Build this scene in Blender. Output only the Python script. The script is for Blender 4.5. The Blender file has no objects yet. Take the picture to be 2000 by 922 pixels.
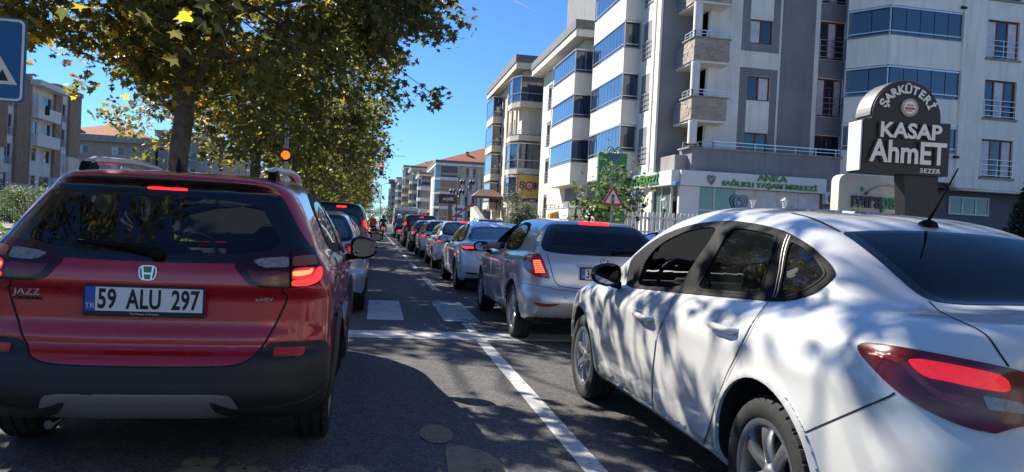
import bpy, bmesh, math, random
import numpy as np
from mathutils import Vector, Matrix
from mathutils.geometry import delaunay_2d_cdt

SC = bpy.context.scene
COL = SC.collection
rad = math.radians

# ------------------------------------------------------------------ camera
CAM_H = 1.27                       # phone held at a driver's eye height
F_PX, IMG_W, IMG_H = 1450.0, 2000.0, 922.0
YAW, PITCH, ROLL = rad(10.40), rad(-0.70), rad(2.8)
_f = np.array([math.sin(YAW)*math.cos(PITCH), math.cos(YAW)*math.cos(PITCH), math.sin(PITCH)])
_r0 = np.array([math.cos(YAW), -math.sin(YAW), 0.0])
_u0 = np.cross(_r0, _f)
_r = _r0*math.cos(ROLL)+_u0*math.sin(ROLL)
_u = _u0*math.cos(ROLL)-_r0*math.sin(ROLL)
CAM = np.array([0.0, 0.0, CAM_H])
cam_data = bpy.data.cameras.new('camera')
cam = bpy.data.objects.new('camera', cam_data)
COL.objects.link(cam)
cam.matrix_world = Matrix(((_r[0], _u[0], -_f[0], 0), (_r[1], _u[1], -_f[1], 0), (_r[2], _u[2], -_f[2], CAM_H), (0, 0, 0, 1)))
cam_data.sensor_width = 36.0
cam_data.lens = 36.0*F_PX/IMG_W
cam_data.clip_start = 0.05
cam_data.clip_end = 20000
SC.camera = cam

# ------------------------------------------------------------------ light
SUN_DIR = np.array([-0.82, 1.03, 1.0]); SUN_DIR /= np.linalg.norm(SUN_DIR)   # towards the sun
sun_el = math.asin(SUN_DIR[2]); sun_az = math.atan2(SUN_DIR[0], SUN_DIR[1])
world = bpy.data.worlds.new('World'); SC.world = world; world.use_nodes = True
wn = world.node_tree; wn.nodes.clear()
sky = wn.nodes.new('ShaderNodeTexSky'); sky.sky_type = 'NISHITA'; sky.sun_disc = False
sky.sun_elevation = sun_el; sky.sun_rotation = sun_az
sky.altitude = 400; sky.air_density = 1.0; sky.dust_density = 0.0; sky.ozone_density = 6.0
bg = wn.nodes.new('ShaderNodeBackground'); bg.inputs[1].default_value = 0.08
wo = wn.nodes.new('ShaderNodeOutputWorld')
tint = wn.nodes.new('ShaderNodeVectorMath'); tint.operation = 'MULTIPLY'; tint.inputs[1].default_value = (0.54, 0.77, 1.0)   # clear autumn air: a deeper blue all round
wn.links.new(sky.outputs[0], tint.inputs[0]); wn.links.new(tint.outputs[0], bg.inputs[0]); wn.links.new(bg.outputs[0], wo.inputs[0])
sl = bpy.data.lights.new('sun', 'SUN'); sl.energy = 4.5; sl.angle = rad(0.42); sl.color = (1.0, 0.93, 0.82)
so = bpy.data.objects.new('sun', sl); COL.objects.link(so)
so.rotation_euler = Vector(-SUN_DIR).to_track_quat('-Z', 'Y').to_euler(); so.location = (-20, 25, 40)
SC.view_settings.view_transform = 'Standard'; SC.view_settings.look = 'None'
SC.view_settings.gamma = 1.0; SC.view_settings.exposure = 1.1
SC.render.engine = 'CYCLES'
SC.cycles.max_bounces = 8; SC.cycles.transparent_max_bounces = 24
SC.cycles.diffuse_bounces = 3; SC.cycles.glossy_bounces = 4; SC.cycles.transmission_bounces = 4
SC.cycles.caustics_reflective = False; SC.cycles.caustics_refractive = False
SC.cycles.sample_clamp_indirect = 6.0
SC.cycles.use_denoising = True

# ------------------------------------------------------------------ pixel helpers (photo pixel -> point on a known plane)
def ray(px, py):
    d = _f*F_PX+_r*(px-1000.0)-_u*(py-461.0)
    return d/np.linalg.norm(d)
def on_z(px, py, z=0.0):
    d = ray(px, py); return CAM+d*((z-CAM_H)/d[2])
def on_y(px, py, Y):
    d = ray(px, py); return CAM+d*(Y/d[1])
def on_x(px, py, X):
    d = ray(px, py); return CAM+d*(X/d[0])

# ------------------------------------------------------------------ materials
MATS = {}
def _new(name):
    m = bpy.data.materials.new(name); m.use_nodes = True
    nt = m.node_tree; nt.nodes.clear()
    out = nt.nodes.new('ShaderNodeOutputMaterial')
    return m, nt, out
def srgb(r, g, b):
    def c(v):
        v /= 255.0
        return v/12.92 if v <= 0.04045 else ((v+0.055)/1.055)**2.4
    return (c(r), c(g), c(b))
def mat(name, col, rough=0.6, metal=0.0, coat=0.0, spec=0.5, emit=None, estr=0.0, noise=0.0, nscale=3.0, bump=0.0, bscale=40.0, coords='Object', alpha=None, rvar=0.0):
    """Principled material with optional broad colour variation and fine relief."""
    if name in MATS: return MATS[name]
    m, nt, out = _new(name); N, Lk = nt.nodes, nt.links
    b = N.new('ShaderNodeBsdfPrincipled'); Lk.new(b.outputs[0], out.inputs[0])
    b.inputs['Base Color'].default_value = (*col, 1); b.inputs['Roughness'].default_value = rough
    b.inputs['Metallic'].default_value = metal; b.inputs['Specular IOR Level'].default_value = spec
    b.inputs['Coat Weight'].default_value = coat; b.inputs['Coat Roughness'].default_value = 0.04
    if emit is not None:
        b.inputs['Emission Color'].default_value = (*emit, 1); b.inputs['Emission Strength'].default_value = estr
    if noise or bump or rvar:
        tc = N.new('ShaderNodeTexCoord'); src = tc.outputs[coords]
        if coords == 'World':
            pass
    if noise:
        t = N.new('ShaderNodeTexNoise'); t.inputs['Scale'].default_value = nscale; t.inputs['Detail'].default_value = 6; t.inputs['Roughness'].default_value = 0.62
        Lk.new(src, t.inputs['Vector'])
        r = N.new('ShaderNodeMapRange'); r.inputs[1].default_value = 0.3; r.inputs[2].default_value = 0.7
        r.inputs[3].default_value = 1-noise; r.inputs[4].default_value = 1+noise*0.6
        Lk.new(t.outputs[0], r.inputs[0])
        mx = N.new('ShaderNodeVectorMath'); mx.operation = 'SCALE'; mx.inputs[0].default_value = col
        Lk.new(r.outputs[0], mx.inputs['Scale']); Lk.new(mx.outputs[0], b.inputs['Base Color'])
    if rvar:
        t = N.new('ShaderNodeTexNoise'); t.inputs['Scale'].default_value = nscale*1.7; t.inputs['Detail'].default_value = 5
        Lk.new(src, t.inputs['Vector'])
        r = N.new('ShaderNodeMapRange'); r.inputs[1].default_value = 0.35; r.inputs[2].default_value = 0.7
        r.inputs[3].default_value = rough; r.inputs[4].default_value = min(1, rough+rvar)
        Lk.new(t.outputs[0], r.inputs[0]); Lk.new(r.outputs[0], b.inputs['Roughness'])
    if bump:
        t = N.new('ShaderNodeTexNoise'); t.inputs['Scale'].default_value = bscale; t.inputs['Detail'].default_value = 4
        Lk.new(src, t.inputs['Vector'])
        bp = N.new('ShaderNodeBump'); bp.inputs['Strength'].default_value = bump; bp.inputs['Distance'].default_value = 0.02
        Lk.new(t.outputs[0], bp.inputs['Height']); Lk.new(bp.outputs[0], b.inputs['Normal'])
    MATS[name] = m
    return m
def glass(name, tint=(0.25, 0.28, 0.28), ior=1.5, rough=0.0, base=0.0, basecol=(0.02, 0.025, 0.03)):
    """Thin glazing: tinted see-through with a fresnel reflection; base>0 mixes in dust/film."""
    if name in MATS: return MATS[name]
    m, nt, out = _new(name); N, Lk = nt.nodes, nt.links
    tr = N.new('ShaderNodeBsdfTransparent'); tr.inputs[0].default_value = (*tint, 1)
    gl = N.new('ShaderNodeBsdfGlossy'); gl.inputs['Roughness'].default_value = rough
    fr = N.new('ShaderNodeFresnel'); fr.inputs[0].default_value = ior
    mx = N.new('ShaderNodeMixShader')
    Lk.new(fr.outputs[0], mx.inputs[0])
    if base > 0:
        df = N.new('ShaderNodeBsdfDiffuse'); df.inputs[0].default_value = (*basecol, 1)
        m2 = N.new('ShaderNodeMixShader'); m2.inputs[0].default_value = base
        Lk.new(tr.outputs[0], m2.inputs[1]); Lk.new(df.outputs[0], m2.inputs[2]); Lk.new(m2.outputs[0], mx.inputs[1])
    else:
        Lk.new(tr.outputs[0], mx.inputs[1])
    Lk.new(gl.outputs[0], mx.inputs[2]); Lk.new(mx.outputs[0], out.inputs[0])
    MATS[name] = m
    return m

# ------------------------------------------------------------------ objects
def tag(o, label=None, cat=None, group=None, kind=None):
    if label: o['label'] = label
    if cat: o['category'] = cat
    if group: o['group'] = group
    if kind: o['kind'] = kind
    return o
def thing(name, label, cat, loc=(0, 0, 0), rz=0.0, group=None):
    o = bpy.data.objects.new(name, None); COL.objects.link(o)
    o.location = loc; o.rotation_euler = (0, 0, rz); o.empty_display_size = 0.2
    return tag(o, label, cat, group)
def link(name, me, parent=None, m=None):
    if m is not None:
        me.materials.clear(); me.materials.append(m)
    o = bpy.data.objects.new(name, me); COL.objects.link(o)
    if parent is not None: o.parent = parent
    return o
def obj(name, verts, faces, m, parent=None, normals=None, smooth=False):
    me = bpy.data.meshes.new(name)
    me.from_pydata([tuple(map(float, v)) for v in verts], [], [tuple(map(int, q)) for q in faces])
    if smooth or normals is not None:
        me.polygons.foreach_set('use_smooth', [True]*len(me.polygons))
    me.update()
    if normals is not None:
        me.normals_split_custom_set_from_vertices([tuple(map(float, n)) for n in normals])
    return link(name, me, parent, m)
def fobj(name, verts, quads, m, parent=None, normals=None, smooth=True):
    """fast path for big numpy meshes (all quads or all tris)"""
    verts = np.ascontiguousarray(verts, np.float32); quads = np.ascontiguousarray(quads, np.int32)
    me = bpy.data.meshes.new(name)
    nv, nf, k = len(verts), len(quads), quads.shape[1]
    me.vertices.add(nv); me.vertices.foreach_set('co', verts.ravel())
    me.loops.add(nf*k); me.loops.foreach_set('vertex_index', quads.ravel())
    me.polygons.add(nf); me.polygons.foreach_set('loop_start', np.arange(0, nf*k, k, dtype=np.int32))
    me.polygons.foreach_set('use_smooth', np.full(nf, smooth))
    me.update(calc_edges=True)
    if normals is not None:
        me.normals_split_custom_set_from_vertices(np.asarray(normals, float))
    return link(name, me, parent, m)
def copy_tree(o, parent=None):
    c = o.copy(); COL.objects.link(c); c.parent = parent
    for ch in [k for k in o.children]: copy_tree(ch, c)
    return c

class MB:
    """collects simple solids; build() links them as one mesh object"""
    def __init__(s): s.v, s.f, s.sm = [], [], False
    def add(s, V, Fc):
        n = len(s.v); s.v += [tuple(map(float, p)) for p in V]; s.f += [tuple(i+n for i in q) for q in Fc]; return s
    def box(s, x0, x1, y0, y1, z0, z1):
        V = [(x, y, z) for z in (z0, z1) for x, y in ((x0, y0), (x1, y0), (x1, y1), (x0, y1))]
        return s.add(V, [(3, 2, 1, 0), (4, 5, 6, 7), (0, 1, 5, 4), (1, 2, 6, 5), (2, 3, 7, 6), (3, 0, 4, 7)])
    def cbox(s, c, d, b=0.0):
        x, y, z = c; dx, dy, dz = d[0]/2, d[1]/2, d[2]/2
        if b <= 0: return s.box(x-dx, x+dx, y-dy, y+dy, z-dz, z+dz)
        b = min(b, dx*0.95, dy*0.95, dz*0.95)                       # bevelled box: 24 corner points
        V, idx = [], {}
        for sx in (-1, 1):
            for sy in (-1, 1):
                for sz in (-1, 1):
                    for a in range(3):
                        p = [sx*(dx-b), sy*(dy-b), sz*(dz-b)]
                        p[a] = (sx*dx, sy*dy, sz*dz)[a]
                        idx[(sx, sy, sz, a)] = len(V); V.append((x+p[0], y+p[1], z+p[2]))
        Fc = []
        for a in range(3):
            o1, o2 = [(1, 2), (2, 0), (0, 1)][a]
            for sg in (-1, 1):
                q = []
                for u, w in ((-1, -1), (1, -1), (1, 1), (-1, 1)):
                    k = [0, 0, 0]; k[a] = sg; k[o1] = u; k[o2] = w; q.append(idx[(*k, a)])
                Fc.append(q if sg > 0 else q[::-1])
        for a in range(3):
            o1, o2 = [(1, 2), (2, 0), (0, 1)][a]
            for u in (-1, 1):
                for w in (-1, 1):
                    def I(t, ax):
                        k = [0, 0, 0]; k[a] = t; k[o1] = u; k[o2] = w; return idx[(*k, ax)]
                    q = [I(-1, o1), I(1, o1), I(1, o2), I(-1, o2)]
                    Fc.append(q if u*w < 0 else q[::-1])
        for sx in (-1, 1):
            for sy in (-1, 1):
                for sz in (-1, 1):
                    q = [idx[(sx, sy, sz, a)] for a in range(3)]
                    Fc.append(q if sx*sy*sz > 0 else q[::-1])
        return s.add(V, Fc)
    def bar(s, a, b, w, h=None, up=(0, 0, 1)):
        """square bar from a to b"""
        a, b = Vector(a), Vector(b); h = h or w
        d = (b-a).normalized(); up = Vector(up)
        if abs(d.dot(up)) > 0.98: up = Vector((0, 1, 0))
        sx = d.cross(up).normalized()*w/2; uz = sx.cross(d).normalized()*h/2
        V = [p+i*sx+j*uz for p in (a, b) for i, j in ((-1, -1), (1, -1), (1, 1), (-1, 1))]
        return s.add(V, [(0, 1, 2, 3), (7, 6, 5, 4), (0, 4, 5, 1), (1, 5, 6, 2), (2, 6, 7, 3), (3, 7, 4, 0)])
    def tube(s, pts, r, n=8, cap=True):
        """round tube through points; r a number or one per point"""
        pts = [Vector(p) for p in pts]; rs = [float(k) for k in (r if hasattr(r, '__len__') else [r]*len(pts))]
        V, Fc = [], []
        pu = None
        for i, p in enumerate(pts):
            d = (pts[min(i+1, len(pts)-1)]-pts[max(i-1, 0)]).normalized()
            if pu is None:
                pu = Vector((0, 0, 1)) if abs(d.z) < 0.9 else Vector((1, 0, 0))
            sx = d.cross(pu)
            if sx.length < 1e-4: sx = d.cross(Vector((0.3, 0.8, 0.5)))
            sx.normalize(); pu = sx.cross(d).normalized()
            for k in range(n):
                a = 2*math.pi*k/n; V.append(p+rs[i]*(math.cos(a)*sx+math.sin(a)*pu))
        for i in range(len(pts)-1):
            for k in range(n):
                k2 = (k+1) % n; Fc.append((i*n+k, i*n+k2, (i+1)*n+k2, (i+1)*n+k))
        if cap: Fc += [tuple(range(n))[::-1], tuple((len(pts)-1)*n+k for k in range(n))]
        return s.add(V, Fc)
    def lathe(s, prof, n=24, c=(0, 0, 0), axis='z', arc=None, cap=False):
        """revolve (radius, height) profile about axis"""
        V, Fc = [], []; m_ = len(prof); full = arc is None
        a0, a1 = (0, 2*math.pi) if full else arc
        cnt = n if full else n+1
        for k in range(cnt):
            a = a0+(a1-a0)*k/n; ca, sa = math.cos(a), math.sin(a)
            for r, h in prof:
                p = {'z': (r*ca, r*sa, h), 'x': (h, r*ca, r*sa), 'y': (r*sa, h, r*ca)}[axis]
                V.append((p[0]+c[0], p[1]+c[1], p[2]+c[2]))
        for k in range(n):
            k2 = (k+1) % cnt
            for i in range(m_-1): Fc.append((k*m_+i, k2*m_+i, k2*m_+i+1, k*m_+i+1))
        if cap: Fc += [tuple(k*m_ for k in range(cnt))[::-1], tuple(k*m_+m_-1 for k in range(cnt))]
        return s.add(V, Fc)
    def prism(s, poly, d, o=(0, 0, 0), u=(1, 0, 0), v=(0, 0, 1)):
        """extrude a 2-D polygon (coords along u, v) by vector d"""
        o, u, v, d = Vector(o), Vector(u), Vector(v), Vector(d)
        n = len(poly); A = [o+u*p[0]+v*p[1] for p in poly]
        V = A+[p+d for p in A]
        fl = u.cross(v).dot(d) > 0
        area = sum(poly[i][0]*poly[(i+1) % n][1]-poly[(i+1) % n][0]*poly[i][1] for i in range(n))
        if area < 0: fl = not fl
        Fc = [tuple(range(n))[::-1], tuple(range(n, 2*n))]+[(i, (i+1) % n, n+(i+1) % n, n+i) for i in range(n)]
        if not fl: Fc = [q[::-1] for q in Fc]
        return s.add(V, Fc)
    def build(s, name, m, parent=None, smooth=False, loc=None):
        o = obj(name, s.v, s.f, m, parent, smooth=smooth)
        if loc is not None: o.location = loc
        return o
    def mesh(s, name, m):
        me = bpy.data.meshes.new(name); me.from_pydata(s.v, [], s.f); me.update(); me.materials.append(m); return me

def auto_smooth(o, ang=40):
    """smooth shading with sharp edges above the angle"""
    me = o.data
    me.polygons.foreach_set('use_smooth', [True]*len(me.polygons))
    me.set_sharp_from_angle(angle=rad(ang))
    return o
def text(name, body, size, m, parent=None, loc=(0, 0, 0), rot=(math.pi/2, 0, 0), depth=0.004, sx=1.0, align='CENTER', bold=0.0, spacing=1.0, shear=0.0):
    """lettering as real extruded mesh"""
    cu = bpy.data.curves.new(name, 'FONT'); cu.body = body; cu.size = size; cu.extrude = depth; cu.offset = bold
    cu.align_x = align; cu.align_y = 'CENTER'; cu.space_character = spacing; cu.resolution_u = 3; cu.shear = shear
    t = bpy.data.objects.new(name+'_src', cu); COL.objects.link(t)
    bpy.context.view_layer.update()
    me = bpy.data.meshes.new_from_object(t.evaluated_get(bpy.context.evaluated_depsgraph_get()))
    bpy.data.objects.remove(t); bpy.data.curves.remove(cu)
    me.name = name
    o = link(name, me, parent, m); o.location = loc; o.rotation_euler = rot; o.scale = (sx, 1, 1)
    return o
def chaikin(P, n=2, q=0.22, closed=True):
    P = np.array(P, float)
    for _ in range(n):
        A = P; B = np.roll(P, -1, 0)
        if not closed: A, B = P[:-1], P[1:]
        Q = np.empty((2*len(A), P.shape[1])); Q[0::2] = A*(1-q)+B*q; Q[1::2] = A*q+B*(1-q)
        if not closed: Q = np.vstack([P[:1], Q, P[-1:]])
        P = Q
    return P
# ------------------------------------------------------------------ ground, road, kerbs, paint
def asphalt(name, base, paint_col=None, wear=0.5):
    """coarse chipped asphalt; with paint_col a worn painted film on it"""
    m, nt, out = _new(name); N, Lk = nt.nodes, nt.links
    b = N.new('ShaderNodeBsdfPrincipled'); Lk.new(b.outputs[0], out.inputs[0])
    tc = N.new('ShaderNodeTexCoord')
    def noise(sc, det, rough=0.6):
        t = N.new('ShaderNodeTexNoise'); t.inputs['Scale'].default_value = sc; t.inputs['Detail'].default_value = det; t.inputs['Roughness'].default_value = rough
        Lk.new(tc.outputs['Object'], t.inputs['Vector']); return t.outputs[0]
    vo = N.new('ShaderNodeTexVoronoi'); vo.inputs['Scale'].default_value = 75.0; Lk.new(tc.outputs['Object'], vo.inputs['Vector'])
    big, mid = noise(0.35, 5), noise(9.0, 6)
    def mrange(src, a, b_, c, d):
        r = N.new('ShaderNodeMapRange'); r.inputs[1].default_value = a; r.inputs[2].default_value = b_; r.inputs[3].default_value = c; r.inputs[4].default_value = d
        Lk.new(src, r.inputs[0]); return r.outputs[0]
    def mul(a, b_):
        k = N.new('ShaderNodeMath'); k.operation = 'MULTIPLY'; Lk.new(a, k.inputs[0]); Lk.new(b_, k.inputs[1]); return k.outputs[0]
    sep = N.new('ShaderNodeSeparateColor'); Lk.new(vo.outputs['Color'], sep.inputs[0])
    mp = N.new('ShaderNodeMapping'); mp.inputs['Scale'].default_value = (1.1, 0.035, 1.0); Lk.new(tc.outputs['Object'], mp.inputs[0])   # tyre-polished tracks run along the lane
    tn = N.new('ShaderNodeTexNoise'); tn.inputs['Scale'].default_value = 1.6; tn.inputs['Detail'].default_value = 3; Lk.new(mp.outputs[0], tn.inputs['Vector'])
    stain = noise(1.1, 3, 0.5)
    v = mul(mul(mrange(tn.outputs[0], 0.35, 0.65, 0.78, 1.16), mrange(stain, 0.62, 0.74, 1.0, 0.62)), mul(mul(mrange(big, 0.3, 0.7, 0.82, 1.2), mrange(mid, 0.3, 0.7, 0.8, 1.2)), mrange(sep.outputs[0], 0, 1, 0.5, 1.7)))
    sc = N.new('ShaderNodeVectorMath'); sc.operation = 'SCALE'; sc.inputs[0].default_value = base; Lk.new(v, sc.inputs['Scale'])
    col = sc.outputs[0]
    if paint_col:
        n2 = noise(26.0, 8, 0.75); n3 = noise(2.2, 4)
        ad = N.new('ShaderNodeMath'); ad.operation = 'ADD'; Lk.new(n2, ad.inputs[0]); Lk.new(mrange(n3, 0.3, 0.7, -0.14, 0.14), ad.inputs[1])
        fac = mrange(ad.outputs[0], wear-0.05, wear+0.03, 0, 1)
        mx = N.new('ShaderNodeMix'); mx.data_type = 'RGBA'; Lk.new(fac, mx.inputs[0])
        pc = N.new('ShaderNodeVectorMath'); pc.operation = 'SCALE'; pc.inputs[0].default_value = paint_col; Lk.new(mrange(mid, 0.3, 0.7, 0.86, 1.08), pc.inputs['Scale'])
        Lk.new(col, mx.inputs[6]); Lk.new(pc.outputs[0], mx.inputs[7]); col = mx.outputs[2]
    Lk.new(col, b.inputs['Base Color']); b.inputs['Roughness'].default_value = 0.82
    bp = N.new('ShaderNodeBump'); bp.inputs['Strength'].default_value = 0.55; bp.inputs['Distance'].default_value = 0.006
    Lk.new(vo.outputs['Distance'], bp.inputs['Height']); Lk.new(bp.outputs[0], b.inputs['Normal'])
    MATS[name] = m; return m
ROAD_L, ROAD_R = -2.75, 7.35
asphalt('asphalt', (0.086, 0.084, 0.081))
asphalt('road_white', (0.086, 0.084, 0.081), (0.62, 0.62, 0.60), 0.37)
asphalt('road_white_worn', (0.086, 0.084, 0.081), (0.55, 0.55, 0.52), 0.42)
asphalt('road_yellow', (0.086, 0.084, 0.081), (0.27, 0.215, 0.12), 0.44)
mat('kerb', (0.30, 0.29, 0.27), 0.85, noise=0.25, nscale=3, bump=0.3, bscale=60)
mat('paving', (0.26, 0.24, 0.22), 0.85, noise=0.25, nscale=2, bump=0.2, bscale=40)
mat('earth', (0.10, 0.085, 0.05), 0.95, noise=0.45, nscale=0.6, bump=0.6, bscale=12)
def sheet(name, x0, x1, y0, y1, z, m):
    o = obj(name, [(x0, y0, z), (x1, y0, z), (x1, y1, z), (x0, y1, z)], [(0, 1, 2, 3)], m); tag(o, kind='structure'); return o
sheet('ground', -900, 900, -200, 2200, -0.02, MATS['earth'])
sheet('road', ROAD_L, ROAD_R, -30, 900, 0.0, MATS['asphalt'])
sheet('opposite_road', -16.0, -6.7, -30, 900, 0.0, MATS['asphalt'])
def slab(name, x0, x1, y0, y1, z0, z1, m):
    o = MB().box(x0, x1, y0, y1, z0, z1).build(name, m); tag(o, kind='structure'); return o
med = slab('median', -6.55, ROAD_L-0.14, -30, 420, -0.1, 0.10, MATS['earth'])
for nm, xa in (('kerb', ROAD_L-0.14), ('kerb', -6.70), ('kerb', ROAD_R), ('kerb', -16.14)):
    k = bpy.data.objects.new(nm, None); COL.objects.link(k); tag(k, kind='structure')
    stone = MB().cbox((0, 0, 0.03), (0.14, 0.985, 0.22), 0.018).mesh('kerb_stone', MATS['kerb'])
    for i in range(70):
        o = link('kerb_stone', stone, k); o.location = (xa+0.07, 2.0+i, 0)
    far = MB().box(xa, xa+0.14, 72, 420, -0.08, 0.14).build('kerb_run', MATS['kerb'], k)
slab('pavement', ROAD_R+0.14, 12.0, -30, 420, -0.1, 0.12, MATS['paving'])
slab('far_pavement', -20.0, -16.14, -30, 420, -0.1, 0.12, MATS['paving'])
slab('forecourt', 9.2, 60, 27.5, 64, -0.1, 1.05, MATS['paving'])
slab('forecourt', 12.02, 60, -10, 27.48, -0.1, 0.25, MATS['paving'])
slab('raised_ground', 9.0, 60, 64.02, 150, -0.1, 1.6, MATS['paving'])

# lane paint: points traced on the photograph, laid on the road plane
def stripe(pts, w, m, name='lane_marking', z=0.004):
    P = [np.array(p[:2]) for p in pts]; V = []
    for i, p in enumerate(P):
        V += [(p[0]-w/2, p[1], z), (p[0]+w/2, p[1], z)]
    o = obj(name, V, [(2*i, 2*i+1, 2*i+3, 2*i+2) for i in range(len(P)-1)], m); tag(o, kind='structure'); return o
LX = lambda y: 1.20-0.0055*max(0, y-8)               # the line drifts gently left up the road
ln = [(LX(y), y) for y in np.linspace(-4, 8.15, 12)]
stripe(ln, 0.125, MATS['road_white'])
stripe([(LX(8.65), 8.65), (LX(9.5), 9.5)], 0.11, MATS['road_white_worn'])
for a, b in ((14.1, 17.5), (20.3, 23.2), (26.0, 28.4), (31.0, 33.5)): stripe([(LX(a), a), (LX(b), b)], 0.12, MATS['road_white'])
stripe([(LX(y), y) for y in np.linspace(36, 90, 12)], 0.12, MATS['road_white'])
for k in range(9):
    a = -2+k*6.2
    if a > 12.5 or a < 6: stripe([(4.25, a), (4.22, a+2.8)], 0.12, MATS['road_white_worn'])
stripe([(-2.45, -6), (-2.5, 90)], 0.12, MATS['road_white_worn'], 'edge_line')
o = obj('stop_line', [(ROAD_L+0.1, 8.12, 0.0045), (ROAD_R-0.2, 8.12, 0.0045), (ROAD_R-0.2, 8.66, 0.0045), (ROAD_L+0.1, 8.66, 0.0045)], [(0, 1, 2, 3)], MATS['road_white']); tag(o, kind='structure')
zb = bpy.data.objects.new('zebra_crossing', None); COL.objects.link(zb); tag(zb, kind='structure')
for k in range(-3, 7):
    x0 = -0.06+k*0.99
    if x0 < ROAD_L or x0 > ROAD_R-0.5: continue
    obj('zebra_bar', [(x0, 9.62, 0.004), (x0+0.47, 9.62, 0.004), (x0+0.47, 11.95, 0.004), (x0, 11.95, 0.004)], [(0, 1, 2, 3)], MATS['road_white_worn'] if k % 3 else MATS['road_white'], zb)
# yellow pedestrian symbol and word painted on the lane
def flat(name, pts, m, z=0.004):
    o = obj(name, [(p[0], p[1], z) for p in pts], [tuple(range(len(pts)))], m); tag(o, kind='structure'); return o
hc = on_z(852, 848)
flat('road_symbol_head', [(hc[0]+0.10*math.cos(a), hc[1]+0.20*math.sin(a)) for a in np.linspace(0, 2*math.pi, 25)[:-1]], MATS['road_yellow'])
body = [(868, 876), (885, 871), (915, 873), (950, 884), (978, 902), (995, 925), (1006, 960), (985, 960), (962, 930), (940, 915), (958, 960), (975, 1010), (955, 1060), (930, 1060), (935, 1015), (910, 985), (890, 1040), (868, 1060), (850, 1055), (872, 1000), (880, 940), (872, 905)]
flat('road_symbol_body', [tuple(on_z(*p)[:2]) for p in chaikin(body, 2, 0.2)], MATS['road_yellow'])
flat('road_symbol_arm', [tuple(on_z(*p)[:2]) for p in ((858, 914), (866, 922), (850, 960), (832, 975), (836, 945))], MATS['road_yellow'])
rt = text('road_lettering', 'önce', 0.62, MATS['road_yellow'], None, (-0.46, 3.72, 0.0045), (0, 0, 0), depth=0.0, bold=0.03, spacing=1.05)
rt.scale = (0.78, 1.35, 1); tag(rt, kind='structure')
# ------------------------------------------------------------------ car bodies: smooth implicit shells meshed with surface nets
def tab(pts, s=0.03, n=900):
    pts = np.array(pts, float); lo, hi = pts[0, 0]-0.6, pts[-1, 0]+0.6
    xs = np.linspace(lo, hi, n); ys = np.interp(xs, pts[:, 0], pts[:, 1])
    if s > 0:
        dx = xs[1]-xs[0]; k = max(1, int(3*s/dx)); g = np.exp(-0.5*(np.arange(-k, k+1)*dx/s)**2); g /= g.sum()
        ys = np.convolve(np.pad(ys, k, mode='edge'), g, 'valid')
    return lambda v: np.interp(v, xs, ys)
def smax(a, b, k):
    if k <= 0: return np.maximum(a, b)
    h = np.maximum(k-np.abs(a-b), 0)/k
    return np.maximum(a, b)+h*h*k*0.25
def smin(a, b, k): return -smax(-a, -b, k)

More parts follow.
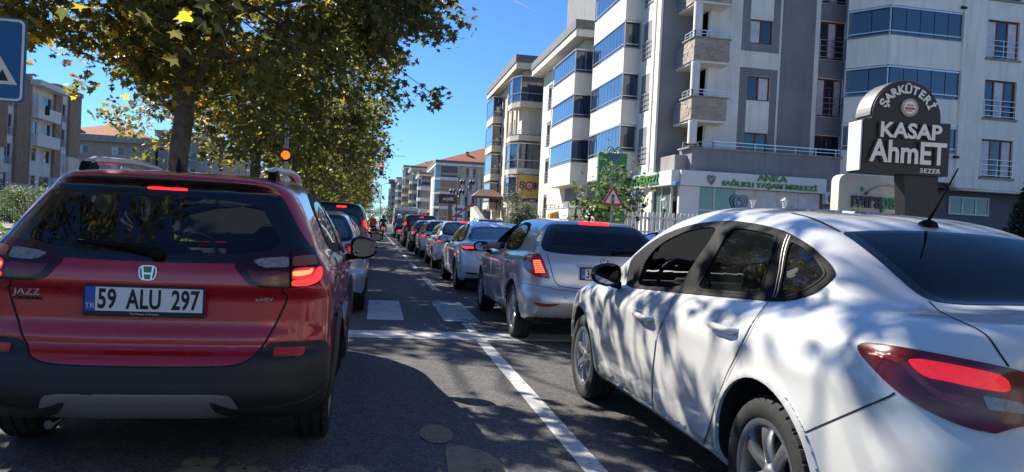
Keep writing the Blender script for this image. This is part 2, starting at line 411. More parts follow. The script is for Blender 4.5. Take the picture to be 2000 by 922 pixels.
class Shell:
    """implicit car body. local axes: x right, y forward from the rear bumper, z up"""
    def __init__(s, **S):
        s.S = S; s.hasG = 'GW' in S
        sg = S.get('sig', 0.05)
        s.TL = tab(S['TL'], S.get('sTL', sg)); s.BL = tab(S['BL'], sg); s.WP = tab(S['WP'], 0.12); s.SEC = tab(S['SEC'], S.get('sSEC', 0.05))
        s.YR = tab(S['YR'], S.get('sYR', 0.025)); s.YF = tab(S['YF'], 0.05)
        if s.hasG:
            s.GW = tab(S['GW'], 0.04); s.GYR = tab(S['GYR'], S.get('sGYR', 0.03)); s.GYF = tab(S['GYF'], 0.05); s.TR = tab(S['TR'], 0.12)
        s.wh = S['wheels']                     # [(y, z, arch radius)]
        s.lo = np.array([-S['W']-0.08, -0.12, 0.08]); s.hi = np.array([S['W']+0.08, S['L']+0.12, S['H']+0.1])
    def f(s, p, arches=True):
        S = s.S
        x = np.abs(p[..., 0]); y = p[..., 1]; z = p[..., 2]; x2 = x*x
        w = s.WP(y)+s.SEC(z)
        fl = S.get('flare', 0.012)
        for (yw, zw, ra) in s.wh:
            d = np.hypot(y-yw, z-zw)
            w = w+fl*np.clip(1-np.abs(d-ra)/0.10, 0, 1)**1.5
        for (z0, sig, amp) in S.get('crease', []):
            w = w+amp*np.exp(-((z-z0)/sig)**2)
        a = x-w
        b = s.YR(z)+S.get('cR', 0.10)*x2+S.get('cR4', 0.05)*x2*x2-y
        c = y-s.YF(z)+S.get('cF', 0.35)*x2
        t = z-s.TL(y)+S.get('ct', 0.08)*x2
        u = s.BL(y)-z
        k = S.get('kc', 0.16)
        lo = smax(smax(smax(a, b, k), c, 0.25), smax(t, u, 0.02), S.get('kt', 0.10))
        if s.hasG:
            a2 = x-s.GW(z)-S.get('gplan', 0.0)*0
            a2 = a2+S.get('gtap', 0.02)*np.clip(y-S.get('gmid', 2.2), 0, 9)**2+S.get('gtapr', 0.02)*np.clip(S.get('gmid', 2.2)-y, 0, 9)**2
            b2 = (s.GYR(z)+S.get('cGR', 0.10)*x2-y)*S.get('nGR', 0.8)
            c2 = (y-s.GYF(z)+S.get('cGF', 0.30)*x2)*0.5
            t2 = z-s.TR(y)+S.get('cr', 0.06)*x2
            kg = S.get('kg', 0.09)
            g = smax(smax(a2, smax(b2, c2, 0.02), kg), t2, S.get('kroof', 0.14))
            g = np.maximum(g, 0.75-z)
            lo = smin(lo, g, S.get('kgl', 0.05))
        if arches:
            for (yw, zw, ra) in s.wh:
                d = np.hypot(y-yw, z-zw)-ra
                d = np.maximum(d, S.get('well', 0.56)-x)
                lo = np.maximum(lo, -d)
        return lo
    def grad(s, p, e=0.004, arches=False):
        g = np.empty_like(p)
        for k in range(3):
            d = np.zeros(3); d[k] = e
            g[..., k] = s.f(p+d, arches)-s.f(p-d, arches)
        n = np.linalg.norm(g, axis=-1, keepdims=True)
        return g/np.maximum(n, 1e-9)
    def hit(s, O, D, tmax, t0=0.0, step=0.02):
        """first crossing from outside; returns points and a validity mask"""
        N = len(O); t = np.full(N, np.nan); prev = s.f(O+D*t0, False); tp = t0
        while tp < tmax:
            tn = tp+step; cur = s.f(O+D*tn, False)
            m = np.isnan(t) & (prev > 0) & (cur <= 0)
            if m.any(): t[m] = tp+step*prev[m]/(prev[m]-cur[m])
            prev = cur; tp = tn
            if not np.isnan(t).any(): break
        ok = ~np.isnan(t); tt = np.where(ok, t, 0)
        for _ in range(3):
            p = O+D*tt[:, None]; v = s.f(p, False); v2 = s.f(p+D*0.003, False); dv = (v2-v)/0.003
            st = np.where(np.abs(dv) > 0.05, v/np.where(np.abs(dv) > 0.05, dv, 1), 0); tt = tt-np.clip(st, -0.02, 0.02)
        return O+D*tt[:, None], ok

def surfnet(sh, h, off=0.0, lo=None, hi=None):
    lo = sh.lo if lo is None else np.array(lo); hi = sh.hi if hi is None else np.array(hi)
    n = np.ceil((hi-lo)/h).astype(int)+1
    ax = [lo[i]+h*np.arange(n[i]) for i in range(3)]
    V = np.empty(n, np.float32)
    Y, Z = np.meshgrid(ax[1], ax[2], indexing='ij')
    half = abs(lo[0]+hi[0]) < 1e-6
    for i in range(n[0]):
        j = n[0]-1-i
        P = np.stack([np.full_like(Y, ax[0][i]), Y, Z], -1)
        V[i] = sh.f(P)+off
    S_ = V < 0
    cn = n-1
    acc = np.zeros((*cn, 3), np.float32); cnt = np.zeros(cn, np.float32)
    for a in range(3):
        s0 = [slice(None)]*3; s1 = [slice(None)]*3; s0[a] = slice(0, -1); s1[a] = slice(1, None)
        A, B = V[tuple(s0)], V[tuple(s1)]; cr = (S_[tuple(s0)] != S_[tuple(s1)])
        T = np.where(cr, A/np.where(cr, A-B, 1), 0)
        o1, o2 = [k for k in range(3) if k != a]
        for d1 in (0, 1):
            for d2 in (0, 1):
                sl = [slice(None)]*3
                sl[o1] = slice(d1, d1+cn[o1]); sl[o2] = slice(d2, d2+cn[o2])
                c = cr[tuple(sl)].astype(np.float32); t = T[tuple(sl)]
                acc[..., a] += c*t; acc[..., o1] += c*d1; acc[..., o2] += c*d2; cnt += c
    act = cnt > 0; idx = np.full(cn, -1, np.int64); idx[act] = np.arange(act.sum())
    ijk = np.argwhere(act)
    verts = (ijk+acc[act]/cnt[act][:, None])*h+lo
    quads = []
    for a in range(3):
        o1, o2 = (a+1) % 3, (a+2) % 3
        s0 = [slice(None)]*3; s1 = [slice(None)]*3; s0[a] = slice(0, -1); s1[a] = slice(1, None)
        cr = (S_[tuple(s0)] != S_[tuple(s1)]); fl = S_[tuple(s0)]
        E_ = np.argwhere(cr)
        m = (E_[:, o1] > 0) & (E_[:, o2] > 0) & (E_[:, o1] < cn[o1]) & (E_[:, o2] < cn[o2])
        E_ = E_[m]; ff = fl[tuple(E_.T)]
        q = []
        for d1, d2 in ((1, 1), (0, 1), (0, 0), (1, 0)):
            k = E_.copy(); k[:, o1] -= d1; k[:, o2] -= d2; q.append(idx[tuple(k.T)])
        q = np.stack(q, 1); q[~ff] = q[~ff][:, ::-1]; quads.append(q)
    quads = np.vstack(quads)
    v = verts.astype(np.float64)
    for _ in range(3):
        g = np.empty_like(v); e = 0.003
        for k in range(3):
            d = np.zeros(3); d[k] = e
            g[:, k] = (sh.f(v+d)-sh.f(v-d))/(2*e)
        val = sh.f(v)+off; n2 = (g*g).sum(1)
        st = g*(val/np.maximum(n2, 0.05))[:, None]; ln = np.linalg.norm(st, axis=1, keepdims=True)
        v -= st*np.minimum(1, 0.4*h/np.maximum(ln, 1e-9))
    return v, quads

def inpoly(P, poly):
    P = np.asarray(P); x, y = P[:, 0], P[:, 1]; r = np.zeros(len(P), bool); n = len(poly)
    for i in range(n):
        x0, y0 = poly[i]; x1, y1 = poly[(i+1) % n]
        if y0 == y1: continue
        c = ((y0 > y) != (y1 > y)) & (x < (x1-x0)*(y-y0)/(y1-y0)+x0); r ^= c
    return r
def inset(poly, d):
    """move a closed polygon's outline inwards by d (simple mitre)"""
    P = np.array(poly, float); n = len(P)
    ar = np.sum(P[:, 0]*np.roll(P[:, 1], -1)-np.roll(P[:, 0], -1)*P[:, 1])
    sg = 1 if ar > 0 else -1
    e = np.roll(P, -1, 0)-P; L_ = np.linalg.norm(e, axis=1, keepdims=True); L_[L_ < 1e-9] = 1e-9
    nr = np.stack([-e[:, 1], e[:, 0]], 1)/L_*sg
    n0 = np.roll(nr, 1, 0); b = nr+n0; bl = np.linalg.norm(b, axis=1, keepdims=True); b = b/np.maximum(bl, 1e-6)
    c = np.clip((b*nr).sum(1, keepdims=True), 0.45, 1)
    return P+b*d/c
def dens(poly, h, closed=True):
    P = np.array(poly, float); out = []
    n = len(P)
    for i in range(n if closed else n-1):
        a, b = P[i], P[(i+1) % n]; k = max(1, int(math.ceil(np.linalg.norm(b-a)/h)))
        for j in range(k): out.append(a+(b-a)*j/k)
    if not closed: out.append(P[-1])
    return np.array(out)
def fill2d(poly, h, holes=()):
    loops = [dens(poly, h)]+[dens(q, h) for q in holes]
    pts, edges = [], []
    for Lp in loops:
        n0 = len(pts); pts += [tuple(p) for p in Lp]
        edges += [(n0+i, n0+(i+1) % len(Lp)) for i in range(len(Lp))]
    B = loops[0]; lo, hi = B.min(0), B.max(0)
    gx, gy = np.meshgrid(np.arange(lo[0]+h*0.5, hi[0], h), np.arange(lo[1]+h*0.5, hi[1], h)); G = np.stack([gx.ravel(), gy.ravel()], 1)
    if len(G):
        m = inpoly(G, B)
        for q in loops[1:]: m &= ~inpoly(G, q)
        G = G[m]
        if len(G):
            A = np.vstack(loops); dmin = np.full(len(G), 9e9)
            for a in A: dmin = np.minimum(dmin, (G[:, 0]-a[0])**2+(G[:, 1]-a[1])**2)
            G = G[dmin > (0.45*h)**2]
        pts += [tuple(p) for p in G]
    vo, eo, fo, *_ = delaunay_2d_cdt([Vector(p) for p in pts], edges, [], 0, 1e-7)
    vo = np.array([tuple(p) for p in vo]); fo = np.array([tuple(q) for q in fo if len(q) == 3], int).reshape(-1, 3)
    c = vo[fo].mean(1); m = inpoly(c, B)
    for q in loops[1:]: m &= ~inpoly(c, q)
    fo = fo[m]
    # orientation counter-clockwise
    a, b, c = vo[fo[:, 0]], vo[fo[:, 1]], vo[fo[:, 2]]
    cr = (b[:, 0]-a[:, 0])*(c[:, 1]-a[:, 1])-(b[:, 1]-a[:, 1])*(c[:, 0]-a[:, 0])
    fo[cr < 0] = fo[cr < 0][:, ::-1]
    return vo, fo

class Car:
    def __init__(s, name, label, cat, shell, loc, rz=0.0, group=None):
        s.root = thing(name, label, cat, (loc[0], loc[1], loc[2] if len(loc) > 2 else 0.0), rz, group); s.sh = shell; s.loc = np.array([loc[0], loc[1], loc[2] if len(loc) > 2 else 0.0]); s.rz = rz
        c, sn = math.cos(rz), math.sin(rz); s.R = np.array([[c, -sn, 0], [sn, c, 0], [0, 0, 1.0]])
        s.holes = []
    def to_local(s, p): return (np.asarray(p)-s.loc)@s.R
    def rays(s, mode, uv):
        S = s.sh.S; uv = np.asarray(uv, float); N = len(uv); O = np.zeros((N, 3)); D = np.zeros((N, 3)); t1 = 3.0; t0 = 0.0
        if mode == 'L': O[:, 0] = -1.6; O[:, 1:] = uv; D[:, 0] = 1; t1 = 1.6
        elif mode == 'R': O[:, 0] = 1.6; O[:, 1:] = uv; D[:, 0] = -1; t1 = 1.6
        elif mode == 'B': O[:, 1] = -0.5; O[:, 0] = uv[:, 0]; O[:, 2] = uv[:, 1]; D[:, 1] = 1
        elif mode == 'F': O[:, 1] = S['L']+0.5; O[:, 0] = uv[:, 0]; O[:, 2] = uv[:, 1]; D[:, 1] = -1
        elif mode == 'T': O[:, :2] = uv; O[:, 2] = 2.6; D[:, 2] = -1
        elif mode == 'W':                                    # wrap: s along the rear and round onto the right side
            r = 0.5; W = S['W']; sg = np.sign(uv[:, 0]); q = np.abs(uv[:, 0]); a0 = W-r; arc = r*math.pi/2
            th = np.clip((q-a0)/r, 0, math.pi/2); bx = np.minimum(q, a0); by = np.maximum(q-a0-arc, 0)
            dx, dy = np.sin(th), -np.cos(th)
            O[:, 0] = sg*(bx+dx*(r+0.4)); O[:, 1] = r+by+dy*(r+0.4); O[:, 2] = uv[:, 1]
            D[:, 0] = -sg*dx; D[:, 1] = -dy; t1 = 1.2
        elif mode == 'P':
            d = np.stack([(_f*F_PX+_r*(p[0]-1000.0)-_u*(p[1]-461.0)) for p in uv]); d /= np.linalg.norm(d, axis=1, keepdims=True)
            D = d@s.R; O[:] = s.to_local(CAM); t1 = 22.0; t0 = 0.4
            dist = np.linalg.norm(s.to_local(CAM)-np.array([0, S['L']/2, 0.6])); t0 = max(0.3, dist-3.0); t1 = dist+3.5
        return O, D, t0, t1
    def pts(s, mode, uv, off=0.0):
        O, D, t0, t1 = s.rays(mode, uv)
        p, ok = s.sh.hit(O, D, t1, t0)
        if not ok.all() and ok.any():                       # rays that slip past the body take the nearest hit's depth
            bad = np.where(~ok)[0]; good = np.where(ok)[0]; uv = np.asarray(uv, float)
            for b in bad:
                g = good[np.argmin(((uv[good]-uv[b])**2).sum(1))]; p[b] = p[g]
        n = s.sh.grad(p)
        return p+n*off, n
    def patch(s, name, mode, poly, m, off=0.004, h=0.03, parent=None, rim=0.012, holes=(), smooth=2, q=0.22, mirror=False, both=False):
        """a panel, pane or lens lying on the body"""
        P = chaikin(poly, smooth, q) if smooth else np.array(poly, float)
        H_ = [chaikin(k, smooth, q) if smooth else np.array(k, float) for k in holes]
        uv, tri = fill2d(P, h, H_)
        p, n = s.pts(mode, uv, off)
        # face the outside
        fn = np.cross(p[tri[:, 1]]-p[tri[:, 0]], p[tri[:, 2]]-p[tri[:, 0]])
        fl = (fn*n[tri].mean(1)).sum(1) < 0; tri[fl] = tri[fl][:, ::-1]
        v, f_, nn = p, [tuple(t) for t in tri], n
        if rim > 0:
            ec = {}
            for t in tri:
                for a, b in ((t[0], t[1]), (t[1], t[2]), (t[2], t[0])): ec[(a, b)] = ec.get((a, b), 0)+1
            bd = [(a, b) for (a, b) in ec if (b, a) not in ec]
            k0 = len(v); ids = {}
            ex, exn = [], []
            for a, b in bd:
                for w in (a, b):
                    if w not in ids: ids[w] = k0+len(ex); ex.append(p[w]-n[w]*(rim+off)); exn.append(n[w])
            f_ += [(b, a, ids[a], ids[b]) for a, b in bd]
            if ex: v = np.vstack([p, ex]); nn = np.vstack([n, exn])
        res = []
        for mir in ([False, True] if both else [mirror]):
            vv, ff, n2 = v, f_, nn
            if mir:
                vv = v*np.array([-1, 1, 1]); n2 = nn*np.array([-1, 1, 1]); ff = [t[::-1] for t in f_]
            res.append(obj(name, vv, ff, m, parent or s.root, normals=n2))
        return res if both else res[0]
    def seam(s, name, mode, line, m, w=0.006, off=0.0015, parent=None, closed=False, both=False, h=0.03, smooth=2):
        P = chaikin(line, smooth, 0.22, closed) if smooth else np.array(line, float)
        P = dens(P, h, closed); p, n = s.pts(mode, P, off)
        if closed: p = np.vstack([p, p[:1]]); n = np.vstack([n, n[:1]])
        t = np.gradient(p, axis=0); t /= np.maximum(np.linalg.norm(t, axis=1, keepdims=True), 1e-9); sd = np.cross(n, t); sd /= np.maximum(np.linalg.norm(sd, axis=1, keepdims=True), 1e-9)
        v = np.vstack([p-sd*w/2, p+sd*w/2]); k = len(p)
        f_ = [(i, i+1, k+i+1, k+i) for i in range(k-1)]
        nn = np.vstack([n, n]); out = [obj(name, v, f_[:], m, parent or s.root, normals=nn)]
        c = np.cross(v[f_[0][1]]-v[f_[0][0]], v[f_[0][2]]-v[f_[0][0]])
        if both:
            out.append(obj(name, v*np.array([-1, 1, 1]), [q_[::-1] for q_ in f_], m, parent or s.root, normals=nn*np.array([-1, 1, 1])))
        return out
    def body(s, paint, h=0.03, interior=None, under=None, well=None):
        v, q = surfnet(s.sh, h)
        n = s.sh.grad(v); c = v[q].mean(1); na = s.sh.grad(c, arches=True); S = s.sh.S
        kill = np.zeros(len(q), bool)
        def holed(c, nr, ins):
            k = np.zeros(len(c), bool)
            for mode, poly in s.holes:
                P = inset(poly, ins)
                if mode in 'LR':
                    sg = -1 if mode == 'L' else 1
                    k |= inpoly(c[:, 1:], P) & (c[:, 0]*sg > 0.3) & (nr[:, 0]*sg > 0.25)
                elif mode == 'T':
                    k |= inpoly(c[:, :2], P) & (nr[:, 2] > 0.2) & (c[:, 2] > 0.8)
                elif mode in 'BF':
                    sg = -1 if mode == 'B' else 1
                    k |= inpoly(c[:, [0, 2]], P) & (nr[:, 1]*sg > 0.15) & ((c[:, 1]-S['L']/2)*sg > 0.2)
            return k
        kill = holed(c, na, -0.014)
        inarch = np.zeros(len(q), bool)
        for yw, zw, ra in s.sh.wh:
            d = np.hypot(c[:, 1]-yw, c[:, 2]-zw)
            inarch |= (d < ra+0.005) & (np.abs(c[:, 0]) > S.get('well', 0.56)-0.05)
            inarch |= (d < ra+0.012) & (np.abs(c[:, 0]) < S['W']-0.012) & (np.abs((n[q].mean(1)*na).sum(1)) < 0.9)
        und = (na[:, 2] < -0.75) & (c[:, 2] < S.get('zund', 0.42)) & ~inarch
        def sub(mask, name, m, nr):
            qq = q[mask]
            if not len(qq): return None
            u, inv = np.unique(qq, return_inverse=True)
            return fobj(name, v[u], inv.reshape(qq.shape), m, s.root, normals=nr[u] if nr is not None else None)
        b = sub(~kill & ~inarch & ~und, 'body', paint, n)
        for yw, zw, ra in s.sh.wh:
            for sg in (-1, 1):
                sub(inarch & ~kill & (np.abs(c[:, 1]-yw) < 0.8) & (c[:, 0]*sg > 0), 'wheel_housing', well or MATS['car_under'], None)
        sub(und & ~kill, 'underbody', under or MATS['car_under'], None)
        if interior is not None:
            v2, q2 = surfnet(s.sh, 0.05, off=0.045, lo=s.sh.lo+np.array([0, 0, 0.2]))
            c2 = v2[q2].mean(1); n2 = s.sh.grad(c2)
            k2 = ~holed(c2, n2, -0.05)
            qq = q2[k2][:, ::-1]; u, inv = np.unique(qq, return_inverse=True)
            fobj('interior_lining', v2[u], inv.reshape(qq.shape), interior, s.root)
        return b

# ------------------------------------------------------------------ wheels
def wheel_meshes(r=0.315, w=0.205, rim=0.205, spokes=7, style=0, hero=False, rimmat=None):
    nseg = 240 if hero else 40
    prof = [(rim+0.012, -w*0.44), (rim+0.03, -w*0.5), (r*0.86, -w*0.52), (r*0.955, -w*0.47), (r*0.985, -w*0.40)]
    gro = []
    for gx in (-0.24, 0.0, 0.24):
        gro += [(r, gx*w*1.3-w*0.03), (r-0.009, gx*w*1.3-w*0.024), (r-0.009, gx*w*1.3+w*0.024), (r, gx*w*1.3+w*0.03)]
    prof = prof+[(r, -w*0.36)]+gro+[(r, w*0.36)]+[(a, -b) for a, b in prof[::-1]]
    V, Fc = [], []; m_ = len(prof)
    for k in range(nseg):
        a = 2*math.pi*k/nseg
        for i, (rr, hh) in enumerate(prof):
            if hero and k % 7 == 0 and (i in (3, 4, 5) or i in (m_-4, m_-5, m_-6)): rr -= 0.008
            V.append((hh, rr*math.cos(a), rr*math.sin(a)))
    for k in range(nseg):
        k2 = (k+1) % nseg
        for i in range(m_-1): Fc.append((k*m_+i, k*m_+i+1, k2*m_+i+1, k2*m_+i))
    tyre = bpy.data.meshes.new('tyre'); tyre.from_pydata(V, [], Fc); tyre.update(); tyre.materials.append(MATS['rubber'])
    tyre.polygons.foreach_set('use_smooth', [True]*len(tyre.polygons)); tyre.set_sharp_from_angle(angle=rad(38))
    # rim: lip + barrel + spokes + cap, outer face towards +x
    b = MB()
    b.lathe([(rim+0.014, w*0.44), (rim+0.016, w*0.47), (rim+0.004, w*0.475), (rim-0.012, w*0.43), (rim-0.016, w*0.30), (rim-0.02, -w*0.4)], 48, axis='x')
    b.lathe([(0.001, w*0.40), (0.03, w*0.40), (0.036, w*0.37), (0.062, w*0.33), (0.068, w*0.2)], 24, axis='x')
    for k in range(spokes):
        a = 2*math.pi*k/spokes; ca, sa = math.cos(a), math.sin(a)
        rs = np.linspace(0.045, rim-0.008, 7)
        rows = []
        for j, rr in enumerate(rs):
            t = j/6.0
            hw = {0: 0.030-0.012*math.sin(t*math.pi)+0.010*t, 1: 0.022+0.024*t, 2: 0.016+0.012*t}[style]
            zx = w*(0.34+0.07*math.sin(t*math.pi*0.9))
            row = []
            for sx, dd in ((-1, -0.018), (-0.72, 0.0), (0, 0.006), (0.72, 0.0), (1, -0.018)):
                yy, zz = rr, sx*hw
                row.append((zx+dd, yy*ca-zz*sa, yy*sa+zz*ca))
            row += [(zx-0.03, rr*ca+hw*sa*-1, rr*sa+hw*ca), (zx-0.03, rr*ca+hw*sa, rr*sa-hw*ca)]
            rows.append(row)
        V2 = [p for row in rows for p in row]; K = 7
        F2 = [(j*K+i, j*K+(i+1) % K, (j+1)*K+(i+1) % K, (j+1)*K+i) for j in range(6) for i in range(K)]
        b.add(V2, F2)
    rm = b.mesh('rim', rimmat or MATS['alloy']); rm.polygons.foreach_set('use_smooth', [True]*len(rm.polygons)); rm.set_sharp_from_angle(angle=rad(50))
    d = MB().lathe([(0.0, w*0.12), (0.13, w*0.12), (0.135, w*0.05), (rim-0.03, w*0.02), (rim-0.03, -w*0.3), (0.0, -w*0.3)], 32, axis='x')
    disc = d.mesh('wheel', MATS['brake'])
    return tyre, rm, disc
def put_wheels(car, track, r, meshes, ys=None):
    tyre, rm, disc = meshes
    for yw in ys or [k[0] for k in car.sh.wh]:
        for sg in (-1, 1):
            o = link('wheel', disc, car.root); o.location = (sg*track, yw, r); o.rotation_euler = (0.37*yw, 0, 0)
            if sg < 0: o.rotation_euler = (0.37*yw+0.5, 0, math.pi)
            link('tyre', tyre, o); link('rim', rm, o)

# ------------------------------------------------------------------ common car materials
def paint(name, col, metal=0.0, rough=0.35, flake=0.0, coat=1.0, dirt=0.0):
    return mat(name, col, rough=rough, metal=metal, coat=coat, spec=0.5, noise=dirt, nscale=1.6, rvar=0.1)
mat('car_under', (0.012, 0.012, 0.013), 0.9)
mat('rubber', (0.016, 0.016, 0.017), 0.78, noise=0.35, nscale=9, bump=0.15, bscale=120)
mat('alloy', (0.42, 0.43, 0.45), 0.32, metal=0.85, noise=0.12, nscale=10)
mat('brake', (0.05, 0.048, 0.046), 0.6, metal=0.4)
mat('car_black', (0.006, 0.006, 0.007), 0.6, spec=0.10, noise=0.2, nscale=4)
mat('car_gloss_black', (0.006, 0.006, 0.007), 0.08, coat=0.6)
mat('cladding', (0.016, 0.017, 0.019), 0.55, noise=0.25, nscale=3, bump=0.06, bscale=300)
mat('gap_shade_and_divider', (0.006, 0.006, 0.006), 0.8)  # near-black ribbons that paint the shade inside panel gaps, plus lamp dividers
mat('chrome', (0.50, 0.51, 0.53), 0.12, metal=1.0)
mat('satin_silver', (0.46, 0.46, 0.47), 0.38, metal=0.6)
mat('cabin', (0.014, 0.014, 0.016), 0.85, noise=0.3, nscale=5)
mat('cabin_grey', (0.055, 0.055, 0.06), 0.85, noise=0.2, nscale=6)
mat('plate_white', (0.72, 0.73, 0.74), 0.35)
mat('plate_blue', (0.02, 0.09, 0.42), 0.35)
mat('plate_ink', (0.006, 0.006, 0.008), 0.5)
mat('plate_frame', (0.01, 0.01, 0.012), 0.4)
mat('white_print', (0.6, 0.6, 0.6), 0.5)
glass('glass_tint', (0.34, 0.37, 0.37), base=0.03, basecol=(0.2, 0.21, 0.22))
glass('glass_dark', (0.10, 0.125, 0.125), base=0.015, basecol=(0.2, 0.21, 0.23))
glass('glass_clear', (0.62, 0.68, 0.66))
mat('glass_far', (0.035, 0.048, 0.06), 0.05, coat=1.0, spec=0.8)
mat('frit', (0.008, 0.008, 0.009), 0.14, coat=0.3)
mat('lens_red', (0.30, 0.008, 0.010), 0.10, coat=0.8, noise=0.5, nscale=20, bump=0.4, bscale=30)
mat('lens_dark_red', (0.16, 0.006, 0.010), 0.12, coat=0.25, noise=0.5, nscale=14)
mat('lens_clear', (0.24, 0.24, 0.25), 0.15, coat=0.3, noise=0.5, nscale=60)
mat('lens_smoke', (0.026, 0.005, 0.006), 0.12, coat=0.25, spec=0.35)
mat('lens_amber', (0.28, 0.07, 0.02), 0.15, coat=0.8)
mat('lamp_on', (0.5, 0.012, 0.01), 0.3, emit=(1.0, 0.018, 0.016), estr=1.5)
mat('lamp_on_soft', (0.42, 0.010, 0.012), 0.2, noise=0.6, nscale=26, bump=0.5, bscale=34, emit=(1.0, 0.015, 0.018), estr=0.30, coat=0.6)
mat('lamp_hot', (0.7, 0.1, 0.05), 0.3, emit=(1.0, 0.10, 0.04), estr=2.6)
mat('mirror_glass', (0.20, 0.21, 0.23), 0.02, metal=1.0)

def plate(parent, loc, txt, rot=(0, 0, 0), w=0.52, hgt=0.112, small=None, scale=1.0, fr=0.012, split=None, strip=''):
    """number plate facing -y"""
    p = MB().cbox((0, 0, 0), (w+2*fr, 0.012, hgt+2*fr+(0.014 if strip else 0)), 0.004).build('number_plate', MATS['plate_frame'], parent)
    p.location = loc; p.rotation_euler = rot
    dz = 0.007 if strip else 0
    MB().cbox((0.022, -0.0075, dz), (w-0.044, 0.004, hgt), 0.0).build('plate_face', MATS['plate_white'], p)
    MB().cbox((-w/2+0.021, -0.0078, dz), (0.042, 0.004, hgt), 0.0).build('country_band', MATS['plate_blue'], p)
    text('country_code', 'TR', 0.036, MATS['white_print'], p, (-w/2+0.021, -0.0102, dz-hgt*0.30), depth=0.0005)
    for t, x in split or [(txt, 0.02)]:
        text('plate_lettering', t, 0.128, MATS['plate_ink'], p, (x, -0.0102, dz-0.003), depth=0.0006, sx=0.63, bold=0.0034, spacing=1.05)
    if strip:
        text('frame_lettering', strip, 0.014, MATS['white_print'], p, (0, -0.0068, -hgt/2-0.006), depth=0.0004)
    return p
# ------------------------------------------------------------------ red crossover hatchback
P_RED = paint('paint_red', (0.42, 0.008, 0.016), metal=0.15, rough=0.25)
P_WHITE = paint('paint_white', (0.66, 0.66, 0.64), rough=0.28, dirt=0.07)
P_SILVER = paint('paint_silver', (0.52, 0.53, 0.55), metal=0.6, rough=0.30)
P_GREY = paint('paint_grey', (0.16, 0.165, 0.175), metal=0.6, rough=0.3)

def box_seat(car, x, y, z0=0.35, w=0.5, m='cabin', head=True, hz=1.02, tilt=0.22):
    b = MB(); b.cbox((0, 0, 0.10), (w, 0.5, 0.16), 0.06)
    o = b.build('seat', MATS[m], car.root); o.location = (x, y, z0)
    k = MB().cbox((0, 0, 0.30), (w, 0.13, 0.62), 0.06).build('backrest', MATS[m], o); k.location = (0, -0.27, 0.12); k.rotation_euler = (tilt, 0, 0)
    if head:
        hh = MB().cbox((0, 0, 0), (0.25, 0.10, 0.19), 0.045).build('headrest', MATS[m], o); hh.location = (0, -0.47, hz-z0)
        hh.rotation_euler = (tilt, 0, 0)
    return o
def steering(car, x, y, z):
    b = MB(); P = [(0.185*math.cos(a), 0, 0.185*math.sin(a)) for a in np.linspace(0, 2*math.pi, 25)]
    b.tube(P, 0.014, 8, cap=False); b.cbox((0, 0.01, 0), (0.14, 0.05, 0.12), 0.03); b.bar((-0.18, 0, 0), (0.18, 0, 0), 0.03)
    o = b.build('steering_wheel', MATS['cabin_grey'], car.root, smooth=True); o.location = (x, y, z); o.rotation_euler = (-0.45, 0, 0)
def dashboard(car, y, z, w):
    b = MB().prism([(-0.25, z-0.30), (-0.22, z-0.06), (-0.12, z), (0.35, z-0.02), (0.35, z-0.35)], (2*w, 0, 0), o=(-w, y, 0), u=(0, 1, 0))
    b.build('dashboard', MATS['cabin'], car.root)
def mirror_pair(car, x, y, z, shellmat, w=0.24, hgt=0.15, d=0.13, sides=(-1, 1), arm=0.10, foot=None):
    """door mirrors: rounded housing tapering forward, glass set into its rear face"""
    for sg in sides:
        n, rows = 20, []
        ts = [0.0, 0.04, 0.35, 0.7, 0.92, 1.0]; sc = [0.93, 1.0, 0.97, 0.82, 0.5, 0.02]
        V, Fc = [], []
        for t, c in zip(ts, sc):
            for k in range(n):
                a = 2*math.pi*k/n; e = 0.62
                cx = math.copysign(abs(math.cos(a))**e, math.cos(a))*w/2*c; cz = math.copysign(abs(math.sin(a))**e, math.sin(a))*hgt/2*c
                if cx*1.0 > 0: cz *= 1-0.28*(cx/(w/2))
                V.append((sg*(cx), t*d, cz+0.01*t))
        for j in range(len(ts)-1):
            for k in range(n):
                k2 = (k+1) % n; q = (j*n+k, j*n+k2, (j+1)*n+k2, (j+1)*n+k); Fc.append(q if sg > 0 else q[::-1])
        Fc.append(tuple(range(n)) if sg < 0 else tuple(range(n))[::-1])
        mir = obj('mirror', V, Fc, shellmat, car.root); auto_smooth(mir, 50); mir.location = (sg*x, y, z)
        G = [(p[0]*0.86, -0.004, p[2]*0.84) for p in V[:n]]
        g = obj('mirror_glass', [*G, *[(p[0], 0.0, p[2]) for p in G]], [tuple(range(n)) if sg < 0 else tuple(range(n))[::-1]]+[(i, (i+1) % n, n+(i+1) % n, n+i) for i in range(n)], MATS['mirror_glass'], mir)
        st = MB().prism([(-w*0.42, -hgt*0.28), (-w*0.1, -hgt*0.46), (-w*0.42-arm, -hgt*0.66), (-w*0.42-arm, -hgt*0.3)], (0, 0.06, 0), o=(0, 0.03, 0), u=(sg, 0, 0)).build('mirror_arm', MATS['car_black'], mir)

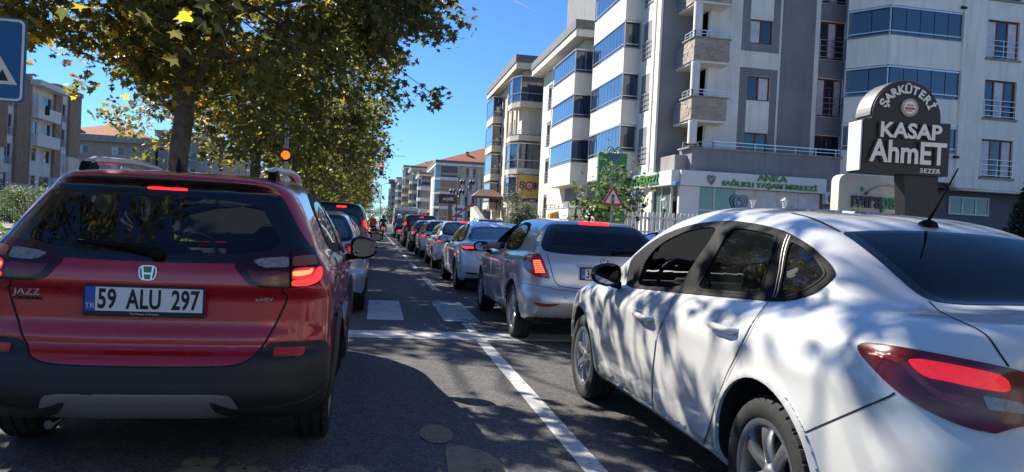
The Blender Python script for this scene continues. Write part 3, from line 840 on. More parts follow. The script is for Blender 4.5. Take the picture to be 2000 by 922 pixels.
def build_jazz():
    W = 0.862
    sh = Shell(L=4.09, W=W, H=1.56,
        TL=[(0, 1.05), (0.5, 1.10), (1.5, 1.05), (2.8, 0.99), (3.0, 0.97), (3.55, 0.90), (3.9, 0.78), (4.1, 0.66)],
        BL=[(0, 0.27), (0.5, 0.22), (3.6, 0.20), (4.1, 0.24)],
        WP=[(0, 0.80), (0.25, 0.845), (0.7, 0.862), (3.3, 0.855), (3.8, 0.80), (4.1, 0.70)],
        SEC=[(0.2, -0.06), (0.34, -0.015), (0.55, 0.0), (0.72, -0.012), (0.85, -0.008), (0.95, -0.02), (1.05, -0.05), (1.2, -0.11)],
        YR=[(0.22, 0.13), (0.30, 0.045), (0.40, 0.0), (0.52, 0.01), (0.575, 0.03), (0.60, 0.085), (0.66, 0.085), (0.72, 0.11), (0.86, 0.115), (0.90, 0.075), (1.0, 0.085), (1.06, 0.11), (1.3, 0.30)], sYR=0.012,
        YF=[(0.2, 4.0), (0.4, 4.09), (0.6, 4.09), (0.8, 3.98), (1.0, 3.6)], cR=0.06, cR4=0.20, kc=0.14, ct=0.03,
        GW=[(0.9, 0.84), (1.0, 0.815), (1.08, 0.785), (1.2, 0.735), (1.35, 0.655), (1.45, 0.60), (1.6, 0.52)],
        GYR=[(0.7, 0.25), (0.95, 0.19), (1.01, 0.115), (1.05, 0.112), (1.08, 0.125), (1.38, 0.375), (1.41, 0.33), (1.44, 0.26), (1.50, 0.29), (1.6, 0.4)], sGYR=0.02, cGR=0.22,
        GYF=[(0.85, 3.6), (0.97, 3.35), (1.40, 2.35), (1.5, 2.05)],
        TR=[(0.1, 1.445), (0.6, 1.485), (1.4, 1.525), (2.0, 1.52), (2.6, 1.46)], cr=0.07, kg=0.13, kroof=0.13, gtap=0.02, gtapr=0.012, gmid=1.8,
        wheels=[(0.78, 0.315, 0.385), (3.31, 0.315, 0.385)], flare=0.02)
    car = Car('crossover_car', 'dark red crossover hatchback with brake lights on and white plate 59 ALU 297', 'car', sh, (-1.055, 3.70))
    hb = [('B', [(-0.60, 1.10), (-0.50, 1.34), (0.50, 1.34), (0.60, 1.10), (0.45, 1.06), (-0.45, 1.06)])]
    side_f = [(1.95, 1.05), (2.95, 0.99), (2.62, 1.25), (2.30, 1.39), (1.95, 1.41)]
    side_r = [(0.95, 1.10), (1.88, 1.05), (1.88, 1.41), (1.30, 1.40), (1.02, 1.30)]
    wind = [(-0.66, 1.02), (0.66, 1.02), (0.52, 1.40), (-0.52, 1.40)]
    car.holes = hb+[(k, p) for k in 'LR' for p in (side_f, side_r)]+[('F', wind)]
    car.body(P_RED, 0.018, interior=MATS['cabin'])
    # glazing
    rw = [(60-30, 461), (62, 425), (100, 388), (140, 360), (200, 353), (286, 351), (420, 353), (520, 360), (548, 372), (572, 402), (595, 445), (612, 479), (560, 489), (450, 502), (286, 500), (160, 496), (120, 489)]
    gw = [(-0.745, 1.085), (-0.66, 1.20), (-0.56, 1.365), (-0.50, 1.40), (0, 1.41), (0.50, 1.40), (0.56, 1.365), (0.66, 1.20), (0.745, 1.085), (0.62, 1.055), (0.46, 1.025), (0, 1.018), (-0.46, 1.025), (-0.62, 1.055)]
    ins = [(-0.60, 1.105), (-0.53, 1.21), (-0.455, 1.33), (0, 1.345), (0.455, 1.33), (0.53, 1.21), (0.60, 1.105), (0.42, 1.07), (0, 1.06), (-0.42, 1.07)]
    rwo = car.patch('rear_window', 'B', ins, MATS['glass_tint'], 0.004, 0.035, rim=0.0)
    car.patch('window_border', 'B', gw, MATS['frit'], 0.003, 0.03, parent=rwo, rim=0.004, holes=[ins])
    for md in 'LR':
        for poly in (side_f, side_r):
            g = car.patch('side_window', md, inset(poly, 0.03), MATS['glass_tint'], 0.004, 0.05, rim=0)
            car.patch('window_frame', md, inset(poly, -0.03), MATS['car_black'], 0.004, 0.04, parent=g, holes=[inset(poly, 0.032)], rim=0.004)
        car.patch('window_frame', md, [(1.86, 1.03), (1.97, 1.03), (1.97, 1.44), (1.86, 1.44)], MATS['car_black'], 0.006, 0.05, smooth=0)
        car.patch('side_window', md, [(3.0, 0.99), (2.70, 1.22), (2.66, 1.2), (2.80, 0.995)], MATS['frit'], 0.006, 0.05, smooth=0)
    car.patch('windscreen', 'F', inset(wind, -0.04), MATS['glass_clear'], 0.004, 0.06, rim=0)
    car.patch('roof_spoiler_edge', 'B', [(-0.56, 1.385), (-0.50, 1.425), (0, 1.435), (0.50, 1.425), (0.56, 1.385), (0.50, 1.405), (0, 1.415), (-0.50, 1.405)], MATS['car_gloss_black'], 0.006, 0.03)
    # black lower bumper: wraps from side to side
    so_ = 0.50*math.pi/2+0.362
    top = [(-1.16, 0.40), (-0.88, 0.615), (-0.72, 0.635), (-0.58, 0.62), (-0.50, 0.56), (-0.40, 0.527), (0, 0.522), (0.40, 0.527), (0.50, 0.56), (0.58, 0.62), (0.72, 0.635), (0.88, 0.615), (1.16, 0.40)]
    top = [(-1.17, 0.29), (-1.10, 0.42), (-1.0, 0.435), (-0.955, 0.60), (-0.90, 0.64), (-0.62, 0.642), (-0.55, 0.60), (-0.47, 0.545), (-0.40, 0.53), (0, 0.524),
           (0.40, 0.53), (0.47, 0.545), (0.55, 0.60), (0.62, 0.642), (0.90, 0.64), (0.955, 0.60), (1.0, 0.435), (1.10, 0.42), (1.17, 0.29)]
    bump = car.patch('bumper', 'W', top+[(1.12, 0.25), (0.6, 0.265), (0, 0.262), (-0.6, 0.265), (-1.12, 0.25)], MATS['cladding'], 0.008, 0.035, q=0.15)
    car.patch('bumper_step', 'W', [(0.30, 0.385), (0.36, 0.30), (0.60, 0.305), (0.85, 0.36), (0.92, 0.43), (0.90, 0.44), (0.80, 0.375), (0.60, 0.335), (0.42, 0.335)], MATS['cladding'], 0.022, 0.03, parent=bump, both=True, rim=0.02)
    car.patch('bumper_step', 'W', [(-0.95, 0.475), (0.95, 0.475), (0.88, 0.445), (0.5, 0.43), (-0.5, 0.43), (-0.88, 0.445)], MATS['cladding'], 0.012, 0.03, parent=bump, rim=0.01)
    car.patch('skid_plate', 'W', [(-0.455, 0.30), (-0.41, 0.395), (-0.34, 0.405), (0.34, 0.405), (0.41, 0.395), (0.47, 0.30), (0.30, 0.288), (-0.30, 0.288)], mat('skid_grey', (0.27, 0.27, 0.275), 0.42, metal=0.5), 0.018, 0.03, parent=bump, rim=0.02, q=0.12)
    car.patch('skid_plate_panel', 'W', [(-0.30, 0.30), (-0.27, 0.38), (0.27, 0.38), (0.30, 0.30)], MATS['skid_grey'], 0.024, 0.03, parent=bump, rim=0.008, q=0.12)
    car.patch('reflector', 'B', [(0.585, 0.575), (0.725, 0.575), (0.725, 0.608), (0.585, 0.608)], mat('reflector_red', (0.55, 0.03, 0.015), 0.25, coat=0.6), 0.02, 0.03, parent=bump, both=True, smooth=1, q=0.08, rim=0.015)
    # side cladding along sills and arches
    for md in 'LR':
        car.patch('sill_cladding', md, [(1.15, 0.24), (2.92, 0.24), (2.94, 0.37), (1.13, 0.37)], MATS['cladding'], 0.012, 0.05)
        for yw in (0.78, 3.31):
            aa = np.linspace(rad(-8), rad(188), 26)
            out = [(yw+0.445*math.cos(a), max(0.25, 0.315+0.445*math.sin(a))) for a in aa]; inn = [(yw+0.378*math.cos(a), max(0.25, 0.315+0.378*math.sin(a))) for a in aa[::-1]]
            car.patch('wheel_arch_trim', md, out+inn, MATS['cladding'], 0.014, 0.03, smooth=0, rim=0.03)
    # tailgate and door gaps: dark ribbons painting the shade inside them
    for sx in (1, -1):
        car.seam('panel_gap_shade', 'B', [(sx*0.605, 1.06), (sx*0.60, 0.97), (sx*0.612, 0.885), (sx*0.64, 0.87), (sx*0.60, 0.76), (sx*0.545, 0.64), (sx*0.49, 0.565), (sx*0.41, 0.535), (sx*0.2, 0.530), (0, 0.529)], MATS['gap_shade_and_divider'], 0.010)
        car.seam('panel_gap_shade', 'R' if sx > 0 else 'L', [(1.90, 1.03), (1.90, 0.6), (1.86, 0.40), (1.2, 0.40)], MATS['gap_shade_and_divider'], 0.007)
        car.seam('panel_gap_shade', 'R' if sx > 0 else 'L', [(0.98, 1.10), (0.98, 0.90), (1.16, 0.62), (1.22, 0.40)], MATS['gap_shade_and_divider'], 0.007)
        car.seam('panel_gap_shade', 'R' if sx > 0 else 'L', [(2.98, 0.98), (2.98, 0.70), (2.90, 0.40), (1.86, 0.40)], MATS['gap_shade_and_divider'], 0.007)
    gate_r = [(0.0, 0.545), (0.39, 0.55), (0.47, 0.575), (0.53, 0.66), (0.585, 0.76), (0.622, 0.862)]
    # tail lamps traced on the right, mirrored to the left
    lamp = [(455, 517), (482, 498), (535, 491), (590, 486), (611, 481), (619, 500), (627, 522), (629, 540), (622, 553), (600, 560), (560, 563), (510, 562), (483, 555)]
    housing = car.patch('tail_light', 'P', lamp, MATS['lens_smoke'], 0.006, 5.0, both=True, q=0.15)
    for hs, mi in zip(housing, (False, True)):
        car.patch('reversing_lens', 'P', [(494, 510), (512, 506), (564, 503), (564, 523), (518, 524), (503, 519)], MATS['lens_clear'], 0.009, 4.0, parent=hs, rim=0.003, mirror=mi, smooth=1, q=0.12)
        car.patch('lower_lens', 'P', [(480, 527), (503, 531), (563, 530), (563, 556), (512, 556), (494, 547)], MATS['lens_dark_red'], 0.009, 4.0, parent=hs, rim=0.003, mirror=mi, smooth=1, q=0.15)
        car.patch('indicator_lens', 'P', [(571, 503), (612, 499), (619, 517), (571, 521)], MATS['lens_amber'], 0.009, 4.0, parent=hs, rim=0.003, mirror=mi, smooth=1, q=0.12)
        car.patch('brake_light_tube', 'P', [(570, 531), (600, 530), (607, 525), (610, 529), (603, 537), (572, 541)], MATS['lamp_hot'], 0.012, 3.0, parent=hs, rim=0.004, mirror=mi)
        car.patch('brake_light_bar', 'P', [(569, 548), (598, 546), (612, 538), (618, 523), (625, 522), (627, 536), (620, 550), (600, 558), (569, 559)], MATS['lamp_on'], 0.012, 3.0, parent=hs, rim=0.004, mirror=mi)
        car.patch('lens_glow', 'P', [(569, 526), (612, 522), (616, 528), (612, 538), (598, 545), (569, 547)], MATS['lamp_on_soft'], 0.008, 3.0, parent=hs, rim=0.002, mirror=mi)
        car.seam('lens_divider', 'P', [(568, 493), (567, 561)], MATS['gap_shade_and_divider'], 0.008, 0.014, parent=hs, h=4.0)
    # third brake light under the roof spoiler
    tb = car.patch('third_brake_light', 'B', [(-0.095, 1.372), (0.095, 1.372), (0.095, 1.388), (-0.095, 1.388)], MATS['lamp_on'], 0.012, 0.02, smooth=1, q=0.1)
    # plate, recess trim, badges
    yb = lambda x, z, o=0.0: float(car.pts('B', [(x, z)], 0.0)[0][0][1])-o
    plate(car.root, (-0.008, yb(0, 0.83, 0.034), 0.832), '', rot=(0.0, 0, 0), split=[('59', -0.165), ('ALU', -0.002), ('297', 0.182)], strip='The Power of Dreams')
    em = MB()
    P = chaikin([(-0.043, 0.036), (0.043, 0.036), (0.036, -0.036), (-0.036, -0.036)], 3, 0.2)
    Q = inset(P, 0.005)
    n_ = len(P); V = [(p[0], y, p[1]) for y in (0, 0.008) for p in P]+[(p[0], y, p[1]) for y in (0, 0.008) for p in Q]
    em.add(V, [(i, (i+1) % n_, 2*n_+(i+1) % n_, 2*n_+i) for i in range(n_)]+[((i+1) % n_, i, n_+i, n_+(i+1) % n_) for i in range(n_)]+[(2*n_+i, 2*n_+(i+1) % n_, 3*n_+(i+1) % n_, 3*n_+i) for i in range(n_)])
    for sx in (-1, 1): em.prism([(sx*0.029, 0.030), (sx*0.020, 0.030), (sx*0.013, -0.030), (sx*0.020, -0.030)], (0, 0.010, 0), o=(0, -0.002, 0))
    em.prism([(-0.018, 0.001), (0.018, 0.001), (0.016, -0.007), (-0.016, -0.007)], (0, 0.010, 0), o=(0, -0.0015, 0))
    eo = em.build('emblem', MATS['chrome'], car.root); eo.location = (0.0, yb(0, 0.968, 0.011), 0.968); eo.rotation_euler = (-0.06, 0, 0)
    MB().prism([tuple(q) for q in Q], (0, 0.006, 0), o=(0, 0.004, 0)).build('emblem_back', MATS['car_gloss_black'], eo)
    text('model_badge', 'JAZZ', 0.042, MATS['satin_silver'], car.root, (-0.545, yb(-0.545, 0.855, 0.004), 0.855), (math.pi/2+0.02, 0, -0.2), depth=0.003, sx=1.35)
    text('trim_badge', 'CROSSTAR', 0.022, mat('badge_dark', (0.05, 0.05, 0.055), 0.3, metal=0.8), car.root, (-0.545, yb(-0.545, 0.825, 0.004), 0.825), (math.pi/2+0.02, 0, -0.2), depth=0.003, sx=1.28)
    text('hybrid_badge', 'e:HEV', 0.026, MATS['satin_silver'], car.root, (0.525, yb(0.525, 0.848, 0.004), 0.848), (math.pi/2+0.02, 0, 0.2), depth=0.003, sx=1.25)
    # wiper
    wp = MB(); wp.tube([(x, yb(x, z, o), z) for x, z, o in ((0.02, 1.065, 0.03), (-0.10, 1.09, 0.03), (-0.34, 1.105, 0.012))], [0.022, 0.015, 0.007], 8)
    wp.tube([(x, yb(x, z, o), z) for x, z, o in ((0.05, 1.045, 0.01), (0.03, 1.06, 0.025), (0.0, 1.075, 0.025))], [0.03, 0.034, 0.02], 10)
    auto_smooth(wp.build('rear_wiper', MATS['car_black'], car.root), 50)
    # roof rails, antenna fin
    for sx in (-1, 1):
        ys = np.linspace(0.62, 2.15, 16); rr = MB()
        T = [(sx*(0.478-0.005*abs(y-1.2)), y, float(sh.TR(y))-0.020+0.055*min(1, (y-0.50)/0.16, (2.25-y)/0.35)) for y in ys]
        rr.tube(T, 0.021, 8)
        for y in (0.64, 1.2, 2.0): rr.cbox((sx*0.476, y+0.05, float(sh.TR(y))-0.020), (0.032, 0.16, 0.06), 0.012)
        o = auto_smooth(rr.build('roof_rail', mat('rail_silver', (0.55, 0.55, 0.56), 0.4, metal=0.35), car.root), 50)
        MB().prism([(0.20, 0.0), (0.235, 0.055), (0.30, 0.075), (0.36, 0.05), (0.40, 0.0)], (0.045, 0, 0), o=(sx*0.478-0.0225, 0.36, float(sh.TR(0.6))-0.035), u=(0, 1, 0)).build('rail_foot', MATS['car_black'], o)
    fin = MB(); rows = []
    for t in np.linspace(0, 1, 6):
        c = 1-t; rows.append([(0.028*c*math.cos(a), 0.60+0.11*c*math.sin(a)*(1.0)-0.05*t, 1.465+0.095*t) for a in np.linspace(0, 2*math.pi, 13)[:-1]])
    fin.add([p for r_ in rows for p in r_], [(j*12+k, j*12+(k+1) % 12, (j+1)*12+(k+1) % 12, (j+1)*12+k) for j in range(5) for k in range(12)])
    auto_smooth(fin.build('antenna_fin', MATS['car_black'], car.root), 60)
    # doors' handles, mirrors
    for sx in (-1, 1):
        md = 'R' if sx > 0 else 'L'
        drs = [car.patch('door', md, pl, P_RED, 0.006, 0.04, smooth=1, q=0.06, rim=0.004) for pl in
               ([(1.0, 1.04), (1.0, 0.90), (1.18, 0.63), (1.23, 0.415), (1.86, 0.415), (1.89, 0.6), (1.89, 1.0)], [(1.912, 1.0), (1.912, 0.6), (1.88, 0.415), (2.88, 0.415), (2.965, 0.70), (2.965, 0.94)])]
        for y, dr in zip((1.12, 2.02), drs):
            q, n = car.pts(md, [(y, 0.93)], 0.03)
            hd = MB().cbox((0, 0, 0), (0.022, 0.20, 0.03), 0.009).build('handle', P_RED, dr); hd.location = q[0]
    mirror_pair(car, 0.965, 2.60, 1.035, MATS['car_gloss_black'], w=0.225, hgt=0.19)
    # cabin
    for x in (-0.38, 0.38): box_seat(car, x, 2.0, 0.32, hz=1.10); box_seat(car, x, 1.05, 0.32, 0.56, hz=1.06)
    dashboard(car, 2.95, 0.97, 0.68); steering(car, -0.38, 2.62, 0.92)
    MB().cbox((0, 0.55, 0.86), (1.25, 0.55, 0.04), 0.01).build('parcel_shelf', MATS['cabin'], car.root)
    put_wheels(car, 0.745, 0.315, wheel_meshes(0.315, 0.185, 0.20, 10, 1, True))
    st = MB().cbox((-0.19, 0.0, 1.335), (0.035, 0.004, 0.022)).build('window_sticker', mat('sticker_green', (0.45, 0.62, 0.52), 0.6), rwo); st.location = (0.20, 0.345, -0.02); st.rotation_euler = (0, 0, 0)
    MB().tube([(-0.42, 0.12, 0.23), (-0.42, 0.4, 0.24)], 0.022, 12).build('exhaust_pipe', MATS['chrome'], car.root)
    return car

# ------------------------------------------------------------------ white saloon with dappled shade
AST = (2.455, 1.72)
def build_astra():
    W = 0.907
    sh = Shell(L=4.66, W=W, H=1.52,
        TL=[(0, 1.00), (0.12, 1.045), (0.5, 1.06), (0.8, 1.06), (1.4, 1.02), (2.2, 0.985), (3.3, 0.955), (3.6, 0.95), (4.1, 0.87), (4.5, 0.74), (4.7, 0.6)],
        BL=[(0, 0.30), (0.5, 0.20), (4.0, 0.19), (4.66, 0.24)],
        WP=[(0, 0.79), (0.3, 0.855), (0.9, 0.905), (1.8, 0.897), (3.2, 0.897), (3.8, 0.895), (4.3, 0.82), (4.66, 0.70)],
        SEC=[(0.18, -0.09), (0.28, -0.035), (0.45, -0.01), (0.62, 0.0), (0.76, 0.0), (0.86, -0.018), (0.95, -0.05), (1.02, -0.10), (1.2, -0.2)], sSEC=0.035,
        crease=[(0.80, 0.05, 0.008)],
        YR=[(0.25, 0.14), (0.4, 0.03), (0.55, 0.0), (0.68, 0.03), (0.75, 0.085), (0.9, 0.10), (1.0, 0.085), (1.1, 0.12)],
        YF=[(0.2, 4.56), (0.45, 4.66), (0.65, 4.63), (0.8, 4.45), (1.0, 4.0)], cR=0.12, cR4=0.14, kc=0.20, kt=0.14, ct=0.05,
        GW=[(0.85, 0.83), (0.95, 0.80), (1.05, 0.765), (1.2, 0.70), (1.32, 0.635), (1.42, 0.57), (1.6, 0.45)],
        GYR=[(0.9, 0.40), (1.02, 0.58), (1.06, 0.66), (1.36, 1.13), (1.5, 1.36)], cGR=0.20, nGR=0.55,
        GYF=[(0.85, 3.95), (0.95, 3.72), (1.36, 2.92), (1.5, 2.6)],
        TR=[(0.9, 1.345), (1.3, 1.40), (1.8, 1.445), (2.3, 1.46), (2.8, 1.43), (3.1, 1.37)], cr=0.07, kg=0.10, kroof=0.16, gmid=2.3, gtap=0.03, gtapr=0.035,
        wheels=[(1.03, 0.325, 0.388), (3.715, 0.325, 0.382)], flare=0.016)
    car = Car('saloon_car', 'white saloon car dappled with leaf shade, front window open, large red tail light', 'car', sh, AST)
    def loc2(px): # traced pixels -> side coordinates on the body
        p, n = car.pts('P', px); return p
    dlo = [(1222, 561), (1225, 540), (1234, 506), (1262, 481), (1297, 459), (1330, 446), (1362, 437), (1426, 431), (1485, 439), (1538, 453), (1585, 480), (1621, 513), (1634, 536), (1622, 551), (1597, 571), (1556, 586), (1515, 590), (1462, 585), (1320, 572)]
    fw = [(1246, 559), (1249, 541), (1262, 510), (1280, 487), (1304, 469), (1332, 456), (1364, 447), (1394, 444), (1401, 449), (1387, 472), (1366, 501), (1346, 531), (1329, 563)]
    rw = [(1361, 566), (1391, 515), (1431, 446), (1471, 449), (1521, 461), (1510, 498), (1496, 540), (1484, 577), (1430, 572)]
    qw = [(1521, 580), (1531, 535), (1545, 471), (1570, 482), (1593, 501), (1609, 525), (1613, 537), (1605, 547), (1584, 561), (1556, 575), (1537, 581)]
    side = {}
    for k, v in dict(dlo=dlo, fw=fw, rw=rw, qw=qw).items(): side[k] = loc2(v)[:, 1:]
    half = [(1811, 453), (1740, 451), (1670, 453), (1643, 455), (1661, 466), (1685, 484), (1715, 508), (1745, 534), (1775, 561), (1799, 578), (1822, 588), (1850, 593), (1905, 597)]
    hp, _n = car.pts('P', half); hp[0, 0] = 0; hp[-1, 0] = min(hp[-1, 0], -0.02)
    rwp = [(p[0], p[1]) for p in hp]+[(-p[0], p[1]) for p in hp[::-1]]
    ym = (rwp[0][1]+rwp[len(hp)-1][1])/2
    rin = [(a*0.91, ym+(b-ym)*0.91) for a, b in rwp]
    wind = [(-0.68, 1.0), (0.68, 1.0), (0.50, 1.36), (-0.50, 1.36)]
    car.holes = [(k, side[n_]) for k in 'LR' for n_ in ('fw', 'rw', 'qw')]+[('T', rin), ('F', wind)]
    car.body(P_WHITE, 0.018, interior=mat('headlining', (0.16, 0.155, 0.15), 0.9))
    for md in 'LR':
        fr_ = car.patch('window_frame', md, side['dlo'], MATS['car_black'], 0.005, 0.035, smooth=2, q=0.18, rim=0.006, holes=[side['fw'], side['rw'], side['qw']])
        car.patch('rear_door_window', md, inset(side['rw'], -0.012), MATS['glass_tint'], 0.002, 0.05, q=0.1, rim=0)
        car.patch('quarter_window', md, inset(side['qw'], -0.014), MATS['glass_tint'], 0.002, 0.05, rim=0)
        if md == 'R': car.patch('front_door_window', md, inset(side['fw'], -0.012), MATS['glass_tint'], 0.002, 0.05, rim=0)
        for poly, nm in ((side['rw'], 'window_seal'), (side['qw'], 'window_seal')):
            car.seam(nm, md, chaikin(poly, 2, 0.15), MATS['car_black'], 0.010, 0.008, parent=fr_, closed=True, smooth=0)
    for ln in ([(1546, 462), (1530, 530), (1517, 584)], [(1541, 460), (1525, 528), (1512, 583)]):
        q_ = loc2(ln)[:, 1:]; car.seam('chrome_strip', 'L', q_, MATS['satin_silver'], 0.004, 0.010, smooth=0); car.seam('chrome_strip', 'R', q_, MATS['satin_silver'], 0.004, 0.010, smooth=0)
    g = car.patch('rear_window', 'T', rin, MATS['glass_dark'], 0.003, 0.04, rim=0)
    car.patch('window_border', 'T', rwp, MATS['frit'], 0.003, 0.03, holes=[rin], parent=g, rim=0.004)
    car.patch('windscreen', 'F', inset(wind, -0.04), MATS['glass_clear'], 0.004, 0.06, rim=0)
    # gap shade as dark ribbons, traced on the visible flank and mirrored
    def tr(name, px, both=True, w=0.006, off=0.0015):
        car.seam(name, 'P', px, MATS['gap_shade_and_divider'], w, off, both=both, h=5.0)
    tr('panel_gap_shade', [(1506, 590), (1496, 598), (1471, 634), (1446, 684), (1421, 733), (1401, 791), (1384, 850), (1370, 877), (1356, 886), (1338, 880), (1280, 830), (1225, 790), (1172, 764)], off=0.0078)
    tr('panel_gap_shade', [(1323, 572), (1303, 615), (1286, 656), (1277, 733), (1277, 792), (1280, 830)], off=0.0078)
    tr('panel_gap_shade', [(1190, 562), (1177, 615), (1169, 686), (1168, 733), (1172, 764)], off=0.0078)
    tr('panel_gap_shade', [(1748, 767), (1737, 775), (1650, 811), (1563, 849)])
    tr('panel_gap_shade', [(1814, 588), (1832, 607), (1865, 623), (1904, 640), (1930, 657), (1951, 689), (1970, 716)])
    tr('panel_gap_shade', [(1641, 453), (1610, 437), (1580, 424), (1545, 416)], w=0.012)
    # tail lamp
    lamp = [(1676, 679), (1688, 672), (1713, 673), (1772, 682), (1860, 698), (1965, 717), (2010, 729), (2060, 742), (2062, 822), (2020, 830), (1985, 835), (1957, 844), (1944, 848), (1895, 838), (1842, 818), (1790, 790), (1741, 755), (1713, 727), (1685, 696)]
    H_ = car.patch('tail_light', 'P', lamp, MATS['lens_dark_red'], 0.010, 9.0, both=True, q=0.2, rim=0.012)
    for hs, mi in zip(H_, (False, True)):
        car.patch('lens_insert', 'P', [(1775, 705), (1800, 703), (1880, 716), (1962, 732), (1972, 768), (1900, 757), (1850, 745), (1810, 738), (1788, 722)], MATS['lamp_on_soft'], 0.015, 7.0, parent=hs, mirror=mi, rim=0.003)
        car.patch('lens_insert', 'P', [(1690, 688), (1760, 697), (1790, 725), (1830, 765), (1895, 775), (1900, 797), (1860, 790), (1820, 770), (1785, 738), (1765, 712), (1700, 694)], MATS['lens_red'], 0.014, 6.0, parent=hs, mirror=mi, rim=0.003)
        car.patch('reversing_lens', 'P', [(1916, 771), (1992, 786), (1998, 808), (1925, 799)], MATS['lens_clear'], 0.014, 6.0, parent=hs, mirror=mi, rim=0.003, smooth=1, q=0.1)
        car.patch('lens_insert', 'P', [(1812, 772), (1838, 779), (1820, 784)], MATS['lens_red'], 0.014, 5.0, parent=hs, mirror=mi, rim=0.002, smooth=1)
    # doors, each with its handle
    fd = [(1192, 567), (1255, 570), (1318, 577), (1300, 615), (1283, 656), (1274, 733), (1274, 790), (1276, 815), (1228, 778), (1176, 752), (1171, 733), (1172, 686), (1180, 615)]
    rd = [(1327, 578), (1400, 585), (1500, 594), (1494, 598), (1468, 634), (1443, 684), (1418, 733), (1398, 791), (1381, 850), (1368, 866), (1356, 872), (1341, 867), (1284, 818), (1280, 792), (1280, 733), (1289, 656), (1306, 615)]
    DR = [car.patch('door', 'P', pl, P_WHITE, 0.006, 7.0, both=True, smooth=1, q=0.1, rim=0.004) for pl in (fd, rd)]
    for di, (a, b) in enumerate((((1246, 612), (1278, 622)), ((1394, 633), (1444, 645)))):
        p, n = car.pts('P', [a, b, ((a[0]+b[0])/2, (a[1]+b[1])/2+6)], 0.0)
        for sx in (-1, 1):
            A, B = p[0].copy(), p[1].copy()
            zc = (A[2]+B[2])/2
            y0, y1 = B[1], A[1]
            hx = (A[0]+B[0])/2
            hd = MB()
            for j, (t0_, t1_) in enumerate(((0, 1),)):
                hd.tube([(0, 0.0, 0), (-0.035, 0.015, 0.0), (-0.042, 0.06, 0), (-0.042, (y1-y0)-0.06, 0), (-0.03, (y1-y0)-0.012, 0), (0, (y1-y0), 0)], [0.012, 0.016, 0.017, 0.017, 0.015, 0.010], 8)
            o = auto_smooth(hd.build('handle', P_WHITE, DR[di][0 if sx < 0 else 1]), 60); o.location = (hx, y0, zc)
            cup = MB().lathe([(0.001, -0.004), (0.03, -0.002), (0.045, 0.004)], 16, axis='x').build('handle_cup', P_WHITE, o.parent); cup.location = ((hx-0.008)*(-1 if sx > 0 else 1), y0+(y1-y0)*0.45, zc-0.012); cup.scale = (1 if sx < 0 else -1, 1.35, 1)
            if sx > 0: o.location.x = -hx; o.scale = (-1, 1, 1)
    mirror_pair(car, 0.945, 2.98, 0.985, MATS['car_gloss_black'], w=0.205, hgt=0.155, d=0.12, arm=0.03)
    # wheel arch lips and sill
    for md in 'LR':
        for yw in (1.03, 3.715):
            aa = np.linspace(rad(-20), rad(200), 28)
            ra_ = 0.383 if yw < 2 else 0.377
            out = [(yw+(ra_+0.024)*math.cos(a), 0.325+(ra_+0.024)*math.sin(a)) for a in aa]; inn = [(yw+ra_*math.cos(a), 0.325+ra_*math.sin(a)) for a in aa[::-1]]
            car.patch('wheel_arch_lip', md, out+inn, P_WHITE, 0.008, 0.02, smooth=0, rim=0.012)
        car.patch('sill', md, [(1.47, 0.215), (3.27, 0.215), (3.27, 0.275), (1.47, 0.275)], P_WHITE, 0.012, 0.06, rim=0.01)
    # badge, antenna
    p, n = car.pts('P', [(1170, 612)], 0.002)
    MB().cbox((0, 0, 0), (0.006, 0.05, 0.03), 0.002).build('wing_badge', MATS['satin_silver'], car.root).location = p[0]
    p, n = car.pts('T', [(0.0, 1.25)], 0.0); p = p[0]
    an = MB(); an.lathe([(0.045, 0.0), (0.038, 0.018), (0.018, 0.03), (0.0, 0.032)], 16, c=(p[0], p[1], p[2]-0.004)); ab = auto_smooth(an.build('antenna_base', MATS['car_black'], car.root), 50)
    MB().tube([(p[0], p[1], p[2]+0.02), (p[0]+0.005, p[1]-0.06, p[2]+0.11), (p[0]+0.01, p[1]-0.15, p[2]+0.25)], [0.008, 0.005, 0.003], 8).build('antenna_mast', MATS['car_black'], ab)
    # cabin
    for x in (-0.38, 0.38): box_seat(car, x, 2.45, 0.26, hz=1.05); box_seat(car, x, 1.55, 0.30, 0.58, hz=1.02)
    dashboard(car, 3.35, 0.94, 0.70); steering(car, -0.38, 3.02, 0.93)
    MB().cbox((0, 1.12, 0.98), (1.3, 0.5, 0.03), 0.01).build('parcel_shelf', MATS['cabin'], car.root)
    # plate on the boot lid
    MB().cbox((0, 0.075, 0.82), (0.52, 0.012, 0.112), 0.003).build('number_plate', MATS['plate_white'], car.root)
    put_wheels(car, 0.77, 0.318, wheel_meshes(0.318, 0.215, 0.208, 7, 0, True))
    return car
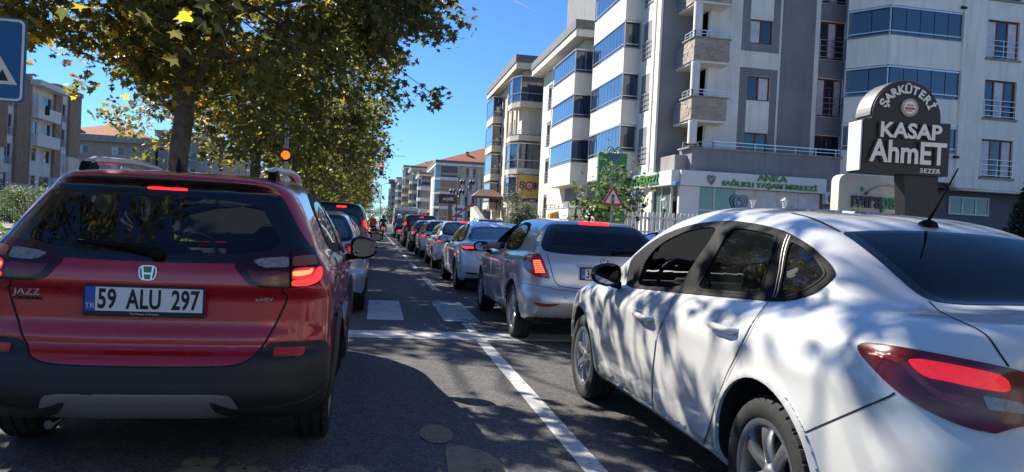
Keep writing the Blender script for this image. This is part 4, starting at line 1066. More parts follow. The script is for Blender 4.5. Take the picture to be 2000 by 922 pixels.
# ------------------------------------------------------------------ the rest of the queue
def wheel_set(r, kind):
    k = ('ws', r, kind)
    if k not in MATS: MATS[k] = wheel_meshes(r, 0.20, r*0.66, {0: 5, 1: 9, 2: 7}[kind], kind, False)
    return MATS[k]
def shell_hatch(L=4.25, W=0.893, H=1.47, roof=1.46, rake=0.42, belt=0.98, rl=0.76):
    k = L/4.25; d = roof-1.46
    return Shell(L=L, W=W, H=H+0.05,
        TL=[(0, 0.97), (0.3, belt+0.05), (1.5, belt+0.02), (2.9*k, belt-0.02), (3.15*k, belt-0.03), (3.7*k, 0.86), (4.1*k, 0.74), (L, 0.6)],
        BL=[(0, 0.29), (0.5, 0.21), (3.7*k, 0.20), (L, 0.25)],
        WP=[(0, W-0.07), (0.3, W-0.02), (0.8, W), (3.4*k, W-0.01), (3.9*k, W-0.08), (L, W-0.2)],
        SEC=[(0.18, -0.08), (0.3, -0.03), (0.5, 0.0), (0.72, -0.005), (0.86, -0.012), (0.95, -0.04), (1.05, -0.09), (1.2, -0.2)],
        YR=[(0.22, 0.14), (0.32, 0.04), (0.48, 0.0), (0.58, 0.015), (0.64, 0.07), (0.8, 0.075), (0.95, 0.10), (1.05, 0.16)],
        YF=[(0.2, L-0.1), (0.45, L), (0.65, L-0.04), (0.8, L-0.25), (1.0, L-0.7)], cR=0.10, cR4=0.12, kc=0.2, ct=0.05,
        GW=[(0.85, W-0.07), (0.96, W-0.095), (1.08, W-0.135), (1.2+d*0.4, W-0.19), (1.32+d, W-0.26), (1.42+d, W-0.32), (1.6+d, W-0.42)],
        GYR=[(0.7, 0.3), (0.93, 0.14), (1.0, 0.13), (1.05, 0.16), (1.38+d, 0.16+rake*0.85), (1.44+d, 0.16+rake*0.8), (1.6+d, 0.9)], cGR=0.16,
        GYF=[(0.85, 3.55*k), (0.95, 3.3*k), (1.36+d, 2.45*k), (1.5+d, 2.15*k)],
        TR=[(0.3, roof-0.05), (0.8, roof-0.02), (1.5, roof), (2.0, roof-0.003), (2.7, roof-0.07)], cr=0.06, kg=0.10, kroof=0.15, gmid=2.0, gtap=0.025, gtapr=0.015,
        wheels=[(rl, 0.31, 0.365), (rl+2.6*k, 0.31, 0.365)], flare=0.014)
def shell_sedan(L=4.63, W=0.89, roof=1.435):
    return Shell(L=L, W=W, H=roof+0.05,
        TL=[(0, 0.98), (0.12, 1.02), (0.5, 1.04), (0.8, 1.03), (1.4, 0.99), (2.2, 0.96), (3.3, 0.93), (3.6, 0.92), (4.1, 0.83), (4.5, 0.70), (4.7, 0.55)],
        BL=[(0, 0.30), (0.5, 0.20), (4.0, 0.19), (L, 0.24)],
        WP=[(0, W-0.10), (0.3, W-0.04), (0.9, W), (3.8, W-0.01), (4.3, W-0.09), (L, W-0.2)],
        SEC=[(0.18, -0.08), (0.3, -0.03), (0.5, 0.0), (0.72, 0.0), (0.84, -0.012), (0.95, -0.05), (1.02, -0.1), (1.2, -0.2)],
        YR=[(0.25, 0.14), (0.4, 0.03), (0.55, 0.0), (0.68, 0.03), (0.75, 0.075), (0.9, 0.08), (0.98, 0.05), (1.1, 0.10)],
        YF=[(0.2, 4.53), (0.45, L), (0.65, L-0.03), (0.8, L-0.2), (1.0, L-0.65)], cR=0.12, cR4=0.14, kc=0.20, kt=0.09, ct=0.05,
        GW=[(0.85, W-0.07), (0.95, W-0.10), (1.05, W-0.14), (1.2, W-0.21), (1.32, W-0.28), (1.42, W-0.35), (1.6, W-0.45)],
        GYR=[(0.9, 0.42), (1.0, 0.66), (1.34, 1.34), (1.5, 1.75)], cGR=0.16, nGR=0.5,
        GYF=[(0.85, 3.9), (0.95, 3.66), (1.34, 2.9), (1.5, 2.5)],
        TR=[(0.9, 1.26), (1.3, 1.37), (1.8, 1.42), (2.3, roof), (2.8, 1.40), (3.1, 1.34)], cr=0.06, kg=0.10, kroof=0.16, gmid=2.3, gtap=0.03, gtapr=0.03,
        wheels=[(1.03, 0.315, 0.365), (3.73, 0.315, 0.365)], flare=0.014)
def shell_van(L=4.45, W=0.91, roof=1.82):
    return Shell(L=L, W=W, H=roof+0.05,
        TL=[(0, 1.05), (3.3, 1.05), (3.7, 0.98), (4.2, 0.86), (L, 0.7)], BL=[(0, 0.28), (L, 0.24)],
        WP=[(0, W-0.05), (0.25, W-0.01), (0.8, W), (3.6, W-0.01), (4.1, W-0.08), (L, W-0.22)],
        SEC=[(0.18, -0.07), (0.3, -0.02), (0.5, 0.0), (0.8, 0.0), (1.0, -0.02), (1.15, -0.05)],
        YR=[(0.22, 0.1), (0.32, 0.02), (0.5, 0.0), (0.6, 0.03), (1.0, 0.05), (1.2, 0.07)], YF=[(0.2, L-0.1), (0.5, L), (0.7, L-0.05), (0.9, L-0.35), (1.1, L-0.8)],
        cR=0.05, cR4=0.08, kc=0.13, ct=0.03,
        GW=[(0.9, W-0.03), (1.05, W-0.045), (1.3, W-0.09), (roof-0.2, W-0.15), (roof, W-0.21)], GYR=[(0.8, 0.05), (1.0, 0.055), (1.2, 0.075), (roof-0.1, 0.17), (roof, 0.20)], cGR=0.06, nGR=1.0,
        GYF=[(0.85, 3.95), (1.0, 3.72), (roof-0.15, 2.95), (roof, 2.7)], TR=[(0.1, roof-0.03), (1.0, roof), (2.4, roof), (3.0, roof-0.05)], cr=0.05, kg=0.10, kroof=0.14, gmid=2.0, gtap=0.015, gtapr=0.004,
        wheels=[(0.85, 0.315, 0.37), (3.5, 0.315, 0.37)], flare=0.012)
def shell_bus(L=6.6, W=1.0, roof=2.62):
    return Shell(L=L, W=W, H=roof+0.06,
        TL=[(0, 1.2), (5.2, 1.2), (5.7, 1.1), (6.3, 0.95), (L, 0.8)], BL=[(0, 0.34), (L, 0.28)],
        WP=[(0, W-0.04), (0.3, W), (5.6, W-0.01), (6.2, W-0.1), (L, W-0.22)], SEC=[(0.2, -0.05), (0.4, 0), (1.2, 0.0), (1.4, -0.02)],
        YR=[(0.25, 0.06), (0.4, 0), (0.6, 0.02), (1.4, 0.03)], YF=[(0.2, L-0.1), (0.6, L), (0.9, L-0.2), (1.2, L-0.9)], cR=0.03, cR4=0.03, kc=0.12, ct=0.02,
        GW=[(0.9, W-0.01), (1.3, W-0.02), (1.8, W-0.06), (roof-0.1, W-0.12)], GYR=[(0.8, 0.02), (1.3, 0.03), (roof, 0.10)], cGR=0.03, nGR=1.0,
        GYF=[(1.0, 5.9), (1.2, 5.6), (roof-0.2, 4.9), (roof, 4.7)], TR=[(0, roof), (4.6, roof), (5.2, roof-0.1)], cr=0.04, kg=0.12, kroof=0.18, gmid=3, gtap=0.01, gtapr=0.0,
        wheels=[(1.1, 0.34, 0.40), (4.8, 0.34, 0.40)], flare=0.008)

def dress(car, paintm, h, rw, lampW, sides, lamp_m='lens_red', brake=None, third=None, plate_z=0.84, plate_txt=None, wheel=(0.31, 0), mirror=None, rin=None, see=False, wind=None, bumper_low=True, mirmat=None, gap=True, track=None, hole_side=None, squash=0.95):
    """fits glazing, lamps, plate, mirrors and wheels to a body"""
    S = car.sh.S; W = S['W']
    glz = MATS['glass_tint'] if see else MATS['glass_far']
    if see:
        car.holes = [('B', inset(rw, 0.06) if rin is None else rin)]+[(k, p) for k in 'LR' for p in sides]+([('F', wind)] if wind else [])
    car.body(paintm, h, interior=MATS['cabin'] if see else None)
    ri = inset(rw, 0.05) if rin is None else rin
    of = max(0.004, 0.28*h)
    g = car.patch('rear_window', 'B', ri, glz, of, 0.06, rim=0)
    car.patch('window_border', 'B', rw, MATS['frit'], of, 0.05, holes=[ri], parent=g, rim=0.003)
    for md in 'LR':
        for i, poly in enumerate(sides):
            op = hole_side is not None and md == 'L' and i == hole_side
            if not op: q = car.patch('side_window', md, inset(poly, 0.0), glz, 0.003, 0.07, rim=0)
            car.patch('window_frame', md, inset(poly, -0.035), MATS['car_black'], 0.004, 0.06, holes=[inset(poly, 0.004)], rim=0.003)
        if gap:  # dark ribbons on the skin stand in for shade in the door gaps
            yr = car.sh.wh[0][0]; yf = car.sh.wh[1][0]; ym = (yr+yf)/2+0.05
            car.seam('panel_gap_shade', md, [(ym, 0.98), (ym, 0.55), (ym-0.05, 0.33)], MATS['gap_shade_and_divider'], 0.008, h=0.06)
            car.seam('panel_gap_shade', md, [(yf-0.42, 0.95), (yf-0.40, 0.6), (yf-0.48, 0.33), (yr+0.5, 0.33), (yr+0.38, 0.55), (yr+0.22, 0.72), (yr+0.15, 0.98)], MATS['gap_shade_and_divider'], 0.008, h=0.06)
            for y, pl in ((yr+0.42, [(ym-0.012, 0.94), (ym-0.012, 0.55), (ym-0.055, 0.345), (yr+0.51, 0.345), (yr+0.395, 0.55), (yr+0.235, 0.72), (yr+0.17, 0.94)]), (ym+0.16, [(ym+0.012, 0.94), (ym+0.012, 0.55), (ym-0.03, 0.345), (yf-0.49, 0.345), (yf-0.415, 0.6), (yf-0.435, 0.92)])):
                dr = car.patch('door', md, pl, paintm, max(0.006, 0.25*h), 0.07, smooth=1, q=0.06, rim=0.004)
                p, n = car.pts(md, [(y, 0.86)], 0.025)
                MB().cbox((0, 0, 0), (0.03, 0.19, 0.03), 0.009).build('handle', paintm, dr).location = p[0]
    if wind: car.patch('windscreen', 'F', inset(wind, -0.05), MATS['glass_clear'] if see else glz, 0.004, 0.09, rim=0)
    lamps = car.patch('tail_light', 'W', lampW, MATS[lamp_m], 0.008, 0.04, both=True)
    if brake:
        for lp, mi in zip(lamps, (False, True)):
            for b_, mm in brake: car.patch('brake_light', 'W', b_, MATS[mm], 0.013, 0.03, parent=lp, mirror=mi, rim=0.003)
    if third:
        x, z, w, ht = third
        car.patch('third_brake_light', 'B', [(x-w, z-ht), (x+w, z-ht), (x+w, z+ht), (x-w, z+ht)], MATS['lamp_on'], 0.012, 0.05, smooth=1, q=0.1)
    if bumper_low: car.patch('bumper_lower', 'W', [(-0.95, 0.31), (0.95, 0.31), (0.9, 0.26), (-0.9, 0.26)], MATS['cladding'], 0.008, 0.06)
    p, n = car.pts('B', [(0, plate_z)], 0.0)
    rot = (-math.atan2(n[0][2], -n[0][1])*0.6, 0, 0)
    if plate_txt: plate(car.root, (0, p[0][1]-0.012, plate_z), '', rot=rot, split=plate_txt[0], strip=plate_txt[1])
    elif plate_z > 0:
        k = MB().cbox((0, 0, 0), (0.52, 0.012, 0.112), 0.003).build('number_plate', MATS['plate_white'], car.root); k.location = (0, p[0][1]-0.01, plate_z); k.rotation_euler = rot
    mx, my, mz = mirror or (W+0.09, car.sh.wh[1][0]-0.62, 1.0)
    mirror_pair(car, mx, my, mz, mirmat or paintm, w=0.22, hgt=0.15)
    put_wheels(car, track or W-0.115, wheel[0], wheel_set(*wheel))
    car.root.scale.z = squash
    return car

P_WHITE2 = paint('paint_pearl_white', (0.76, 0.77, 0.79), rough=0.28, dirt=0.05)
P_BLACK = paint('paint_black', (0.010, 0.010, 0.012), rough=0.2)
P_MAROON = paint('paint_maroon', (0.10, 0.010, 0.016), rough=0.25, metal=0.2)
P_BLUE = paint('paint_blue', (0.03, 0.07, 0.16), rough=0.25, metal=0.3)
hs_f = [(1.95, 1.00), (3.0, 0.965), (2.62, 1.22), (2.30, 1.345), (1.95, 1.36)]
hs_r = [(0.98, 1.04), (1.88, 1.005), (1.88, 1.36), (1.35, 1.355), (1.05, 1.24)]
hs_q = [(0.45, 1.09), (0.90, 1.05), (0.96, 1.25), (0.85, 1.31), (0.62, 1.24)]
h_wind = [(-0.66, 1.0), (0.66, 1.0), (0.52, 1.37), (-0.52, 1.37)]
h_rw = [(-0.70, 1.045), (-0.56, 1.34), (-0.48, 1.385), (0.48, 1.385), (0.56, 1.34), (0.70, 1.045), (0.5, 1.005), (0, 0.995), (-0.5, 1.005)]

def build_kia():
    sh = shell_hatch(4.30, 0.895, 1.48, roof=1.405, rake=0.38, rl=0.74)
    car = Car('hatchback_car', 'silver hatchback with driver\'s arm out of the window and dotted red brake light', 'car', sh, (2.455, 7.66))
    lampW = [(0.62, 1.04), (0.78, 1.06), (0.96, 1.02), (1.06, 0.93), (1.02, 0.82), (0.90, 0.76), (0.70, 0.70), (0.60, 0.70), (0.58, 0.86)]
    lampP = [(1020, 511), (1026, 503), (1037, 496), (1054, 495), (1061, 508), (1068, 525), (1076, 545), (1060, 543), (1045, 539), (1031, 531), (1023, 522)]
    sides = [hs_f, hs_r]
    car.holes = []
    dn = lambda P: [(a, 1.0+(b-1.0)*0.85) for a, b in P]
    k_rw = dn(h_rw); sides = [dn(hs_f), dn(hs_r)]
    dress(car, P_SILVER, 0.024, k_rw, lampW, sides, third=(0.0, 1.345, 0.17, 0.016), see=True, wind=dn(h_wind), plate_z=0.80,
          plate_txt=([('34', -0.165), ('GY', -0.02)], ''), wheel=(0.315, 1), mirror=(0.98, 2.72, 0.975), mirmat=MATS['car_black'], hole_side=0, squash=1.0, rin=inset(k_rw, 0.08))
    # replace lamps: traced shape with clear indicator and lit dotted panel
    for c in [c for c in car.root.children if c.name.startswith('tail_light')]: bpy.data.objects.remove(c, do_unlink=True)
    L_ = car.patch('tail_light', 'P', lampP, MATS['lens_red'], 0.008, 3.0, both=True, q=0.15)
    for lp, mi in zip(L_, (False, True)):
        car.patch('indicator_lens', 'P', [(1023, 512), (1040, 511), (1043, 528), (1030, 525), (1025, 520)], MATS['lens_clear'], 0.012, 3.0, parent=lp, mirror=mi, rim=0.002)
        car.patch('brake_light', 'P', [(1042, 508), (1055, 507), (1066, 534), (1046, 533)], MATS['lamp_on_soft'], 0.011, 3.0, parent=lp, mirror=mi, rim=0.002)
        dots = MB()
        for j in range(7):
            for i in range(6):
                px, py = 1043.5+i*2.3+j*1.3*(0.55+0.1*i), 510+j*3.6
                p, n = car.pts('P', [(px, py)], 0.013); p = p[0]*np.array([-1 if mi else 1, 1, 1])
                dots.lathe([(0.0001, -0.004), (0.006, -0.001), (0.0065, 0.004)], 6, c=p, axis='y')
        d = dots.build('light_dots', MATS['lamp_hot'], lp); d['kind'] = 'stuff'
    car.patch('reflector', 'B', [(-0.76, 0.475), (-0.62, 0.468), (-0.47, 0.478), (-0.53, 0.448), (-0.62, 0.430), (-0.72, 0.44)], mat('reflector_dim', (0.22, 0.015, 0.02), 0.25, coat=0.5), 0.006, 0.03, both=True)
    for sx in (-1, 1):
        car.seam('panel_gap_shade', 'B', [(sx*0.62, 1.0), (sx*0.585, 0.85), (sx*0.54, 0.70), (sx*0.46, 0.645), (0, 0.635)], MATS['gap_shade_and_divider'], 0.008)
        car.seam('panel_gap_shade', 'B', [(sx*0.86, 0.66), (sx*0.74, 0.655), (sx*0.6, 0.64), (sx*0.5, 0.615), (0, 0.605)], MATS['gap_shade_and_divider'], 0.005)
    yb = lambda x, z, o: float(car.pts('B', [(x, z)])[0][0][1])-o
    bar_ = MB().cbox((0, 0, 0), (0.60, 0.03, 0.03), 0.012).build('tailgate_trim', P_SILVER, car.root); bar_.location = (0, yb(0, 0.885, 0.008), 0.885)
    em = MB().lathe([(0.0005, -0.006), (0.058, -0.005), (0.062, 0.002)], 28, axis='y').build('emblem', MATS['chrome'], car.root); em.location = (0, yb(0, 0.94, 0.004), 0.94); em.scale = (1, 1, 0.5); em.rotation_euler = (0, 0, 0)
    e2 = MB().lathe([(0.0005, -0.008), (0.053, -0.007)], 28, axis='y').build('emblem_face', MATS['car_gloss_black'], em)
    text('emblem_lettering', 'KIA', 0.05, MATS['chrome'], em, (0, -0.0085, 0), depth=0.001, sx=0.85).scale = (0.85, 1.7, 1)
    text('model_badge', 'CEED', 0.045, MATS['satin_silver'], car.root, (-0.40, yb(-0.40, 0.95, 0.004), 0.95), (math.pi/2-0.12, 0, -0.1), depth=0.003, sx=1.3)
    wp = MB().tube([(x, yb(x, z, o), z) for x, z, o in ((0.10, 1.04, 0.03), (0.22, 1.055, 0.03), (0.50, 1.06, 0.012))], [0.02, 0.015, 0.008], 8).build('rear_wiper', MATS['car_black'], car.root)
    p, n = car.pts('T', [(0.0, 0.75)]); MB().tube([p[0]-np.array([0, 0, 0.01]), p[0]+np.array([0, 0.01, 0.03]), p[0]+np.array([0, -0.12, 0.16])], [0.02, 0.009, 0.003], 8).build('antenna', MATS['car_black'], car.root)
    for x in (-0.38, 0.38): box_seat(car, x, 2.25, 0.28, hz=1.06); box_seat(car, x, 1.25, 0.30, 0.56, hz=1.02)
    dashboard(car, 3.05, 0.93, 0.68); steering(car, -0.38, 2.75, 0.90)
    for sx in (-0.24, 0.33): MB().lathe([(0.012, 0), (0.013, -0.003), (0.0, -0.004)], 10, axis='y').build('parking_sensor', P_GREY, car.root).location = (sx*1.8, yb(sx*1.8, 0.545, 0.002), 0.545)
    return car

def build_queue():
    # pale saloon ahead of the silver hatchback
    s = shell_sedan(4.63, 0.89, 1.43)
    c = Car('saloon_car', 'pearl white saloon with thin red tail lights waiting ahead of the silver hatchback', 'car', s, (2.42, 13.4))
    rw = [(-0.69, 1.03), (-0.60, 1.16), (-0.52, 1.315), (0.52, 1.315), (0.60, 1.16), (0.69, 1.03), (0.4, 1.01), (-0.4, 1.01)]
    dress(c, P_WHITE2, 0.03, rw, [(0.42, 0.93), (0.75, 0.945), (1.02, 0.93), (1.10, 0.89), (1.0, 0.84), (0.8, 0.825), (0.5, 0.86)],
          [[(2.0, 0.985), (3.2, 0.955), (2.75, 1.20), (2.45, 1.32), (2.0, 1.345)], [(1.02, 1.02), (1.92, 0.99), (1.92, 1.345), (1.55, 1.30), (1.2, 1.16)]],
          lamp_m='lens_dark_red', brake=[([(0.62, 0.92), (0.95, 0.92), (1.02, 0.895), (0.9, 0.875), (0.66, 0.89)], 'lamp_on')], wheel=(0.315, 2), plate_z=0.80,
          wind=[(-0.66, 0.98), (0.66, 0.98), (0.50, 1.32), (-0.50, 1.32)], mirror=(0.97, 3.08, 0.99))
    c.seam('panel_gap_shade', 'B', [(-0.60, 1.0), (-0.60, 0.75), (-0.50, 0.64), (0.5, 0.64), (0.60, 0.75), (0.6, 1.0)], MATS['gap_shade_and_divider'], 0.008)
    c.patch('bumper_vent', 'W', [(0.55, 0.415), (0.85, 0.42), (0.82, 0.385), (0.58, 0.385)], MATS['cladding'], 0.006, 0.04, both=True)
    c.patch('third_brake_light', 'B', [(-0.09, 1.02), (0.09, 1.02), (0.09, 1.035), (-0.09, 1.035)], MATS['lamp_on'], 0.014, 0.05, smooth=0)
    # light grey hatchback with C-shaped lamps
    s = shell_hatch(4.5, 0.90, 1.46, roof=1.44, rake=0.55, rl=0.85)
    c = Car('hatchback_car', 'pale silver hatchback with C-shaped orange-red tail lights', 'car', s, (2.45, 20.0))
    dress(c, P_WHITE2, 0.035, h_rw, [(0.55, 0.98), (0.95, 0.98), (1.08, 0.90), (0.98, 0.80), (0.56, 0.78)], [hs_f, hs_r], brake=[([(0.66, 0.95), (0.98, 0.95), (1.02, 0.9), (0.9, 0.915), (0.8, 0.88), (0.86, 0.83), (0.95, 0.815), (0.7, 0.81), (0.66, 0.87)], 'lamp_on')], third=(0, 1.39, 0.16, 0.018), wheel=(0.315, 1), wind=h_wind)
    p, n = c.pts('T', [(-0.25, 0.9)]); MB().tube([p[0], p[0]+np.array([0, 0.0, 0.03]), p[0]+np.array([0, -0.1, 0.3])], [0.015, 0.006, 0.003], 6).build('antenna', MATS['car_black'], c.root)
    # white hatch
    s = shell_hatch(4.1, 0.87, 1.48, roof=1.47, rake=0.3, rl=0.7)
    c = Car('hatchback_car', 'small bright white hatchback with tall red lights behind a pale silver one', 'car', s, (2.42, 26.3))
    lp = [(0.66, 1.02), (0.86, 1.02), (0.98, 0.9), (0.92, 0.76), (0.72, 0.76)]
    dress(c, P_WHITE, 0.04, h_rw, lp, [[(a*0.965, b) for a, b in hs_f], [(a*0.965, b) for a, b in hs_r]], brake=[(inset(lp, 0.035), 'lamp_on')], wheel=(0.31, 0), wind=h_wind)
    # small black hatch
    s = shell_hatch(4.0, 0.86, 1.46, roof=1.45, rake=0.35, rl=0.7)
    c = Car('hatchback_car', 'small black hatchback with round red light beside the maroon van', 'car', s, (2.30, 31.6))
    dress(c, P_BLACK, 0.045, h_rw, lp, [[(a*0.94, b) for a, b in hs_f], [(a*0.94, b) for a, b in hs_r]], brake=[(inset(lp, 0.05), 'lamp_on')], wheel=(0.31, 0), wind=[(a, b-0.01) for a, b in h_wind])
    # maroon van
    s = shell_van(4.5, 0.92, 1.84)
    c = Car('van', 'dark maroon passenger van with wide rear window and high brake light', 'van', s, (2.25, 37.6))
    v_rw = [(-0.74, 1.16), (-0.66, 1.58), (0.66, 1.58), (0.74, 1.16)]; v_s = [[(2.5, 1.10), (3.6, 1.08), (3.1, 1.48), (2.5, 1.53)], [(1.4, 1.12), (2.42, 1.10), (2.42, 1.53), (1.4, 1.53)], [(0.4, 1.14), (1.3, 1.12), (1.3, 1.53), (0.48, 1.52)]]
    v_l = [(0.74, 1.45), (0.92, 1.42), (0.98, 1.2), (0.95, 0.85), (0.78, 0.85)]
    dress(c, P_MAROON, 0.05, v_rw, v_l, v_s, brake=[([(0.78, 1.38), (0.92, 1.36), (0.94, 1.2), (0.79, 1.2)], 'lamp_on')], third=(0, 1.68, 0.10, 0.018), wheel=(0.315, 0), wind=[(-0.7, 1.12), (0.7, 1.12), (0.6, 1.6), (-0.6, 1.6)], mirror=(1.02, 3.3, 1.12), plate_z=0.75, squash=0.91)
    # school minibus
    s = shell_bus()
    c = Car('minibus', 'white school minibus with black and white chevron rear panel reading OKUL', 'minibus', s, (2.2, 55.5))
    b_rw = [(-0.80, 1.45), (-0.74, 2.25), (0.74, 2.25), (0.80, 1.45)]
    dress(c, P_WHITE, 0.06, b_rw, [(0.86, 1.5), (0.99, 1.5), (1.0, 1.1), (0.87, 1.1)], [[(3.9, 1.35), (5.1, 1.3), (4.7, 1.95), (3.9, 2.0)], [(2.3, 1.35), (3.8, 1.35), (3.8, 2.0), (2.3, 2.0)], [(0.5, 1.35), (2.2, 1.35), (2.2, 2.0), (0.55, 2.0)]],
          brake=[([(0.88, 1.48), (0.98, 1.48), (0.985, 1.3), (0.885, 1.3)], 'lamp_on')], wheel=(0.34, 0), mirror=(1.12, 4.75, 1.45), plate_z=0.75, gap=False, track=0.86, squash=0.91)
    pan = [(-0.84, 1.30), (-0.80, 2.30), (0.80, 2.30), (0.84, 1.30)]
    pn = c.patch('chevron_panel', 'B', pan, mat('chevron_black', (0.02, 0.022, 0.022), 0.5), 0.035, 0.2, smooth=0)
    for k in range(-1, 6):
        for sg in (-1, 1):
            z0 = 1.06+k*0.27
            pl = [(0.0, z0+0.62), (sg*0.80, z0), (sg*0.80, z0+0.13), (0.0, z0+0.75)]
            pl = [(a, min(2.27, max(1.33, b))) for a, b in pl]
            if max(b for a, b in pl)-min(b for a, b in pl) < 0.05: continue
            c.patch('chevron_stripe', 'B', pl, mat('chevron_cream', (0.60, 0.62, 0.52), 0.5), 0.042, 0.25, parent=pn, smooth=0, rim=0)
    p, n = c.pts('B', [(-0.30, 1.68)])
    MB().cbox((-0.36, p[0][1]-0.052, 1.66), (0.86, 0.012, 0.26), 0.003).build('sign_backing', mat('chevron_black', (0, 0, 0)), pn)
    text('school_lettering', 'OKUL', 0.25, MATS['white_print'], pn, (-0.36, p[0][1]-0.062, 1.66), depth=0.002, bold=0.006)
    # left lane: silver hatch, tall dark one, white car
    s = shell_hatch(4.2, 0.88, 1.47, roof=1.46, rake=0.5, rl=0.72)
    c = Car('hatchback_car', 'silver hatchback with curved rear window ahead of the red crossover', 'car', s, (-0.97, 9.95))
    lp2 = [(0.62, 1.0), (0.9, 0.98), (1.1, 0.92), (1.0, 0.82), (0.66, 0.82)]
    dress(c, P_SILVER, 0.03, h_rw, lp2, [hs_f, hs_r], brake=[(inset(lp2, 0.04), 'lamp_on_soft')], wheel=(0.315, 0), wind=h_wind, mirmat=MATS['car_black'], mirror=(0.99, 2.75, 1.04), third=(0, 1.40, 0.14, 0.015))
    s = shell_van(4.4, 0.90, 1.72)
    c = Car('multipurpose_car', 'tall black people carrier ahead of the silver hatchback with curved window', 'car', s, (-1.02, 15.6))
    dress(c, P_BLACK, 0.045, [(a, b-0.08) for a, b in v_rw], [(a, b-0.05) for a, b in v_l], [[(a, b-0.08) for a, b in k] for k in v_s], brake=[([(0.78, 1.33), (0.92, 1.31), (0.94, 1.15), (0.79, 1.15)], 'lamp_on')], third=(0.3, 1.60, 0.10, 0.016), wheel=(0.315, 0), wind=[(-0.7, 1.10), (0.7, 1.10), (0.6, 1.5), (-0.6, 1.5)], mirror=(1.0, 3.25, 1.05), plate_z=0.75)
    s = shell_hatch(4.2, 0.88, 1.47, roof=1.46, rake=0.4, rl=0.72)
    c = Car('hatchback_car', 'white hatchback with glowing red light queueing under the plane trees', 'car', s, (-1.05, 21.6))
    dress(c, P_WHITE2, 0.045, h_rw, lp2, [hs_f, hs_r], brake=[(inset(lp2, 0.03), 'lamp_hot')], wheel=(0.315, 0), wind=h_wind, third=(0, 1.40, 0.14, 0.015))
    proto_b, proto_w = c, None
    for y, pm, lab in ((27.6, P_BLACK, 'black hatchback queueing under the trees just behind the motorcycles'), (33.6, P_GREY, 'grey hatchback queueing in the lane beside the maroon van')):
        r = copy_tree(c.root); r.location.y = y; r['label'] = lab
        for ch in r.children:
            if ch.name.startswith(('body', 'door', 'mirror')):
                ch.data = ch.data.copy(); ch.data.materials[0] = pm
    # lane on the far right: white saloon and dark estate with roof rails
    s = shell_sedan(4.63, 0.89, 1.45)
    c = Car('saloon_car', 'plain white saloon half hidden behind the dappled white saloon', 'car', s, (5.62, 10.9), rad(-1.5))
    dress(c, P_WHITE, 0.035, rw, [(0.5, 0.98), (0.9, 0.97), (1.05, 0.92), (1.0, 0.80), (0.55, 0.80)],
          [[(2.0, 0.985), (3.2, 0.955), (2.75, 1.20), (2.45, 1.32), (2.0, 1.345)], [(1.02, 1.02), (1.92, 0.99), (1.92, 1.345), (1.55, 1.30), (1.2, 1.16)]],
          brake=[([(0.62, 0.94), (0.95, 0.93), (0.98, 0.86), (0.65, 0.86)], 'lamp_on_soft')], wheel=(0.315, 2), wind=[(-0.66, 0.98), (0.66, 0.98), (0.50, 1.32), (-0.50, 1.32)], mirror=(0.97, 3.08, 0.99))
    s = shell_van(4.5, 0.92, 1.70)
    c = Car('estate_car', 'dark grey off-road car with roof rails beside the pearl white saloon', 'car', s, (5.75, 37.0))
    dress(c, P_GREY, 0.05, [(a, b-0.10) for a, b in v_rw], [(a, b-0.10) for a, b in v_l], [[(a, b-0.1) for a, b in k] for k in v_s], brake=None, wheel=(0.315, 0), wind=[(-0.7, 1.08), (0.7, 1.08), (0.6, 1.48), (-0.6, 1.48)], mirror=(1.02, 3.25, 1.05), plate_z=0.75)
    for sx in (-1, 1):
        MB().tube([(sx*0.6, 0.5, 1.66), (sx*0.6, 0.65, 1.745), (sx*0.6, 2.3, 1.745), (sx*0.6, 2.5, 1.66)], 0.025, 6).build('roof_rail', MATS['satin_silver'], c.root)
    # oncoming side: white van seen through the red car's cabin
    s = shell_van(4.6, 0.93, 1.86)
    c = Car('van', 'white panel van on the far carriageway seen through the red crossover\'s rear window', 'van', s, (-10.6, 33.5), math.pi)
    dress(c, P_WHITE, 0.06, v_rw, v_l, v_s[:1], wheel=(0.315, 0), wind=[(-0.7, 1.12), (0.7, 1.12), (0.6, 1.6), (-0.6, 1.6)], mirror=(1.02, 3.3, 1.12), plate_z=0.75)
    c.patch('headlight', 'F', [(0.48, 0.74), (0.72, 0.76), (0.78, 0.88), (0.66, 0.94), (0.46, 0.84)], MATS['lens_clear'], 0.008, 0.05, both=True)
    c.patch('grille', 'F', [(-0.42, 0.58), (0.42, 0.58), (0.40, 0.78), (-0.40, 0.78)], MATS['car_black'], 0.006, 0.08)
# ------------------------------------------------------------------ foliage
def leaf_mat(name, cols, trans=0.45, rough=0.5):
    """leaf colour varies from leaf to leaf; light passes through"""
    m, nt, out = _new(name); N, Lk = nt.nodes, nt.links
    g = N.new('ShaderNodeNewGeometry'); cr = N.new('ShaderNodeValToRGB'); el = cr.color_ramp.elements
    n = len(cols)
    while len(el) < n: el.new(0.5)
    for i, c in enumerate(cols): el[i].position = i/(n-1); el[i].color = (*c, 1)
    Lk.new(g.outputs['Random Per Island'], cr.inputs[0])
    d = N.new('ShaderNodeBsdfPrincipled'); d.inputs['Roughness'].default_value = rough; d.inputs['Specular IOR Level'].default_value = 0.35
    t = N.new('ShaderNodeBsdfTranslucent'); mx = N.new('ShaderNodeMixShader'); mx.inputs[0].default_value = trans
    br = N.new('ShaderNodeVectorMath'); br.operation = 'SCALE'; br.inputs['Scale'].default_value = 1.9
    Lk.new(cr.outputs[0], d.inputs['Base Color']); Lk.new(cr.outputs[0], br.inputs[0]); Lk.new(br.outputs[0], t.inputs[0])
    Lk.new(d.outputs[0], mx.inputs[1]); Lk.new(t.outputs[0], mx.inputs[2]); Lk.new(mx.outputs[0], out.inputs[0])
    MATS[name] = m; return m
